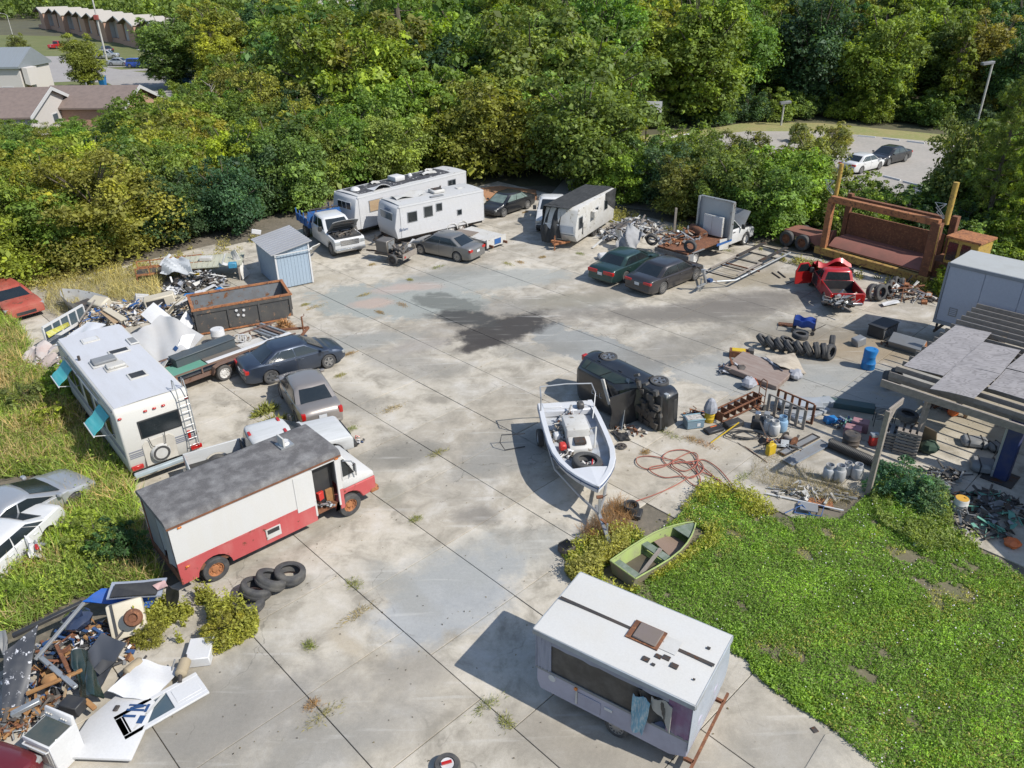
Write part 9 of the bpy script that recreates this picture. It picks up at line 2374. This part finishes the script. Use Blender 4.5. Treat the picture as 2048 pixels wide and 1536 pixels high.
PL = [(-60, 650), (20, 640), (60, 690), (40, 730), (110, 760), (140, 800), (180, 860), (240, 940), (265, 985), (280, 1040), (290, 1100), (330, 1165), (250, 1180), (150, 1200), (60, 1250), (-60, 1290), (-60, 1180), (60, 1140), (110, 1060), (140, 1000), (90, 950), (-60, 960)]
WL = [g(*p) for p in PL]
STRAW = (.44, .37, .17)
stalks('dry_weeds', WL, 17000, .35, .95, STRAW, 'tall dry straw coloured weeds along the left edge', .3, .022, 1)
stalks('green_weeds', WL, 42000, .2, .75, (.27, .37, .08), 'green weeds growing among the dry stalks at the left', .45, .05, 2, M_LEAF)
lawn('weed_leaves', WL, 80000, .085, .36, (.25, .33, .07), 'leafy ground cover under the dry weeds at the left', -.25, 12)
lawn('yard_edge_weeds', [g(*p) for p in ((-60, 585), (100, 548), (280, 525), (340, 500), (480, 478), (520, 470), (500, 500), (420, 545), (300, 560), (290, 590), (180, 600), (110, 575), (-60, 640))], 26000, .1, .2, (.36, .34, .12), 'straggling weeds where the yard meets the left thicket', .1, 14)
stalks('yard_edge_stalks', [g(*p) for p in ((100, 575), (290, 545), (330, 560), (320, 600), (270, 615), (190, 600), (120, 640), (90, 620))], 5500, .25, .8, STRAW, 'dry stalks on the broken concrete left of the rubbish', .3, .03, 15)
lawn('hedge_foot_weeds', [g(*p) for p in ((1195, 415), (1300, 440), (1370, 448), (1480, 482), (1560, 508), (1690, 545), (1860, 575), (1880, 600), (1700, 560), (1550, 520), (1450, 490), (1350, 465), (1240, 450), (1200, 440))], 24000, .1, .18, (.3, .3, .1), 'dry weeds and leaf litter at the foot of the hedge', .05, 16)
lawn('tyre_weeds', [g(*p) for p in ((345, 1180), (395, 1190), (470, 1215), (520, 1240), (515, 1270), (440, 1310), (400, 1285), (330, 1290), (270, 1265), (330, 1210))], 30000, .085, .38, (.36, .37, .07), 'bushy yellow green weeds between the tyre stack and the scrap', -.3, 18)
lawn('boat_weeds', [g(*p) for p in ((1125, 1110), (1185, 1075), (1250, 1070), (1260, 1110), (1220, 1150), (1150, 1175), (1130, 1150))], 15000, .075, .3, (.36, .33, .1), 'brownish weeds between the engine block and the rowing boat', -.35, 19)
stalks('dead_stalks', [g(*p) for p in ((1160, 1070), (1235, 1005), (1265, 1030), (1250, 1075), (1180, 1090))], 2600, .25, .65, (.36, .22, .1), 'dead brown stalks round the boat trailer tongue', .5, .02, 20)
stalks('dead_weeds', [g(*p) for p in ((1505, 915), (1545, 890), (1590, 930), (1680, 970), (1720, 990), (1690, 1020), (1560, 985), (1500, 960))], 4200, .12, .4, (.33, .27, .15), 'dead grey brown weeds before the timber post', .6, .03, 21)
lawn('pergola_weeds', [g(*p) for p in ((1735, 990), (1800, 950), (1890, 985), (1905, 1060), (1960, 1100), (1850, 1110), (1760, 1050))], 16000, .085, .25, (.28, .34, .09), 'leafy weeds round the bush and post', -.4, 22)
rr = random.Random(77)
def tuft(px, py, r, n, c, h=.14, long=1.0, deg=0):
 p = g(px, py); q = RNG.normal(size=(n, 2))*np.array([r*long, r]); a = R(deg); q = q@np.array([[math.cos(a), math.sin(a)], [-math.sin(a), math.cos(a)]])+np.array([p[0], p[1]])
 d = unit(np.c_[(q-np.array([p[0], p[1]]))/max(r, .01)*.5, np.ones(n)]+RNG.normal(size=(n, 3))*.45); hh = RNG.uniform(.4, 1.2, n)*h
 me = leaf_mesh('weed_tuft', np.c_[q, np.zeros(n)]+d*(hh*.5)[:, None], hh, RNG.normal(size=(n, 3)), np.clip(RNG.normal(.5, .2, n), 0, 1), M_DRY, .1, RNG, d)
 return me
TUFTS = [(832, 1039, 'below the van bumper'), (700, 860, 'right of the taupe sedan'), (875, 907, 'on the joint right of the van'), (530, 825, 'left of the taupe sedan'), (550, 850, 'beside the taupe sedan front'), (618, 1292, 'on the lower left joint'), (625, 1410, 'on the joint near the bottom edge'), (645, 1432, 'nearest the bottom edge joint'), (715, 1228, 'where two joints meet'), (708, 1168, 'below the van doors'), (785, 818, 'on the joint in mid yard'), (973, 1410, 'by the camper shadow'), (1011, 1444, 'lower by the camper shadow'), (680, 752, 'before the slate blue car'), (700, 708, 'right of the slate blue nose'), (805, 610, 'on the grey patch, right one'), (760, 625, 'on the grey patch, left one'), (730, 590, 'at the edge of the grey patch'), (820, 560, 'above the grey patch'), (875, 535, 'near the warm grey sedan'), (745, 530, 'by the machine trailer'), (560, 645, 'right of the dumpster'), (630, 615, 'beyond the dumpster corner'), (610, 610, 'below the shed'), (450, 640, 'against the dumpster side'), (480, 645, 'tall one against the dumpster side'), (412, 655, 'at the dumpster corner'), (570, 655, 'tall green one before the loaded trailer'), (640, 685, 'near the loaded trailer tongue'), (1050, 425, 'by the pickup shadow'), (1085, 515, 'before the draped caravan'), (1040, 525, 'left before the draped caravan'), (1160, 508, 'right before the draped caravan'), (1015, 528, 'on the joint near the pale trailer'), (1450, 500, 'by the flat truck front'), (1340, 870, 'below the blue tote'), (1410, 888, 'at the yellow pole end'), (1385, 880, 'brown one left of the yellow pole'), (1290, 905, 'by the hose loop'), (1485, 955, 'green one right of the hose')]
for i, (x, y, w_) in enumerate(TUFTS):
 c = rr.choice([(.34, .25, .09), (.3, .28, .08), (.22, .25, .06), (.36, .22, .1)])
 big = i in (24, 25, 27, 3, 4)
 me = tuft(x, y, rr.uniform(.05, .09), 240, c, .5 if big else .13, rr.uniform(1.2, 3.2), rr.choice([44, -46]))
 o = bpy.data.objects.new('weed_tuft', me); col.objects.link(o); o.color = (*c, 1)
 tag(o, 'tuft of weeds '+w_, 'weed', 'weed tufts on the concrete')
# leaf litter and specks scattered over the slabs
q = rnd_in(WY, 2600); n = len(q)
leaves_obj('ground_litter', np.c_[q, np.full(len(q), .012)], RNG.uniform(.02, .075, n), RNG.normal(size=(n, 3))*.25+np.array([0, 0, 1]), RNG.uniform(0, 1, n), (.1, .075, .05), 'dead leaves and specks scattered over the concrete', 'leaves', .5)
# bushes in the weeds at the left
for i, (x, y, h_, c, lab) in enumerate(((150, 790, 1.5, LIME, 'bright green bush beside the motorhome awning'), (205, 1110, 1.3, MID, 'green bush left of the step van rear'), (170, 1080, 1.0, LIME, 'lime green bush in the weeds below the silver coupe'), (240, 1120, 1.3, DARK, 'dark green bush in the step van shade'), (60, 820, 1.2, OLIVE, 'olive bush at the left edge beyond the silver coupe'), (110, 860, 1.1, YEL, 'yellow green bush between coupe and motorhome'), (25, 1210, .9, MID, 'low green bush behind the heap'), (455, 1275, .8, YEL, 'yellow green bush by the white cabinet'), (300, 1280, .6, YEL, 'weedy bush growing through the scrap'), (1905, 590, 1.6, LIME, 'sprawling bright bush left of the grey box trailer'))):
 tree('bush', g(x, y, -.05), h_, c, lab, None, 'bush', 1.1)

# workshop just outside the right edge whose shade falls across the pergola floor
OFF = Vector((.883, -.469, 0))*(4.2/math.tan(SUN_EL))
c = [g(1998, 843)+OFF, g(1886, 993)+OFF, g(2050, 1152)+OFF]
e = c[2]+Vector((9, -5, 0)); f_ = c[0]+Vector((14, -8, 0))
t = thing('workshop', 'pale metal workshop beyond the right edge of the yard', 'building', (0, 0, 0))
b = MB(); b.prism([(p[0], p[1], -.05) for p in (c[0], c[1], c[2], e, f_)], (0, 0, 4.2)); b.build('wall', M_SIDW, t, smooth=0)
b = MB(); b.prism([(p[0], p[1], 4.155) for p in (c[0], c[1], c[2], e, f_)], (0, 0, .1)); b.build('roof', M_STEEL, t, smooth=0)

bpy.context.view_layer.update()
